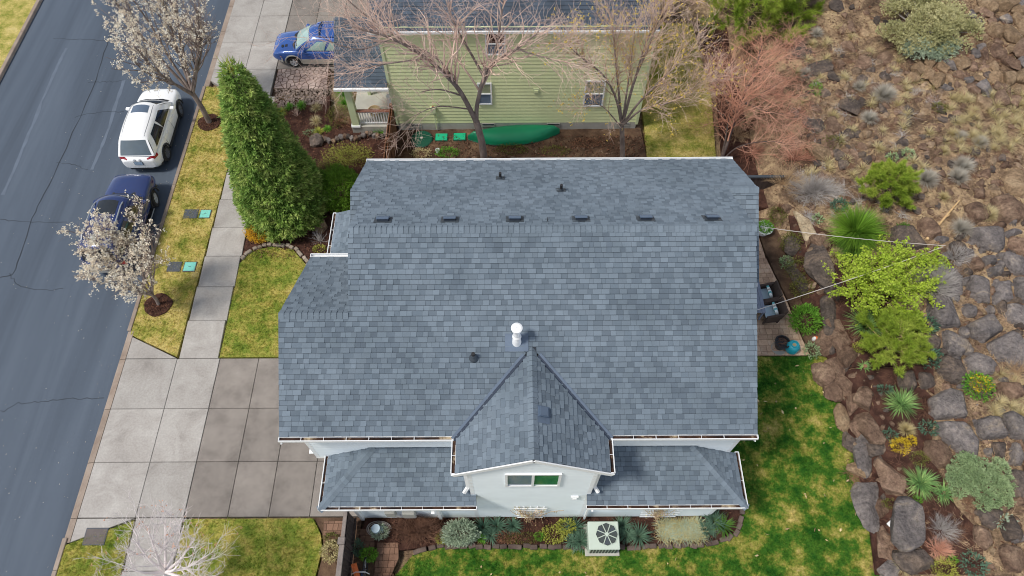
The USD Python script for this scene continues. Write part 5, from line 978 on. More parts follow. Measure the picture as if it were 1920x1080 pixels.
        if S.get('cladding'): obj('sill_cladding', W(hull([(ax[0] + wr + .1, sgn * (w * .9), 0.2), (ax[1] - wr - .1, sgn * (w * .9), 0.2), (ax[0] + wr + .1, sgn * (w * 1.012), 0.24), (ax[1] - wr - .1, sgn * (w * 1.012), 0.24), (ax[0] + wr + .1, sgn * (w * 1.012), S['cladding'][1]), (ax[1] - wr - .1, sgn * (w * 1.012), S['cladding'][1]), (ax[0] + wr + .1, sgn * w * .9, S['cladding'][1] + .01), (ax[1] - wr - .1, sgn * w * .9, S['cladding'][1] + .01)])), S['cladding'][0], t)
        if S.get('step'): obj('side_step', W(rbx(ax[0] + wr + .12, ax[1] - wr - .12, sgn * (w - .05) - 0.1, sgn * (w - .05) + 0.1, 0.3, 0.36, 0.02)), 'black_trim', t); obj('step_strip', W(rbx(ax[0] + wr + .14, ax[1] - wr - .14, sgn * (w + .05) - 0.02, sgn * (w + .05) + 0.02, 0.34, 0.375, 0.01)), 'steel', t)
        hl = S['headlight']; obj('headlight', W(hull([(x_ * 1.0, sgn * y_, z_) for x_, y_, z_ in hl])), 'lamp_clear', t)
        if 'amber' in S: obj('side_lamp', W(hull([(x_, sgn * y_, z_) for x_, y_, z_ in S['amber']])), 'lamp_amber', t)
        obj('taillight', W(hull([(x_, sgn * y_, z_) for x_, y_, z_ in S['tail']])), 'lamp_red', t)
    obj('front_bumper', W(S['fbump']), S.get('bump_mat', 'black_trim'), t); obj('rear_bumper', W(S['rbump']), S.get('bump_mat', 'black_trim'), t)
    if 'cowl' in S: obj('cowl', W(S['cowl']), 'black_trim', t)
    if 'scoop' in S:
        for m in S['scoop']: obj('bonnet_scoop', W(m), 'black_trim', t)
    pl = obj('license_plate', W(bx(-L / 2 - 0.022, -L / 2 + 0.03, -0.17, 0.17, S['plate'] - 0.08, S['plate'] + 0.08)), 'plate', t); obj('plate_frame', W(bx(-L / 2 - 0.012, -L / 2 + 0.02, -0.19, 0.19, S['plate'] - 0.1, S['plate'] + 0.1)), 'lead_grey', pl)
    if 'badge' in S:
        for yy in S['badge']: obj('badge', W(rbx(-L / 2 - 0.03, -L / 2 + 0.1, yy - 0.05, yy + 0.05, S['plate'] + 0.16, S['plate'] + 0.19, 0.008)), 'steel', t)
    if 'wiper' in S:
        for yy in (-0.35, 0.15): obj('wiper', W(bar(surf('front', 0.5 + yy * 0.4, 0.06, 0.02), surf('front', 0.5 + yy * 0.4 + 0.3, 0.12, 0.025), 0.025, 0.02)), 'black_trim', t)
    return t
xs = [0, .02, .07, .16, .3, .5, .64, .72, .82, .92, .975, 1]
suv = dict(L=4.55, w=1.84, wb=2.7, ax=(-1.4, 1.3), wr=0.355, xs=xs, zb=[.42, .34, .27, .25, .24, .24, .24, .24, .25, .27, .33, .42], zs=[.80, .88, .96, .99, .99, .98, .97, .96, .93, .87, .78, .62], zc=[.84, .95, 1.03, 1.05, 1.05, 1.05, 1.06, 1.09, 1.06, .98, .85, .66],
    ww=[.70, .82, .92, .985, 1, 1, 1, 1, .985, .93, .82, .66], paint='car_white', cab0=(-2.12, 1.12, .83, 1.0), cab1=(-1.62, .30, .60, 1.60), crown=.075, side=[(.13, .495), (.5, .87)], sunroof=(.68, .9, .2, .8), seams=(.1, .9), handles=(-.55, .45), doors=(-.95, .03, .98), mirror='car_white', rim='alloy_dark', spokes=10,
    arch='black_trim', cladding=('black_trim', .33), headlight=[(2.05, .55, .70), (2.18, .5, .7), (1.72, .86, .80), (1.80, .87, .73), (2.08, .58, .78)], tail=[(-2.2, .42, .93), (-2.24, .45, .88), (-1.93, .85, 1.02), (-1.98, .88, .90), (-2.12, .74, 1.0), (-2.16, .74, .86)],
    fbump=hull([(2.26, y, z) for y in (-.5, .5) for z in (.26, .42)] + [(1.95, y, z) for y in (-.83, .83) for z in (.26, .4)]), rbump=hull([(-2.255, y, z) for y in (-.5, .5) for z in (.3, .46)] + [(-1.95, y, z) for y in (-.86, .86) for z in (.28, .42)]), plate=.72, badge=(-.12, .12), steer=0.14, wiper=1, rw0=.06, mir=.5, rglass='sky_reflect_glass',
    cowl=hull([(1.14, y, 1.045) for y in (-.62, .62)] + [(1.26, y, 1.075) for y in (-.4, .4)] + [(1.2, y, 1.04) for y in (-.7, .7)] + [(1.1, y, 1.1) for y in (-.4, .4)]))
def ground_heading(pr, pf, z=0.36):
    a, b = at(*pr, z), at(*pf, z); return math.atan2(b[1] - a[1], b[0] - a[0]), (a + b) / 2
h, c = ground_heading((311, 283), (335, 200)); h = math.radians(91.2); left = np.array([-math.sin(h), math.cos(h), 0])
WH = np.array([c[0], c[1], -0.106]) + left * 0.86
car('white_car', 'white compact SUV with a sunroof parked along the kerb', WH, h, suv)
nav = dict(L=4.70, w=1.85, wb=2.75, ax=(-1.36, 1.42), wr=0.375, xs=xs, zb=[.5, .46, .42, .40, .38, .38, .38, .38, .40, .42, .46, .52], zs=[.86, .96, 1.04, 1.07, 1.07, 1.07, 1.06, 1.06, 1.04, 1.01, .94, .80], zc=[.9, 1.02, 1.10, 1.11, 1.12, 1.12, 1.13, 1.15, 1.15, 1.12, 1.02, .84],
    ww=[.84, .92, .97, .99, 1, 1, 1, 1, .98, .94, .88, .76], paint='car_navy', cab0=(-2.22, .98, .83, 1.06), cab1=(-1.95, .33, .67, 1.74), crown=.045, side=[(.04, .27), (.29, .57), (.59, .87)], sunroof=(.62, .9, .2, .8), rails='steel', handles=(-.5, .5), doors=(-.85, .05, .95), mirror='car_navy', rim='alloy', spokes=6,
    arch='black_trim', step=1, headlight=[(2.16, .55, .82), (2.24, .5, .8), (2.02, .84, .86), (2.0, .86, .78), (2.12, .6, .94)], amber=[(2.1, .8, .8), (1.9, .92, .82), (1.92, .92, .9), (2.06, .82, .92)], tail=[(-2.33, .7, 1.05), (-2.34, .7, .75), (-2.18, .9, 1.05), (-2.2, .91, .75)],
    fbump=hull([(2.37, y, z) for y in (-.55, .55) for z in (.42, .62)] + [(2.0, y, z) for y in (-.9, .9) for z in (.44, .6)]), rbump=hull([(-2.38, y, z) for y in (-.6, .6) for z in (.45, .66)] + [(-2.0, y, z) for y in (-.92, .92) for z in (.45, .62)]), plate=.85, bump_mat='car_silver', steer=0.25, wiper=1, mir=.35,
    cowl=hull([(1.0, y, 1.10) for y in (-.7, .7)] + [(1.16, y, 1.14) for y in (-.45, .45)] + [(1.06, y, 1.1) for y in (-.74, .74)] + [(1.0, y, 1.15) for y in (-.4, .4)]))
hn = math.radians(90.0); fw = at(289, 372, 0.28); ln = np.array([-math.sin(hn), math.cos(hn), 0]); fwd = np.array([math.cos(hn), math.sin(hn), 0])
car('navy_car', 'navy blue SUV with silver roof rails under blossoming branches', np.array([fw[0], fw[1], -0.106]) + ln * 0.85 - fwd * 1.42, hn, nav)
sub = dict(L=4.6, w=1.72, wb=2.62, ax=(-1.33, 1.29), wr=0.32, xs=xs, zb=[.42, .36, .3, .28, .27, .27, .27, .27, .28, .3, .34, .42], zs=[.78, .86, .9, .92, .92, .92, .91, .90, .87, .82, .74, .6], zc=[.82, .9, .95, .96, .96, .96, .97, 1.0, .98, .91, .82, .66],
    ww=[.82, .9, .96, .99, 1, 1, 1, 1, .98, .92, .84, .7], paint='car_blue', cab0=(-2.15, 1.08, .79, .92), cab1=(-1.75, .22, .60, 1.45), crown=.05, side=[(.05, .26), (.28, .55), (.57, .85)], rails='car_blue', crossbars=(.78,), handles=(-.5, .5), doors=(-.8, .08, .95), mirror='car_blue', rim='alloy', spokes=5, arch='car_silver', cladding=('car_silver', .52),
    glass='window_green_pale', sglass='window_green_pale', headlight=[(2.05, .5, .66), (2.2, .46, .68), (1.95, .78, .72), (1.92, .8, .64), (2.08, .55, .76)], amber=[(1.98, .72, .62), (1.8, .85, .63), (1.82, .85, .7), (1.95, .75, .7)], tail=[(-2.28, .6, .95), (-2.28, .6, .75), (-2.1, .82, .95), (-2.12, .83, .75)],
    fbump=hull([(2.3, y, z) for y in (-.5, .5) for z in (.3, .56)] + [(1.8, y, z) for y in (-.84, .84) for z in (.3, .56)]), rbump=hull([(-2.3, y, z) for y in (-.5, .5) for z in (.32, .56)] + [(-1.9, y, z) for y in (-.84, .84) for z in (.32, .56)]), plate=.7, bump_mat='car_silver', wiper=1, mir=.4,
    cowl=hull([(1.1, y, .965) for y in (-.66, .66)] + [(1.26, y, .99) for y in (-.4, .4)] + [(1.1, y, 1.0) for y in (-.4, .4)]), scoop=[rbx(1.5, 1.62, .3, .46, .955, .975, .005), rbx(1.68, 1.8, .32, .48, .945, .965, .005)])
plain('window_green_pale', lin(150, 176, 172), 0.08, spec=0.8, vary=0.2, big=1.5)
fw = at(552, 116, 0.3); hs = math.radians(180); ls = np.array([-math.sin(hs), math.cos(hs), 0]); fs_ = np.array([math.cos(hs), math.sin(hs), 0])
car('blue_wagon', 'bright blue wagon with silver sills nosing out from under the porch roof', np.array([fw[0], fw[1], 0.0]) - ls * 0.78 - fs_ * 1.29, hs, sub)

# ================================================================== SMALL OBJECTS
def lid(label, px, w, l, mat, z=0.02, ang=0.0):
    p = at(*px, 0); t = thing('utility_box', label, 'utility box', (p[0], p[1], 0)); obj('rim', mv(rot(rbx(-w / 2 - .03, w / 2 + .03, -l / 2 - .03, l / 2 + .03, -.1, z - .006, .008), ang), p), 'lid_dark', t)
    lo = obj('lid', mv(rot(rbx(-w / 2, w / 2, -l / 2, l / 2, -.05, z, .008), ang), p), mat, t); obj('key_slot', mv(rot(rbx(-.05, .05, -.012, .012, z - .01, z + .004, .002), ang), p), 'lead_grey', lo)
lid('dark utility lid nearest the navy SUV in the strip grass', (358, 401), .55, .42, 'lid_dark'); lid('turquoise utility lid beside the dark one nearest the navy SUV', (385, 401), .42, .4, 'lid_teal')
lid('dark utility lid by the lower blossoming street tree', (327, 500), .5, .42, 'lid_dark'); lid('turquoise utility lid nearest the lower blossoming street tree', (356, 500), .46, .42, 'lid_teal')
lid('brown grey meter lid beside the driveway wing', (179, 1006), .68, .5, 'lid_brown')
# green lids and canoe by the neighbour's wall
p = at(791, 262); t = thing('tank_lid', 'round dark green tank lid beside the green house wall', 'lid', p); obj('lid', lathe(p, [(.5, -.05), (.5, .06), (.46, .09), (.05, .12), (.0, .12)], 32), 'lid_dark_green', t); obj('knob', lathe(p + [0, 0, .115], [(.06, 0), (.06, .03), (0, .035)], 12), 'foundation', t)
for k in range(16): a = k * math.pi / 8; obj('rib', bar(p + [.1 * math.cos(a), .1 * math.sin(a), .118], p + [.44 * math.cos(a), .44 * math.sin(a), .095], .025, .02), 'lid_dark_green', t)
for px, lb in (((828, 258), 'flat bright green access lid next to the round dark lid'), ((862, 257), 'flat bright green access lid next to the canoe tip')):
    p = at(*px); t = thing('access_lid', lb, 'lid', p); obj('lid', mv(rbx(-.27, .27, -.2, .2, -.05, .07, .015), p), 'lid_green', t); obj('frame', mv(rbx(-.3, .3, -.23, .23, -.08, .03, .01), p), 'lid_dark_green', t)
p = at(821, 286); t = thing('bucket', 'small white bucket in the dirt below the green lids', 'bucket', p); obj('bucket', lathe(p, [(.07, 0), (.1, .2), (.09, .2), (.06, .02)], 14), 'white_paint', t); obj('handle', tube([p + [-.1, 0, .2], p + [0, -.09, .22], p + [.1, 0, .2]], .008, 5), 'steel', t)
cA, cB = at(880, 262), at(1047, 250); cc = (cA + cB) / 2; ca = math.atan2(cB[1] - cA[1], cB[0] - cA[0]); cl = np.linalg.norm(cB - cA) + .1
t = thing('canoe', 'overturned dark green canoe lying along the green house', 'canoe', cc); sec = []
for s in np.linspace(-1, 1, 33):
    wd = .52 * (1 - abs(s) ** 2.4) + .02; ht = .44 + .10 * abs(s) ** 3; th = np.linspace(0, math.pi, 15); sec.append(np.stack([np.full(15, s * cl / 2), wd * np.cos(th) * (1 - .12 * np.sin(th)), .02 + ht * np.sin(th) ** .75 * (1 - .5 * max(abs(s) - .86, 0) / .14) + .10 * abs(s) ** 4 * 0], 1))
S_ = np.array(sec); hullv = loft(S_); obj('hull', mv(rot((hullv.vertices, hullv.faces), ca), cc), 'plastic_green', t, 50)
for sg in (0, -1): P = S_[:, sg] + [0, 0, .015]; obj('gunwale', mv(rot(tube(P, .022, 6), ca), cc), 'lid_dark_green', t)
# AC unit
t = thing('ac_unit', 'pale grey green outdoor air conditioner at the lawn edge', 'air conditioner', (2.9, 4.45, 0)); X0, X1, Y0, Y1, Zt = 2.42, 3.38, 4.02, 4.86, .80
obj('pad', bx(X0 - .08, X1 + .08, Y0 - .08, Y1 + .08, -.1, .05), 'foundation', t); obj('case', rbx(X0, X1, Y0, Y1, .05, .74, .03), 'ac_case', t); obj('top_panel', rbx(X0 - .015, X1 + .015, Y0 - .015, Y1 + .015, .735, Zt, .02), 'ac_case', t)
for k in range(9): x = X0 + .06 + k * .1; obj('louvre', bx(x, x + .06, Y0 - .012, Y0 - .001, .12, .68), 'ac_dark', t)
fc_ = np.array([3.0, 4.47, Zt]); obj('fan_well', lathe(fc_, [(.36, .004), (.0, .004)], 8), 'ac_dark', t); g_ = MB()
for k in range(8): a = k * math.pi / 4 + .39; g_.add(bar(fc_ + [0, 0, .02], fc_ + [(.35) * math.cos(a), .35 * math.sin(a), .02], .024, .012))
for q in (.36,): g_.add(tube([fc_ + [q * math.cos(a), q * math.sin(a), .02] for a in np.linspace(0, 2 * math.pi, 9)], .009, 5))
gr_ = obj('fan_grille', g_.m(), 'ac_case', t); obj('hub', cyl(fc_ + [0, 0, .015], .06, .03, 16), 'ac_case', gr_)
for k in range(3): a = k * 2.094 + .5; obj('fan_blade', hull([fc_ + [r0 * math.cos(a + d), r0 * math.sin(a + d), z_] for r0, d, z_ in ((.06, 0, .006), (.33, -.3, .006), (.33, .35, .012), (.06, .4, .012))] + [fc_ + [.15 * math.cos(a), .15 * math.sin(a), .008]]), 'lead_grey', gr_)
# pots, table and chairs on the patio
p = at(1461, 650); t = thing('black_pot', 'round black pot of dry stems at the patio corner', 'pot', p); obj('pot', lathe(p, [(.0, 0), (.16, 0), (.27, .4), (.29, .42), (.25, .42), (.22, .34), (0, .34)], 24), 'pot_black', t); obj('saucer', lathe(p + [-.05, -.08, 0], [(0, 0.002), (.26, 0.002), (.28, .03), (.26, .03)], 20), 'foundation', t)
r = np.random.default_rng(81); P = p + [0, 0, .33] + np.stack([.2 * r.normal(size=60), .2 * r.normal(size=60), 0 * np.arange(60)], 1) * .6; obj('dry_stems', blades(P, unit(r.normal(size=(60, 3)) * [1, 1, .3] + [0, 0, .4]), .28, .02, r), 'twig_brown', t)
p = at(1482, 656); t = thing('turquoise_pot', 'glossy turquoise jar beside the black pot', 'pot', p); obj('jar', lathe(p, [(0, 0), (.17, 0), (.24, .1), (.25, .34), (.19, .44), (.15, .46), (.15, .52), (.12, .52), (.12, .46), (0, .44)], 28), 'turquoise', t, 40); obj('lining', lathe(p + [0, 0, .45], [(.125, 0), (0, .005)], 18), 'straw', t)
p = at(1431, 436) + [-.05, 0, 0]; t = thing('white_pot', 'white bowl planter at the upper end of the patio', 'pot', p); obj('pot', lathe(p, [(0, 0), (.2, 0), (.34, .34), (.36, .36), (.3, .36), (.25, .28), (0, .28)], 26), 'white_paint', t, 40)
bush('potted_plant', 'bright green plant growing in the white bowl planter', 'plant', p + [0, 0, .25], (.34, .34, .22), 'leaf_bright', (.07, .04), 700, 82)
t = thing('patio_table', 'grey slatted patio table half hidden by the roof edge', 'table', (9.35, 13.1, 0)); 
for k in range(7): obj('slat', bx(8.7 + k * .14, 8.83 + k * .14, 12.55, 13.95, .71, .735), 'table_grey', t)
for x in (8.75, 9.6): obj('apron', bx(x, x + .05, 12.6, 13.9, .64, .71), 'table_grey', t)
for x in (8.78, 9.6):
    for y in (12.62, 13.82): obj('leg', bx(x, x + .06, y, y + .06, 0, .64), 'table_grey', t)
def chair(label, c, ang, plabel):
    c = np.array([c[0], c[1], 0.]); T = lambda m: mv(rot(m, ang), c); t = thing('patio_chair', label, 'chair', c); obj('seat', T(rbx(-.3, .28, -.3, .3, .28, .38, .02)), 'wicker', t); obj('backrest', T(hull([(x, y, z) for y in (-.33, .33) for x, z in ((.24, .3), (.33, .3), (.36, .9), (.43, .88))])), 'wicker', t)
    for s in (-1, 1):
        obj('armrest', T(hull([(x, s * y, z) for y in (.29, .37) for x, z in ((-.32, .58), (.34, .66), (-.32, .62), (.34, .72))])), 'wicker', t); obj('side_panel', T(bx(-.3, .3, s * .31 - .02, s * .31 + .02, .1, .58)), 'wicker', t)
        for x in (-.29, .26): obj('leg', T(bx(x - .03, x + .03, s * .3 - .03, s * .3 + .03, 0, .3)), 'wicker', t)
    obj('cushion', T(rbx(-.29, .23, -.27, .27, .382, .47, .03)), 'cushion', t)
    pw = thing('pillow', plabel, 'pillow', c + [0, 0, .47]); tilt = lambda m: T(mv(rot(m, -.45, axis='y'), (.1, 0, .60)))
    for k, (m_, y0, y1) in enumerate((('pillow_white', -.22, -.12), ('pillow_teal', -.12, -.04), ('pillow_white', -.04, .02), ('pillow_grey', .02, .08), ('pillow_white', .08, .14), ('pillow_teal', .14, .22))):
        obj('stripe', tilt(hull([(x * (1 if abs(y) < .2 else .8), y, z) for y in (y0, y1) for x in (-.05, .05) for z in (-.17, .17)] + [(sx * .085 * (1 - (y / .26) ** 2), y, 0) for y in (y0, y1) for sx in (-1, 1)])), m_, pw)
chair('brown wicker patio chair further from the pots', (9.95, 13.52), 0.12, 'teal and white striped pillow on the chair further from the pots'); chair('brown wicker patio chair nearer the pots', (10.02, 12.78), 0.12, 'teal and white striped pillow on the chair nearer the pots')
# dark wooden fence with its post and capped rail
t = thing('wooden_fence', 'dark board fence with pale cap running out from the white house', 'fence', (-5.27, 3.5, 0)); y = 1.2
while y < 5.1: obj('fence_board', bx(-5.27, -5.245, y, y + .135, .03, 1.72), 'fence_wood', t); y += .15
for z in (.35, 1.5): obj('rail', bx(-5.24, -5.19, 1.2, 5.12, z, z + .09), 'fence_wood', t)
obj('cap_rail', rbx(-5.33, -5.17, 1.0, 4.02, 1.724, 1.77, .01), 'fence_cap', t); obj('cap_rail', rbx(-5.31, -5.19, 4.22, 5.14, 1.724, 1.765, .01), 'fence_cap', t); po = obj('fence_post', bx(-5.31, -5.19, 4.06, 4.18, 0, 1.83), 'fence_wood', t); obj('post_cap', rbx(-5.36, -5.14, 4.01, 4.23, 1.83, 1.90, .02), 'fence_cap', po)
# rust brown fence between the houses
t = thing('brown_fence', 'rust brown slatted fence between the two houses', 'fence', (-5.3, 20.8, 0)); y = 18.6
while y < 22.4: obj('fence_board', bx(-5.36, -5.33, y, y + .13, .05, 1.7 + .1 * math.sin(y)), 'fence_rust', t); obj('fence_board', bx(-5.27, -5.24, y + .07, y + .2, .05, 1.68), 'fence_rust', t); y += .15
for z in (.4, 1.45): obj('rail', bx(-5.325, -5.275, 18.6, 22.45, z, z + .08), 'fence_rust', t)
for y in (20.4, 22.4): obj('fence_post', bx(-5.36, -5.24, y, y + .12, 0, 1.85), 'fence_rust', t)
t = thing('dark_fence', 'low dark fence rail behind the white house corner', 'fence', (11, 19.8, .5)); a, b = at(1400, 331, .9), at(1482, 331, .9); obj('cap_rail', bx(a[0], b[0], a[1] - .06, a[1] + .06, .86, .92), 'lead_grey', t)
for k in range(9): x = a[0] + (b[0] - a[0]) * (k + .05) / 9; obj('fence_board', bx(x, x + .2, a[1] - .015, a[1] + .015, .05, .858), 'fence_wood', t)
# bicycle, orange plank and pale seat behind the fence, cut by the picture's edge
bc = np.array([-4.75, 3.05, 0]); t = thing('bicycle', 'bicycle leaning inside the dark board fence', 'bicycle', bc)
for k, dy in enumerate((-.52, .5)):
    wc = bc + [.0, dy, .34]; wh = obj('wheel', tube([wc + [.05 * math.sin(a) * 0, .33 * math.cos(a), .33 * math.sin(a)] for a in np.linspace(0, 2 * math.pi, 25)], .022, 6), 'black_rubber', t); obj('spokes', MB().add(poly_tubes(np.array([[wc, wc + [0, .32 * math.cos(a), .32 * math.sin(a)]] for a in np.linspace(0, 6.28, 17)]), np.full((17, 2), .003), 3)).m(), 'steel', wh)
obj('frame', MB().add(tube([bc + [0, -.52, .34], bc + [0, -.1, .34], bc + [0, .28, .78], bc + [0, -.25, .8], bc + [0, -.1, .34]], .018, 6)).add(tube([bc + [0, .5, .34], bc + [0, .3, .95]], .016, 6)).add(tube([bc + [0, -.52, .34], bc + [0, -.25, .8]], .012, 6)).m(), 'car_navy', t); obj('handlebar', tube([bc + [-.28, .24, .98], bc + [-.15, .3, 1.0], bc + [.15, .3, 1.0], bc + [.28, .24, .98]], .014, 6), 'steel', t); obj('saddle', hull([bc + [x, y, z] for x, y in ((-.07, -.4), (.07, -.4), (-.02, -.12), (.02, -.12)) for z in (.88, .93)]), 'black_trim', t)
t = thing('orange_plank', 'orange wooden plank leaning on the dark fence', 'plank', (-5.0, 3.3, 0)); obj('plank', bar((-4.72, 2.6, .1), (-5.0, 3.6, .95), .17, .04), 'orange_wood', t); obj('edge_cleat', bar((-4.735, 2.62, .15), (-4.99, 3.55, .93), .03, .07), 'orange_wood', t)
t = thing('plastic_chair', 'pale blue plastic chair cut by the bottom edge of the picture', 'chair', (-4.2, 3.0, 0)); obj('shell', hull([(-4.42, 3.3, .40), (-3.95, 3.3, .40), (-4.35, 2.5, .36), (-4.02, 2.5, .36), (-4.42, 3.3, .45), (-3.95, 3.3, .45), (-4.35, 2.5, .41), (-4.02, 2.5, .41)]), 'cushion', t)
for x in (-4.33, -4.04):
    for y in (2.6, 3.2): obj('leg', bx(x - .02, x + .02, y - .02, y + .02, 0, .37), 'white_paint', t)
t = thing('white_lamp', 'small white solar lamp among the wall stones', 'lamp', onhill(1662, 985)); p = onhill(1662, 985); obj('post', cyl(p, .03, .25, 10), 'lead_grey', t); obj('lamp_head', mv(rot(rbx(-.1, .1, -.07, .07, .25, .3, .01), .6), p), 'white_paint', t)
p = onhill(1528, 637); t = thing('garden_figure', 'little white and orange garden ornament by the patio plants', 'ornament', p); obj('body', lathe(p, [(.0, 0), (.1, .02), (.11, .12), (.06, .2), (0, .24)], 14), 'orange_wood', t); obj('front', lathe(p + [-.07, -.01, 0], [(.0, 0.0), (.07, .02), (.08, .12), (.05, .2), (0, .24)], 12), 'white_paint', t)
# two cords from the house to the slope
def cord(label, a, b, sag): P = np.array([a + (b - a) * s - np.array([0, 0, sag * 4 * s * (1 - s)]) for s in np.linspace(0, 1, 17)]); t = thing('cord', label, 'cord', a); obj('strand', tube(P, .011, 5), 'cord_white', t); obj('hook', cyl(a - [0, 0, .03], .03, .06, 8), 'steel', t)
cord('upper pale cord from the roof corner to the silver bush', np.array([7.6, 15.2, 2.9]) * 0 + at(1427, 425, 2.6), onhill(1760, 474) + [0, 0, .5], .12)
cord('lower pale cord from the patio roof edge over the lime shrub', at(1420, 581, 2.6), onhill(1745, 487) + [0, 0, .9], .10)
# ================================================================== ROCKS
RS = np.random.default_rng(500)
def px_rock(parent, px, w, h, mat, name='stone', lift=0.0, ztall=0.55, flat=0.75, sub=3, facets=9):
    p = onhill(*px); w, h = w * 1.14, h * 1.14; e = onhill(px[0] + w / 2, px[1]); hw = max(np.linalg.norm((e - p)[:2]), .05); f_ = onhill(px[0], px[1] - h / 2); hd = max(np.linalg.norm((f_ - p)[:2]), .05)
    hz_ = ztall * min(hw, hd); m = rock(p + [0, 0, hz_ * .08 + lift], (hw, hd, hz_), RS, 0.3 * RS.normal(), facets + 3, sub, 0.10, flat); return obj(name, m, mat, parent, 24)
wall_ = thing('rock_retaining_wall', 'rough basalt boulder wall along the lawn and patio edge', 'rock wall', (11.8, 8, 0))
B_, G_, D_, T_, Pp = 'basalt_brown', 'basalt_grey', 'basalt_dark', 'rock_tan', 'rock_pale'
for px, w, h, m in [((1512, 430), 30, 62, Pp), ((1530, 502), 54, 92, D_), ((1500, 530), 30, 62, D_), ((1537, 458), 44, 36, B_), ((1550, 592), 38, 74, D_), ((1545, 648), 54, 62, B_), ((1563, 692), 48, 52, B_), ((1538, 706), 42, 42, B_), ((1572, 632), 38, 62, B_), ((1590, 668), 42, 48, B_), ((1484, 466), 34, 40, D_), ((1482, 500), 26, 34, D_), ((1556, 545), 36, 40, D_),
                    ((1582, 722), 48, 48, B_), ((1560, 735), 40, 36, B_), ((1598, 756), 40, 50, B_), ((1617, 752), 46, 52, B_), ((1580, 790), 30, 54, T_), ((1604, 800), 36, 48, B_), ((1630, 805), 54, 66, B_), ((1615, 856), 48, 76, G_), ((1645, 842), 42, 48, D_), ((1650, 872), 30, 50, D_), ((1668, 900), 60, 78, B_), ((1620, 938), 56, 104, G_), ((1648, 955), 40, 48, B_), ((1697, 986), 64, 94, G_), ((1658, 1020), 46, 68, B_), ((1712, 1052), 66, 56, D_), ((1665, 1072), 52, 46, G_), ((1590, 830), 26, 36, D_), ((1600, 882), 24, 40, T_)]:
    px_rock(wall_, px, w, h, m, 'stone', 0.05, 0.8)
out = thing('rock_outcrop', 'grey cracked basalt outcrop on the right slope', 'outcrop', (19, 11, 1.5))
def px_slab(px, w, h, mat, a=0.0, top=0.28):
    c = onhill(*px); e = onhill(px[0] + w / 2, px[1]); f_ = onhill(px[0], px[1] - h / 2); hw, hd = np.linalg.norm((e - c)[:2]), np.linalg.norm((f_ - c)[:2]); k = 11; ang = np.arange(k) * 2 * math.pi / k + .25 * RS.normal(size=k); rr = 0.86 + .18 * RS.random(k); q = np.abs(np.cos(ang)) ** 4 + np.abs(np.sin(ang)) ** 4; rr = rr * q ** -.25 * .98
    hw, hd = hw * 1.22, hd * 1.22; P = np.stack([hw * rr * np.cos(ang), hd * rr * np.sin(ang)], 1); ca, sa = math.cos(a), math.sin(a); P = P @ np.array([[ca, sa], [-sa, ca]]) + c[:2]; g = Polygon(P).buffer(0)
    cell = CELLS.get(px)
    if cell is not None: g = g.intersection(cell)
    if g.geom_type != 'Polygon': return
    m = slab_rock(g, c[2] - .1, c[2] + top * (.5 + .8 * RS.random()), RS, .12, .045, max(.06, min(hw, hd) / 9))
    if m is not None: obj('stone', m, mat, out, 50)
SLABS = [((1834, 540), 54, 84, G_, -.15), ((1880, 545), 46, 74, G_, -.2), ((1916, 548), 36, 74, G_, 0), ((1786, 530), 58, 70, G_, 0), ((1768, 588), 60, 56, G_, 0), ((1843, 612), 60, 52, G_, 0), ((1888, 655), 64, 76, G_, .1), ((1908, 593), 48, 42, G_, 0), ((1787, 650), 58, 52, G_, 0), ((1782, 692), 50, 52, D_, 0), ((1832, 684), 66, 40, G_, 0), ((1862, 452), 74, 56, G_, .2), ((1902, 492), 50, 50, G_, 0), ((1851, 493), 28, 20, G_, 0), ((1862, 510), 28, 20, G_, 0), ((1828, 498), 28, 22, B_, 0), ((1798, 470), 36, 34, D_, 0), ((1700, 574), 62, 44, T_, .3), ((1910, 462), 40, 40, B_, 0), ((1742, 646), 34, 28, D_, 0), ((1815, 585), 26, 22, G_, 0),
                       ((1775, 755), 68, 74, G_, -.3), ((1796, 822), 74, 68, G_, 0), ((1757, 853), 48, 46, B_, 0), ((1862, 806), 58, 46, G_, 0), ((1900, 800), 46, 52, G_, 0), ((1898, 852), 36, 42, G_, 0), ((1878, 846), 34, 36, D_, 0), ((1908, 908), 44, 56, D_, 0), ((1858, 972), 48, 48, D_, .2), ((1898, 1046), 42, 50, B_, 0), ((1892, 992), 32, 48, D_, 0), ((1704, 447), 66, 40, D_, 0), ((1742, 432), 40, 36, B_, 0), ((1885, 395), 64, 46, B_, .2), ((1832, 400), 44, 34, B_, 0), ((1905, 345), 50, 44, T_, 0), ((1700, 715), 40, 34, D_, 0), ((1735, 716), 36, 30, D_, 0), ((1890, 735), 40, 30, B_, 0), ((1838, 1010), 34, 44, B_, 0), ((1845, 930), 36, 30, B_, 0)]
from shapely import voronoi_polygons, MultiPoint
CELLS = {}; _c2 = [onhill(*q[0])[:2] for q in SLABS]
for g in voronoi_polygons(MultiPoint(_c2), extend_to=sbox(5, -5, 45, 60)).geoms:
    for q, p in zip(SLABS, _c2):
        if g.contains(Point(p)): CELLS[q[0]] = g.buffer(-.025)
for px, w, h, m, a in SLABS: px_slab(px, w, h, m, a)
def fractured(parent, px_poly, n, seed, keep, mats, top, big=()):
    r = np.random.default_rng(seed); reg = Polygon([onhill(*q)[:2] for q in px_poly])
    for g in voronoi_cells(reg, n, seed, .02):
        c = g.centroid
        if r.random() > keep or any(np.hypot(c.x - q[0], c.y - q[1]) < q[2] for q in big): continue
        g = affinity.scale(g, .9 + .1 * r.random(), .9 + .1 * r.random()); z = float(hill(c.x, c.y)); m = slab_rock(g, z - .14, z + top * (.3 + r.random()), r, .05, .06, .11)
        if m is not None: obj('stone', m, mats[int(r.random() * len(mats))], parent, 50)
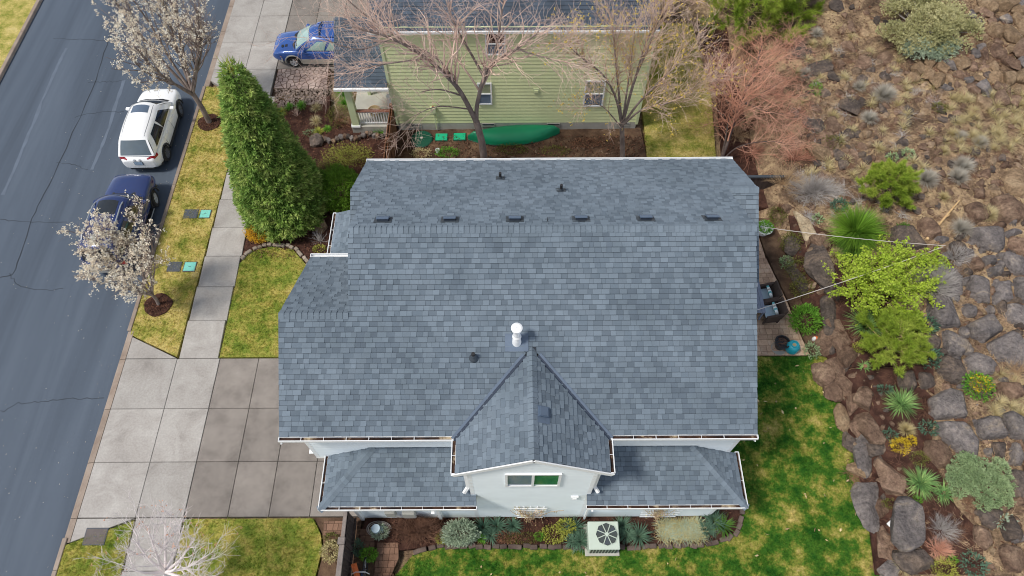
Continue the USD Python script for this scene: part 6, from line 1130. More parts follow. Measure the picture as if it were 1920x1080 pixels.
_big = [(*onhill(*q[0])[:2], .5 * np.linalg.norm((onhill(q[0][0] + q[1] / 2, q[0][1]) - onhill(*q[0]))[:2]) * 1.6) for q in SLABS]
fractured(out, [(1745, 440), (1790, 440), (1925, 400), (1925, 760), (1760, 740), (1745, 600)], 110, 91, .95, [G_, B_, G_, D_], .22, _big)
fractured(out, [(1745, 745), (1925, 760), (1925, 1075), (1830, 1075), (1820, 960), (1740, 860)], 80, 92, .7, [B_, G_, B_, T_], .2, _big)
mid = thing('fractured_ledge', 'low weathered rock ledge breaking through the dry slope', 'outcrop', onhill(1650, 220))
fractured(mid, [(1500, 110), (1640, 90), (1790, 150), (1780, 320), (1600, 330), (1510, 290)], 210, 93, .55, ['slope_slab', 'slope_slab', B_, D_], .13)
fractured(mid, [(1760, 300), (1920, 290), (1925, 440), (1740, 440)], 60, 94, .55, ['slope_slab', B_], .14)
low = thing('rock_bank', 'broken brown rock bank behind the boulder wall', 'outcrop', onhill(1600, 700))
fractured(low, [(1480, 420), (1560, 420), (1600, 560), (1640, 700), (1680, 800), (1740, 1080), (1660, 1080), (1600, 880), (1560, 740), (1530, 640), (1500, 520)], 170, 95, .75, [B_, B_, D_, 'slope_slab'], .22)
rub = thing('rubble_field', 'field of tan broken rocks at the upper right of the slope', 'rocks', (27, 29, 2.5)); r = np.random.default_rng(77); done = []
for q in range(1600):
    px = (1775 + 150 * r.random(), -30 + 225 * r.random()); s = 16 + 24 * r.random()
    if px[1] < 40 and px[0] < 1815 or px[1] > 130 and px[0] < 1770 or px[1] > 175 and px[0] < 1835: continue
    if any(abs(px[0] - a) < .36 * (s + c) and abs(px[1] - b) < .31 * (s + c) for a, b, c in done): continue
    done.append((*px, s)); px_rock(rub, px, s, s * (.7 + .4 * r.random()), [B_, T_, B_, T_, G_][int(r.random() * 5)], 'stone', .02, .75, .9, 2, 7)
for px, s in (((1848, 14), 40), ((1885, 10), 44), ((1912, 24), 36), ((1758, 155), 34), ((1738, 140), 30), ((1722, 132), 28), ((1745, 120), 26), ((1770, 128), 28), ((1712, 150), 24), ((1790, 118), 28)): px_rock(rub, px, s, s * .85, T_, 'stone', .03, .8, .9, 3)
scat = thing('dark_rocks', 'dark half buried rocks scattered down the slope', 'rocks', (13.5, 24, 1)); r = np.random.default_rng(78)
for px, w, h in [((1598, 200), 50, 34), ((1560, 240), 40, 34), ((1528, 235), 42, 30), ((1552, 262), 52, 40), ((1590, 250), 22, 20), ((1575, 258), 18, 16), ((1605, 252), 20, 18), ((1545, 130), 60, 28), ((1500, 92), 34, 40), ((1505, 50), 26, 30), ((1525, 14), 30, 22), ((1568, 12), 28, 20), ((1590, 90), 26, 20), ((1620, 120), 40, 26), ((1530, 205), 24, 20), ((1562, 145), 26, 18), ((1640, 170), 30, 20), ((1655, 205), 22, 18), ((1574, 290), 26, 22), ((1600, 292), 30, 22), ((1580, 312), 24, 20), ((1628, 300), 24, 18), ((1700, 232), 22, 18), ((1790, 225), 26, 18), ((1650, 250), 20, 16), ((1690, 268), 24, 18), ((1660, 110), 30, 24), ((1660, 140), 24, 18), ((1618, 150), 22, 16)]:
    px_rock(scat, px, w, h, D_ if r.random() < .6 else B_, 'stone', 0, .5, .8, 2)
for q in range(240):
    px = (1470 + 430 * r.random(), 10 + 400 * r.random()); s = 9 + 12 * r.random(); px_rock(scat, px, s, s * .8, [D_, B_, B_, T_][int(r.random() * 4)], 'stone', 0, .6, .9, 2, 7)
for k, (px, w, h, m, lb) in enumerate([((1528, 288), 40, 44, T_, 'flat tan rock below the red twig shrub'), ((1440, 205), 22, 34, T_, 'small upright tan rock inside the red twig shrub'), ((1490, 250), 34, 26, T_, 'pale tan rock at the foot of the red twig shrub'), ((592, 268), 30, 22, D_, 'mossy grey boulder in the bark bed near the brown fence'), ((603, 424), 26, 26, T_, 'tan boulder between the big conifer and entry roof')]):
    t = thing('boulder', lb, 'boulder', onhill(*px) if px[0] > 1380 else at(*px)); px_rock(t, px, w, h, m, 'stone', .05, .7)
lw = thing('low_stone_wall', 'low row of rounded dark stones in front of the green house porch', 'stone wall', (-7, 22, 0)); r = np.random.default_rng(79)
for k in range(22): x = -9.0 + k * .17; obj('stone', rock((x, 21.95 + .1 * math.sin(k) + .02 * k, .1), (.13, .15, .18), r, r.random(), 7, 2, .08), [D_, G_, B_][k % 3], lw, 35)
sw = thing('back_stone_row', 'row of dark rocks in the dirt behind the white house', 'stone wall', (1, 20, 0))
for k in range(34): x = -2.9 + k * .25; obj('stone', rock((x, 20.6 + .25 * math.sin(k * 1.7) - (.6 if k > 12 else 0), .06), (.17, .16, .14), r, r.random(), 7, 2, .09), [D_, B_, B_, T_][k % 4], sw, 35)

# ================================================================== TREES AND SHRUBS
def limb_tree(name, label, limbs, mat_trunk, seed, levels, base, rr, twig=None, group=None):
    """trunk and main limbs given as splines (points, r0, r1), then side branches and twigs"""
    r = np.random.default_rng(seed); t = thing(name, label, 'tree', base, group); mbt = MB(); Ps, Rs = [], []
    for pts, r0, r1 in limbs:
        P = spline(pts, 6); mbt.add(tube(P, np.linspace(r0, r1, len(P)), 9)); k = np.linspace(0, len(P) - 1, 9); Q = np.stack([np.interp(k, np.arange(len(P)), P[:, c]) for c in range(3)], 1); Ps.append(Q); Rs.append(np.linspace(r0, r1, 9))
    obj('trunk', mbt.m(), mat_trunk, t, 60); P, R = np.array(Ps[rr:]), np.array(Rs[rr:]); names = ['branches', 'side_branches', 'twigs', 'fine_twigs']; last = None
    for k, (n, ln, sp, up, mat, kk, tmin, wob) in enumerate(levels):
        P, R = sprout(P, R, n, ln, sp, r, up, tmin, 5 if k < 2 else 4, wob, rk=.58, rmin=.0048); obj(names[k], poly_tubes(P, R, kk), mat, t, True); last = P
    return t, last, r
def fork(base, h, n, spread, r, r0, up=0.5, length=2.4, trunk_h=None, lean=(0, 0)):
    """limbs of a vase-shaped tree"""
    b = np.array(base, float); top = b + [lean[0], lean[1], h]; L = [([b - [0, 0, .1], b + (top - b) * .5 + [.03, .02, 0], top], r0, r0 * .8)]
    for k in range(n):
        a = k * 2 * math.pi / n + .5 * r.normal(); d = np.array([math.cos(a) * spread, math.sin(a) * spread, 1.0]); d /= np.linalg.norm(d); s = top - [0, 0, h * .25 * r.random()]; l = length * (.75 + .5 * r.random())
        L.append(([s, s + d * l * .35 + [0, 0, .05], s + d * l * .7 + [.1 * r.normal(), .1 * r.normal(), .15], s + d * l + [.15 * r.normal(), .15 * r.normal(), up]], r0 * .55, r0 * .18))
    return L
# blossoming street trees
for k, (px, h, n, sp, ln, nb, lb, cr_, tw) in enumerate([((393, 230), 1.9, 9, .58, 4.2, 4000, 'tall white blossoming street tree beside the white SUV', (1.0, 1), 2600), ((297, 572), .8, 8, .5, 2.5, 2300, 'smaller white blossoming street tree hanging over the navy SUV', (.6, 1), 1500)]):
    b = at(*px); r = np.random.default_rng(600 + k); L = fork(b, h, n, sp, r, .13 if k == 0 else .07, .5, ln, lean=(-.1, .05) if k == 0 else (.12, .0))
    t, tw_, r = limb_tree('blossom_tree', lb, L, 'bark_grey', 610 + k, [(150 if k == 0 else 110, 1.5 * cr_[0], .55, .35, 'bark_grey', 4, .25, .12), (800 if k == 0 else 560, .75 * cr_[0], .6, .25, 'twig_grey', 3, .25, .15), (tw, .34, .7, .15, 'twig_grey', 3, .2, .15)], b, 1)
    n0 = nb; i = r.choice(len(tw_), n0); P = tw_[i, r.integers(1, 4, n0)] + .035 * r.normal(size=(n0, 3)); zq = (P[:, 2] - P[:, 2].min()) / np.ptp(P[:, 2]); kp = (P[:, 0] - b[0] < .5 + .6 * r.random(n0)) | (r.random(n0) < .35); P = np.repeat(P[kp], 5, 0) + .022 * r.normal(size=(kp.sum() * 5, 3)); obj('blossoms', leaves(P, rdirs(len(P), r), .055, .048, r, .2), 'blossom', t, kind='stuff')
    mr = thing('tree_well', f'ring of bark mulch at the foot of the {"tall" if k == 0 else "smaller"} blossoming tree', 'mulch', b); q = np.linspace(0, 2 * math.pi, 25)[:-1]; obj('mulch', patch(Polygon(np.stack([b[0] + (.55 + .03 * np.sin(5 * q)) * np.cos(q), b[1] + (.5 + .03 * np.cos(4 * q)) * np.sin(q)], 1)), .08, lambda x, y: .02 + .05 * meshkit.fbm(np.stack([x * 6, y * 6, 0 * x], -1), 3, 3), .1), 'bark_mulch', mr)
    P = np.column_stack([b[0] + .3 * r.normal(size=500), b[1] + .28 * r.normal(size=500), .06 + .02 * r.random(500)]); obj('bark_pieces', leaves(P, rdirs(500, r) * [1, 1, .3], .07, .03, r), 'mulch_chip', mr, kind='stuff')
# big bare tree in front of the green house
Y = 20.6; b = aty(908, 300, Y); b = np.array([b[0], Y, 0.0]); A_ = lambda x, y, dy=0.0: aty(x, y, Y + dy); F0 = A_(893, 228)
limbs = [([b - [0, 0, .1], A_(904, 270), F0], .17, .14), ([F0, A_(868, 180, -.2), A_(845, 150, -.4), A_(800, 110, -.7), A_(735, 72, -1.0), A_(660, 50, -1.2)], .11, .035), ([F0, A_(895, 195), A_(908, 145, .1), A_(928, 118, -.2), A_(968, 92, -.6), A_(1010, 60, -.9)], .10, .03), ([A_(850, 150, -.4), A_(820, 110, -.2), A_(760, 78, .2), A_(700, 40, .3), A_(640, -10, .4)], .06, .02), ([A_(868, 180, -.2), A_(825, 168, -.4), A_(790, 172, -.7)], .04, .012), ([A_(908, 145, .1), A_(880, 95, .3), A_(850, 40, .4), A_(830, -20, .6)], .055, .02), ([A_(908, 145, .1), A_(930, 90, .4), A_(940, 30, .5), A_(950, -30, .8)], .05, .02), ([A_(800, 110, -.7), A_(735, 118, -1.2), A_(690, 126, -1.6), A_(655, 132, -1.8)], .035, .012), ([A_(735, 72, -1.0), A_(680, 92, -1.5), A_(635, 84, -1.8), A_(600, 68, -2.0)], .03, .010), ([A_(968, 92, -.6), A_(1030, 110, -1.2), A_(1080, 120, -1.6)], .03, .01), ([A_(885, 205), A_(820, 200, -.5), A_(770, 220, -.9)], .035, .01)]
limb_tree('bare_tree', 'large bare spreading tree in front of the green house', limbs, 'bark_grey', 620, [(230, 1.7, .6, .18, 'twig_pink', 4, .25, .25), (900, 1.1, .65, .12, 'twig_pink', 3, .25, .25), (2300, .55, .7, .1, 'twig_pink', 3, .2, .25)], b, 1)
# second bare tree with yellow buds
Y = 20.8; b0 = aty(1168, 300, Y); b = np.array([b0[0], Y, 0.]); A_ = lambda x, y, dy=0.0: aty(x, y, Y + dy); F0 = A_(1166, 236)
limbs = [([b - [0, 0, .1], A_(1167, 270), F0], .12, .10), ([F0, A_(1155, 185, -.1), A_(1130, 140, -.3), A_(1090, 108, -.6), A_(1065, 85, -.8)], .06, .015), ([F0, A_(1158, 150, .1), A_(1152, 90, .2), A_(1148, 30, .4)], .06, .015), ([F0, A_(1190, 150, .3), A_(1215, 90, .4), A_(1240, 20, .6)], .07, .02), ([F0, A_(1200, 190, -.3), A_(1245, 145, -.6), A_(1300, 90, -.6)], .06, .015), ([F0, A_(1205, 205, -.8), A_(1260, 190, -1.2), A_(1320, 150, -1.2)], .05, .012), ([A_(1166, 240), A_(1130, 200, -.4), A_(1100, 195, -.7)], .03, .01), ([A_(1190, 150, .3), A_(1220, 60, .9), A_(1270, -10, 1.2)], .05, .015), ([F0, A_(1180, 140, .8), A_(1190, 60, 1.2)], .05, .015)]
t, tw_, r = limb_tree('budding_tree', 'bare tree with yellow buds at the right end of the green house', limbs, 'bark_grey', 630, [(210, 1.3, .55, .22, 'twig_tan', 4, .25, .18), (1200, .85, .6, .18, 'twig_pink', 3, .25, .2), (3600, .45, .65, .15, 'twig_pink', 3, .2, .2)], b, 1)
n0 = 1300; P = tw_[r.choice(len(tw_), n0), 3]; P = np.repeat(P, 3, 0) + .02 * r.normal(size=(n0 * 3, 3)); obj('buds', leaves(P, rdirs(len(P), r), .06, .045, r), 'bud_yellow', t, kind='stuff')
# red twig thicket
b = at(1350, 305, .1); A_ = lambda x, y, z: at(x, y, z); limbs = [([b, A_(1366, 262, .8), A_(1390, 190, 2.0), A_(1415, 130, 2.6), A_(1430, 80, 3.2)], .08, .02), ([b, A_(1362, 250, .9), A_(1372, 170, 1.8), A_(1365, 120, 2.2)], .05, .015), ([A_(1385, 200, 1.8), A_(1420, 180, 2.2), A_(1470, 150, 2.4)], .04, .01), ([A_(1390, 190, 2.0), A_(1440, 210, 2.0), A_(1490, 215, 1.9)], .04, .01), ([b, A_(1385, 275, .7), A_(1440, 265, 1.3), A_(1480, 270, 1.2)], .04, .01), ([A_(1380, 215, 1.6), A_(1350, 170, 1.7), A_(1340, 130, 1.9)], .03, .01), ([A_(1400, 165, 2.2), A_(1445, 120, 2.7), A_(1470, 90, 2.9)], .03, .01)]
limb_tree('red_twig_tree', 'thicket of salmon red bare twigs between hedge and slope', limbs, 'bark_dark', 640, [(220, 1.4, .9, .1, 'twig_red', 4, .2, .28), (1400, .9, .9, .05, 'twig_red', 3, .2, .3), (2800, .45, .9, .05, 'twig_red', 3, .2, .3)], b, 0)
# white barked tree at the lower left, only its top in the picture
b = at(330, 1180); b[2] = 0; A_ = lambda x, y, z: at(x, y, z); limbs = [([b - [0, 0, .1], A_(318, 1120, 1.0), A_(310, 1070, 1.9)], .10, .08)] + [([A_(310, 1072, 1.9), A_((310 + x) / 2, (1072 + y) / 2 + 8, 2.5), A_(x, y, 3.1)], .055, .012) for x, y in ((250, 1010), (275, 985), (310, 975), (345, 985), (365, 1010), (230, 1060), (390, 1040), (340, 1050), (290, 1030), (400, 1085), (215, 1090))]
t, tw_, r = limb_tree('white_barked_tree', 'bare white branched tree top over the lower sidewalk', limbs, 'twig_white', 650, [(90, .9, .65, .15, 'twig_white', 4, .3, .2), (420, .55, .65, .1, 'twig_white', 3, .25, .22), (800, .3, .7, .1, 'twig_white', 3, .2, .18)], b, 1)
P = np.repeat(tw_[r.choice(len(tw_), 60), 3], 4, 0); P += .03 * r.normal(size=P.shape); obj('buds', leaves(P, rdirs(len(P), r), .05, .035, r), 'bud_pink', t, kind='stuff')
# big conifer: cone of short sprays
def conifer(label, base, h, rad, n, seed, mat, lean=(0, 0)):
    ln = np.array([lean[0], lean[1], 0.]); r = np.random.default_rng(seed); base = np.array(base, float); t = thing('conifer', label, 'tree', base); obj('trunk', tube([base - [0, 0, .1], base + ln * .5 + [0, 0, h * .5], base + ln * .97 + [0, 0, h * .97]], [.16, .1, .02], 9), 'bark_dark', t)
    tier = lambda zz, aa: 1 + .13 * (np.abs(((zz * 1.9 + .5 * np.sin(3 * aa)) % 1) - .5) * 2 - .5)
    u = 1 - np.sqrt(r.random(n)); z = h * (.03 + .96 * u); az = r.random(n) * 2 * math.pi; o = np.stack([np.cos(az) * 2.2, np.sin(az) * 2.2, z * .9], -1); prof = rad * np.clip(1 - z / h, 0, 1) ** .72 * np.clip((z + .5) / 1.2, 0, 1) ** .3 + .04; lump = .78 + .34 * meshkit.fbm(o * 1.1, 3, 3) + .22 * (meshkit.noise(o * 3.2, 6) - .5); q = prof * lump * (.74 + .26 * r.random(n)) * tier(z, az)
    P = base + np.stack([np.cos(az) * q, np.sin(az) * q, z], 1) + ln * (z / h)[:, None]; D = unit(np.stack([np.cos(az), np.sin(az), np.full(n, .25)], 1) + .25 * r.normal(size=(n, 3))); m = 9; Q = np.repeat(P, m, 0) + np.repeat(D, m, 0) * (.22 * r.random((n * m, 1)) - .05); E = unit(np.repeat(D, m, 0) + .55 * r.normal(size=(n * m, 3)) - [0, 0, .1])
    br = base + np.stack([0 * az, 0 * az, z * .97], 1) + ln * (z / h)[:, None]; k = r.choice(n, 500); obj('branches', poly_tubes(np.stack([br[k], P[k]], 1), np.full((500, 2), .014) * [1, .5], 3), 'bark_dark', t)
    obj('foliage', leaves(Q, E, .16 * (.6 + .8 * r.random(n * m)), .045, r, .1), mat, t)
    k = 60; P = base + ln * .98 + np.stack([.1 * r.normal(size=k), .1 * r.normal(size=k), h * (.93 + .07 * r.random(k))], 1); obj('leader_tips', blades(P, unit(r.normal(size=(k, 3)) * .35 + [0, 0, 1]), .4, .03, r), 'leaf_chart', t)
conifer('big dense green conifer beside the sidewalk', at(540, 400), 7.6, 1.85, 13000, 660, 'spruce', (at(428, 116, 7.6) - at(540, 400))[:2])
bush('yellow_shrub', 'round golden yellow shrub under the big conifer', 'shrub', at(488, 446), (.55, .42, .45), 'leaf_gold', (.06, .03), 2200, 661)
# pines
def pine(label, base, h, rad, seed, mat='pine', n_w=7, lean=(0, 0), needle=.16, nn=26, name='pine'):
    r = np.random.default_rng(seed); base = np.array(base, float); top = base + [lean[0], lean[1], h]; t = thing(name, label, 'tree', base); ax = spline([base - [0, 0, .1], base + (top - base) * .5 + [.05, .05, 0], top], 6); obj('trunk', tube(ax, np.linspace(.05 + .02 * h, .015, len(ax)), 8), 'bark_dark', t); L = []
    for k in range(n_w):
        f_ = .12 + .85 * k / n_w; c = base + (top - base) * f_; ln = rad * (1 - f_) ** .7 + .15; m = r.integers(6, 9)
        for q in range(m): a = q * 2 * math.pi / m + r.random() * .8; d = np.array([math.cos(a), math.sin(a), .15 + .5 * f_]); e = c + d * ln * (.75 + .4 * r.random()); L.append(np.stack([c, c + (e - c) * .4 + [0, 0, -.02], c + (e - c) * .75 + [0, 0, .03], e + [0, 0, .14 * ln]]))
    L.append(np.stack([top - [0, 0, .4], top - [0, 0, .2], top, top + [0, 0, .2]])); P = np.array(L); R = np.linspace(.02, .007, 4)[None] * np.ones((len(P), 1)); Q, RQ = sprout(P, R, len(P) * 5, rad * .30, .7, r, .2, .35, 4, .1, rmin=.004)
    obj('branches', MB().add(poly_tubes(P, R, 4)).add(poly_tubes(Q, RQ, 3)).m(), 'twig_tan', t); A = np.concatenate([Q, P[:, 1:]], 0) if Q.shape[1] == 3 else np.concatenate([Q, P]); s = np.linspace(.25, 1, 6) * 3; B = np.concatenate([A[:, min(int(x), 2)] * (1 - (x - min(int(x), 2))) + A[:, min(int(x), 2) + 1] * (x - min(int(x), 2)) for x in s]); T = unit(np.tile(A[:, -1] - A[:, -2], (6, 1)))
    m = nn; B = np.repeat(B, m, 0) + .015 * r.normal(size=(len(B) * m, 3)); D = unit(np.repeat(T, m, 0) * .75 + .62 * r.normal(size=(len(B), 3)) + [0, 0, .12]); obj('needles', blades(B, D, needle * (.7 + .5 * r.random(len(B))), .016, r), mat, t)
pine('small pine with upright yellow green shoots on the dry slope', onhill(1652, 372), 1.7, .95, 670, 'pine_dark')
pine('round yellow green pine below the lime leaved shrub', onhill(1660, 655), 1.6, 1.15, 671, 'pine_dark', 7)
pine('large bright green pine at the top of the picture', onhill(1400, 40) * [1, 1, 0] + [-.1, -.6, .3], 3.6, 2.5, 672, 'pine_dark', 8, needle=.26, nn=22)
pine('second large pine touching the top edge right of the first', onhill(1470, 22) * [1, 1, 0] + [0, .6, .3], 3.0, 1.9, 673, 'pine_dark', 7, needle=.24, nn=20)
# shrubs: (builder, ...)
clump_bush('sagebrush', 'large pale sagebrush at the top right of the slope', 'shrub', onhill(1725, 62), 2.2, 1.9, 1.0, 'leaf_sage', 680, 70, (.11, .05), .42, 110, 'twig_silver'); clump_bush('sagebrush', 'silver tipped sagebrush just below the large pale sagebrush', 'shrub', onhill(1738, 100), 1.3, .6, .6, 'leaf_silver', 681, 26, (.10, .04), .32, 110, 'twig_silver')
leafy_bush('lime_shrub', 'loose lime leaved shrub in the middle of the rockery', 'shrub', onhill(1642, 548), (1.9, 1.7, 1.5), 'lime_leaf', 682, 60, 420); leafy_bush('lime_shrub', 'thin lime leaved branches reaching over the silver bush', 'shrub', onhill(1718, 505), (.9, .6, .9), 'lime_leaf', 683, 14, 60, per=7); leafy_bush('lime_shrub', 'lime green sprig above the round pine', 'shrub', onhill(1700, 615), (.6, .4, .8), 'lime_leaf', 684, 14, 50, per=7)
tuft('broom_bush', 'arching bright green broom below the small pine', 'shrub', onhill(1600, 440), 1.0, .9, 'yew', 1500, 685, .02, 1.3); tuft('broom_bush', 'darker green broom clump under the arching broom', 'shrub', onhill(1592, 470), .7, .5, 'leaf_green', 700, 686, .02, 1.3); tuft('broom_bush', 'green strap leaves beneath the lime shrub', 'shrub', onhill(1622, 612), .75, .6, 'yucca_green', 260, 687, .03, 1.0)
twig_bush('silver_bush', 'pale silver dead bush beside the lime shrub', 'shrub', onhill(1742, 540), (1.0, .95, .8), 'twig_silver', 140, 1300, 688, .014, .2, n3=1500); twig_bush('silver_bush', 'fan of pale dead stems above the silver bush', 'shrub', onhill(1790, 485), (.75, .45, .5), 'twig_silver', 80, 400, 689, .012, .2)
for k, (px, rx, ry, h, mat, n, lb) in enumerate([((1735, 340), .55, .55, .45, 'grass_silver', 900, 'silver grey spiky clump left of the pair on the dry slope'), ((1793, 335), .6, .4, .4, 'grass_silver', 800, 'silver grey clump fanning below the whitest one'), ((1802, 315), .5, .45, .45, 'grass_silver', 900, 'whitest spiky clump of the dry slope'), ((1655, 182), .75, .5, .5, 'grass_silver', 1100, 'grey feathery sagebrush in the middle of the slope'), ((1628, 225), .55, .4, .35, 'grass_silver', 700, 'lilac grey clump below the feathery sagebrush'), ((1610, 165), .4, .3, .3, 'grass_silver', 500, 'small pale clump left of the feathery sagebrush'), ((1510, 140), .35, .4, .3, 'grass_silver', 400, 'pale tuft above the green sprig near the red twigs'), ((1530, 65), .45, .35, .3, 'grass_silver', 400, 'pale tuft near the top edge of the slope'), ((1520, 85), .4, .3, .3, 'grass_straw', 400, 'straw coloured tuft by the pine edge'), ((1836, 270), .5, .35, .3, 'grass_silver', 500, 'pale grey tuft in the straw patch'), ((1800, 258), .45, .3, .25, 'grass_silver', 350, 'faint grey tuft left in the straw patch'), ((1850, 405), .6, .4, .35, 'grass_straw', 700, 'straw tuft among the brown slabs at right'), ((1768, 372), .3, .3, .25, 'grass_straw', 300, 'small straw tuft below the silver clumps'), ((1800, 432), .6, .45, .4, 'grass_silver', 700, 'pale feathery clump beside the fallen pole'), ((1566, 483), .42, .4, .38, 'grass_straw', 600, 'blond grass tuft by the dark wall rocks'), ((1698, 808), .32, .3, .3, 'grass_straw', 600, 'cream coloured grass ball between the yuccas'), ((1695, 1060), .45, .4, .35, 'grass_straw', 500, 'blond grass fountain near the bottom wall rocks'), ((1767, 285), .35, .3, .25, 'grass_straw', 300, 'straw tuft beside the grey tufts'), ((1700, 170), .3, .25, .25, 'grass_straw', 250, 'thin straw tuft below the sagebrush'), ((1560, 220), .3, .4, .3, 'grass_straw', 250, 'thin straw tuft between dark rocks')]):
    tuft('grass_clump', lb, 'grass clump', onhill(*px), (rx + ry) / 2 * .7, h, mat, n, 700 + k, .014, .7)
r = np.random.default_rng(740)
for q in range(130):
    px = (1780 + 150 * r.random(), 170 + 115 * r.random()) if q < 60 else (1850 + 75 * r.random(), 690 + 90 * r.random()); 
    if q >= 70: px = (1490 + 330 * r.random(), 10 + 330 * r.random())
    zn = ('straw tuft in the dead grass patch below the rubble field', 'straw tuft in the dead grass at the right edge below the grey slabs', 'straw tuft scattered between the dark rocks of the upper slope')[0 if q < 60 else 1 if q < 70 else 2]
    tuft('straw_tuft', zn, 'grass clump', onhill(*px), .3, .25, 'grass_straw', 90, 750 + q, .016, 1.0, group=zn.replace('straw tuft', 'straw tufts'))
yucca('big spiky yucca nearest the lawn among wall rocks', onhill(1686, 762), .66, 820, n=260); yucca('big spiky yucca below the yellow cushion plants', onhill(1722, 908), .66, 821, n=260); yucca('smaller spiky yucca at the lower right of the big one', onhill(1765, 928), .42, 822, n=110); yucca('narrow blue yucca half hidden in the red bark near the slope', onhill(1618, 690), .3, 823, n=50)
clump_bush('mugo_pine', 'low grey green mugo pine among the right slabs', 'shrub', onhill(1838, 905), 1.05, .82, .5, 'leaf_greygreen', 824)
for k, (px, rad, mat, lf, n, lb) in enumerate([((1827, 728), (.55, .5, .35), 'leaf_bright', (.09, .045), 900, 'green shrub with yellow flowers beside the dry grass'), ((1685, 838), (.36, .32, .2), 'leaf_yellow', (.06, .03), 900, 'bright yellow cushion plant between the yuccas'), ((1705, 828), (.2, .2, .15), 'leaf_yellow', (.06, .03), 350, 'tiny golden cushion under the cream grass ball'), ((1608, 655), (.25, .22, .18), 'leaf_chart', (.06, .03), 400, 'small pale yellow plant left of the round pine'), ((1718, 938), (.16, .14, .12), 'leaf_bright', (.06, .04), 300, 'small bright green tuft under the big yucca'), ((1783, 1050), (.16, .13, .12), 'leaf_bright', (.06, .04), 260, 'small bright green tuft near the rust bush'), ((1765, 1068), (.45, .35, .25), 'leaf_chart', (.07, .03), 900, 'chartreuse mound at the bottom right corner'), ((1720, 862), (.3, .26, .2), 'leaf_olive', (.06, .03), 500, 'dull olive mound right of the yellow cushion'), ((1670, 945), (.3, .2, .12), 'leaf_olive', (.05, .03), 400, 'olive ground cover between wall stones'), ((1505, 605), (.62, .62, .5), 'leaf_bright', (.13, .04), 1500, 'lush bright green plant at the patio corner'), ((1480, 460), (.5, .45, .4), 'leaf_olive', (.08, .03), 900, 'olive shrub at the upper patio edge'), ((1492, 510), (.5, .5, .4), 'leaf_olive', (.08, .03), 900, 'olive shrub half way down the patio edge'), ((1502, 545), (.5, .45, .35), 'leaf_olive', (.08, .03), 900, 'olive shrub nearest the lush green plant'), ((1473, 495), (.3, .3, .22), 'leaf_greygreen', (.08, .04), 400, 'grey green leafy plant on the patio edge'), ((1455, 410), (.4, .45, .35), 'leaf_olive', (.07, .03), 800, 'olive shrub behind the white bowl planter'), ((1520, 660), (.3, .35, .2), 'leaf_greygreen', (.1, .04), 350, 'pale leafy plant beside the turquoise jar'), ((1572, 388), (.35, .28, .22), 'leaf_blue', (.1, .05), 400, 'blue green leafy plant below the bare grey twigs'), ((1531, 412), (.2, .2, .15), 'leaf_greygreen', (.1, .05), 160, 'small grey green rosette by the pale log rock'), ((1690, 432), (.3, .25, .2), 'leaf_green', (.08, .04), 350, 'green sprig with yellow tips below the small pine'), ((1740, 672), (.5, .45, .22), 'leaf_blue', (.12, .06), 420, 'blue green spreading leaves right of the round pine'), ((1735, 612), (.4, .35, .25), 'leaf_blue', (.12, .05), 420, 'blue green clump left of the grey outcrop'), ((1657, 733), (.28, .15, .15), 'leaf_blue', (.12, .05), 180, 'blue green tuft above the upper yucca'), ((1740, 805), (.35, .3, .18), 'leaf_blue', (.11, .05), 260, 'blue green sprawling plant right of cream grass'), ((1668, 818), (.25, .25, .15), 'leaf_blue', (.1, .05), 200, 'blue green sprig left of the yellow cushion'), ((1882, 982), (.32, .25, .12), 'leaf_silver', (.16, .08), 110, 'pale mint rosette on the rocks at right'), ((1822, 1060), (.4, .4, .22), 'leaf_blue', (.12, .06), 260, 'blue green plant at the bottom edge of the slope'), ((1560, 270), (.5, .4, .2), 'leaf_olive', (.07, .03), 500, 'mossy olive patch beside the tan rock'), ((1527, 172), (.3, .4, .3), 'leaf_bright', (.1, .03), 300, 'green sprig beside the red twig thicket'), ((1700, 292), (.3, .25, .18), 'leaf_greygreen', (.1, .05), 220, 'mint green rosette above the small pine'), ((1672, 298), (.25, .2, .15), 'leaf_greygreen', (.1, .05), 180, 'smaller mint rosette left above the small pine'), ((1760, 205), (.35, .3, .15), 'leaf_olive', (.07, .03), 300, 'olive moss patch at the foot of the rubble')]):
    p = onhill(*px); bush('plant', lb, 'plant', p, rad, mat, lf, n, 830 + k, lift=.6, stems=10)
bush('flowers', 'yellow flowers on the green shrub beside the dry grass', 'flowers', onhill(1827, 728) + [0, 0, .3], (.4, .36, .14), 'leaf_yellow', (.06, .05), 200, 870)
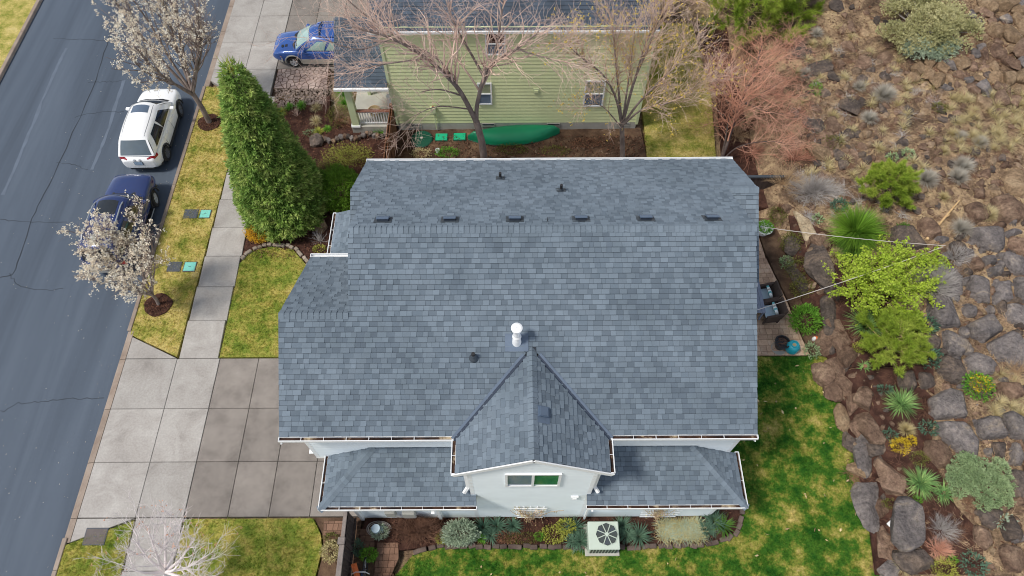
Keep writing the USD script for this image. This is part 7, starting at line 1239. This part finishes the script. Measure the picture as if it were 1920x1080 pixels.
for k, (px, rad, mat, n, n2, lb) in enumerate([((1765, 995), (.55, .5, .4), 'twig_silver', 110, 900, 'lilac grey twiggy bush at the lower right'), ((1755, 1030), (.5, .42, .4), 'twig_red', 130, 1000, 'rust red twiggy cushion below the lilac grey bush'), ((1735, 770), (.5, .45, .25), 'twig_brown', 90, 700, 'brown dead mat right of the upper yucca'), ((1525, 362), (1.3, .8, .5), 'twig_silver', 220, 2600, 'wide grey thicket of bare twigs right of the white house corner'), ((1470, 345), (.9, .8, .7), 'twig_tan', 90, 900, 'tan and red bare twigs behind the house corner'), ((1590, 630), (.5, .6, .2), 'twig_brown', 70, 600, 'brown ground twigs left of the round pine'), ((1575, 560), (.6, .5, .2), 'twig_brown', 80, 600, 'brown dead ground cover below the lower cord'), ((1800, 1000), (.4, .5, .2), 'twig_brown', 60, 500, 'brown dead mat between twig bushes and rocks'), ((1905, 700), (.7, .6, .4), 'twig_tan', 90, 800, 'straw coloured twig bush at the right edge'), ((1700, 845), (.4, .2, .12), 'twig_tan', 50, 300, 'pale dead sprig below the yellow cushion'), ((1460, 395), (.4, .4, .3), 'twig_brown', 50, 300, 'reddish dry plant behind the white planter'), ((1640, 620), (.4, .25, .15), 'twig_tan', 40, 200, 'pale dead stems beside the lime shrub foot'), ((1490, 300), (1.0, .6, .5), 'twig_red', 60, 600, 'low red twigs below the red thicket'), ((1410, 290), (.8, .6, .5), 'twig_red', 60, 600, 'red twigs just above the rear roof corner'), ((1380, 255), (.6, .8, .6), 'twig_tan', 60, 600, 'tan twigs at the foot of the red thicket')]):
    twig_bush('twig_bush', lb, 'shrub', onhill(*px), rad, mat, n, n2, 880 + k, .009, .2)
t = thing('fallen_pole', 'pale weathered pole lying across the rocks', 'pole', onhill(1765, 420)); P = [onhill(1735, 452) + [0, 0, .1], onhill(1768, 412) + [0, 0, .15], onhill(1797, 378) + [0, 0, .1]]; obj('pole', tube(P, [.06, .045, .03], 8), 'wood_weathered', t); obj('stub', tube([P[1], P[1] + [.15, .05, .12]], [.03, .015], 6), 'wood_weathered', t)
# beds near the houses
bush('yew_shrub', 'dark green feathery yew between conifer and house', 'shrub', at(642, 372), (1.1, 1.1, .9), 'yew', (.11, .02), 3500, 900, 'twig_tan', style='needle', stems=40)
bush('yew_shrub', 'darker low evergreen at the right foot of the big conifer', 'shrub', at(606, 372), (.5, .8, .9), 'leaf_green', (.09, .02), 1300, 901, style='needle')
bush('pale_shrub', 'loose yellow green shrub above the dark yew', 'shrub', at(655, 300), (1.3, .7, .45), 'leaf_chart', (.06, .03), 2200, 902, 'twig_tan', surf=.3); bush('pale_shrub', 'sparse olive ground shrub left of the yellow green one', 'shrub', at(615, 318), (.8, .5, .25), 'leaf_olive', (.06, .03), 900, 903, surf=.3)
for k, (px, rad, h, mat, lb) in enumerate([((593, 205), .26, .24, 'grass_straw', 'upper blond tuft in the bark bed by the flagstones'), ((593, 229), .28, .26, 'grass_straw', 'middle blond tuft in the bark bed by the flagstones'), ((598, 248), .24, .2, 'leaf_chart', 'lowest yellow green tuft in the bark bed'), ((565, 200), .28, .22, 'leaf_bright', 'green tuft at the upper edge of the bark bed'), ((543, 202), .22, .2, 'leaf_bright', 'small green tuft left in the bark bed'), ((614, 243), .2, .16, 'leaf_bright', 'green tuft nearest the porch column'), ((645, 180), .35, .5, 'leaf_bright', 'tall green blades by the porch column'), ((648, 195), .3, .4, 'leaf_bright', 'second green blades by the porch column'), ((712, 248), .4, .25, 'leaf_bright', 'bright green clump at the porch foot'), ((528, 212), .2, .3, 'leaf_chart', 'yellow green tuft beside the conifer top')]):
    tuft('green_tuft', lb, 'plant', at(*px), rad, h, mat, 160, 910 + k, .018, 1.2)
for k, (px, rad, mat, n, lb) in enumerate([((635, 220), (.6, .8, .25), 'leaf_olive', 900, 'olive ground cover beside the porch column'), ((645, 232), (.5, .3, .15), 'moss_brown', 500, 'rust coloured ground cover below the porch column'), ((840, 290), (.55, .3, .3), 'leaf_bright', 900, 'bright green bush in the dirt behind the white house'), ((790, 290), (.5, .3, .2), 'leaf_cream', 500, 'dry pinkish clump left of the bright green bush'), ((960, 282), (.8, .3, .2), 'leaf_olive', 700, 'mixed low weeds right of the big bare tree'), ((1040, 285), (.7, .3, .2), 'leaf_olive', 500, 'low weeds in the shadow behind the white house'), ((1100, 270), (.8, .3, .15), 'moss_brown', 600, 'rust brown leaf pile below the green wall'), ((600, 468), (.3, .2, .15), 'leaf_chart', 300, 'tiny yellow green plant by the entry roof'), ((583, 250), (.4, .25, .08), 'leaf_greygreen', 300, 'mossy grey green patch on the bark bed')]):
    bush('ground_plant', lb, 'plant', at(*px), rad, mat, (.06, .035), n, 930 + k, lift=.4)
twig_bush('bare_bush', 'small bare shrub beside the entry roof', 'shrub', at(600, 452), (.4, .4, .4), 'twig_silver', 30, 200, 945)
twig_bush('bare_bush', 'reddish bare sprig in the bark bed by the flagstones', 'shrub', at(558, 218), (.25, .4, .4), 'twig_pink', 14, 50, 946)
# bed along the front wall
bush('silver_shrub', 'round silver green shrub against the white house', 'shrub', (-1.75, 4.62, .02), (.62, .42, .5), 'leaf_silver', (.09, .035), 3600, 950, lift=.6); bush('yellow_sprig', 'pale yellow sprig at the left of the silver shrub', 'plant', (-2.38, 4.5, .02), (.2, .18, .2), 'leaf_chart', (.07, .035), 320, 951)
twig_bush('brown_bush', 'large tangle of brown dry stems below the left lower roof', 'shrub', (-3.15, 4.72, 0), (.95, .5, .75), 'twig_brown', 200, 1300, 952, .012, .2, n3=900, wob=.3)
t_ = [((-1.0, 4.85), .3, .35, 'leaf_blue', 'blue green strap leaves right of the silver shrub'), ((-.55, 4.9), .3, .35, 'leaf_blue', 'blue green strap leaves nearest the left roof end'), ((-.75, 4.6), .28, .25, 'leaf_blue', 'low blue green strap leaves at the bed edge'), ((-1.05, 4.5), .16, .15, 'leaf_bright', 'small green tuft beside the silver shrub'), ((.0, 4.9), .25, .3, 'leaf_blue', 'blue green leaves left of the gable trellis'), ((2.0, 4.8), .35, .4, 'leaf_blue', 'green strap leaves left of the air conditioner'), ((2.2, 4.4), .35, .35, 'leaf_blue', 'low strap leaves touching the air conditioner'), ((1.95, 4.4), .25, .3, 'leaf_blue', 'third strap leaf clump left of the air conditioner'), ((3.6, 4.85), .3, .4, 'leaf_blue', 'strap leaves right of the air conditioner against the wall'), ((3.75, 4.6), .28, .3, 'leaf_blue', 'low strap leaves right of the air conditioner'), ((4.15, 4.55), .42, .35, 'leaf_blue', 'widest blue green fan in the middle of the right bed'), ((6.7, 5.0), .45, .4, 'leaf_blue', 'blue green strap leaves at the far right corner of the bed'), ((7.0, 4.85), .35, .35, 'leaf_green', 'dark green straps at the outer corner of the bed'), ((6.4, 4.75), .35, .3, 'leaf_blue', 'strap leaves between cream clump and corner')]
for k, (p, rad, h, mat, lb) in enumerate(t_): tuft('strap_plant', lb, 'plant', (p[0], p[1], .0), rad, h, mat, 110, 960 + k, .035, 1.1)
for k, (p, rad, mat, lf, n, lb) in enumerate([((.85, 4.55), (.16, .15, .2), 'leaf_bright', (.05, .03), 320, 'little bright green ball in the bed below the trellis'), ((1.35, 4.6), (.45, .3, .25), 'leaf_chart', (.06, .035), 700, 'yellow green mound right of the trellis'), ((1.75, 4.85), (.35, .25, .35), 'leaf_chart', (.08, .04), 500, 'variegated yellow shrub by the gable wall'), ((.3, 4.5), (.7, .2, .12), 'leaf_olive', (.05, .03), 600, 'olive creeping plants at the bed edge'), ((-.2, 4.55), (.5, .2, .15), 'moss_brown', (.06, .03), 500, 'dry brown creeping plants left in the bed')]): bush('bed_plant', lb, 'plant', (p[0], p[1], 0), rad, mat, lf, n, 980 + k, lift=.5)
r = np.random.default_rng(990); t = thing('cream_grass', 'wide cream and pale green variegated grass in the right bed', 'plant', (5.5, 4.7, 0)); n = 1500; az = r.random(n) * 6.28; P = np.column_stack([4.85 + 1.4 * r.random(n), 4.42 + .6 * r.random(n), 0 * az]); D = unit(np.stack([np.cos(az) * .7, np.sin(az) * .7, 1.0 + 0 * az], 1)); m = n * 2 // 3; obj('cream_leaves', arching(P[:m], D[:m], .36, .02, 1.6, r), 'leaf_cream', t); obj('green_leaves', arching(P[m:], D[m:], .36, .022, 1.5, r), 'leaf_silver', t)
bush('gate_shrub', 'variegated cream shrub on the street side of the fence', 'shrub', at(623, 1037), (.3, .34, .4), 'leaf_cream', (.07, .03), 900, 995); bush('gate_shrub', 'bright green plant on the paver path inside the fence', 'plant', at(693, 1042), (.3, .22, .25), 'leaf_bright', (.07, .04), 700, 996); bush('gate_shrub', 'grey green lavender inside the fence', 'plant', at(672, 1030), (.22, .26, .3), 'leaf_blue', (.08, .02), 700, 997); bush('gate_shrub', 'silvery green plant below the hose by the wall', 'plant', at(714, 1000), (.3, .22, .28), 'leaf_silver', (.08, .03), 800, 998); bush('gate_shrub', 'mossy weeds below the paver landing', 'plant', at(622, 1010), (.25, .2, .1), 'leaf_olive', (.05, .03), 400, 999)
hp = thing('hose_reel', 'grey blue hose reel with looped hose by the wall', 'hose', (-4.35, 4.75, 0)); obj('drum', rot(cyl((-4.5, 4.75, .3), .14, .22, 18), 0), 'cushion', hp); obj('stand', bx(-4.5, -4.3, 4.7, 4.86, 0, .3), 'cushion', hp)
for k in range(4): obj('hose', tube([(-4.45 + (.25 + .05 * k) * math.cos(a), 4.8 + (.16 + .03 * k) * math.sin(a), .06 + .04 * k + .05 * math.sin(2 * a + k)) for a in np.linspace(0, 6.0, 22)], .014, 5), 'twig_silver', hp)

r = np.random.default_rng(1200)
for k, (mat, lb, n, reg) in enumerate((('twig_brown', 'low brown dry brush spread over the slope', 90, ((1480, 1900), (10, 420))), ('twig_silver', 'low grey dry brush spread over the slope', 60, ((1470, 1760), (20, 420))), ('twig_brown', 'brown dead stems over the rockery mulch', 50, ((1590, 1830), (700, 1075))), ('twig_tan', 'pale dead stems and grass between the grey slabs', 60, ((1700, 1915), (400, 1075))))):
    mb = MB(); c0 = None
    for q in range(n):
        p = onhill(reg[0][0] + (reg[0][1] - reg[0][0]) * r.random(), reg[1][0] + (reg[1][1] - reg[1][0]) * r.random()); c0 = p if c0 is None else c0; m = 46; s = .18 + .22 * r.random()
        az = r.random(m) * 6.28; D = unit(np.stack([np.cos(az), np.sin(az), .15 + .6 * r.random(m)], 1)); mb.add(arching(p + .3 * s * r.normal(size=(m, 3)) * [1, 1, .1], D, s * (.6 + .9 * r.random(m)), .013, .8, r, 2))
    t = thing('dry_brush', lb, 'brush', c0, kind='stuff'); obj('stems', mb.m(), mat, t)
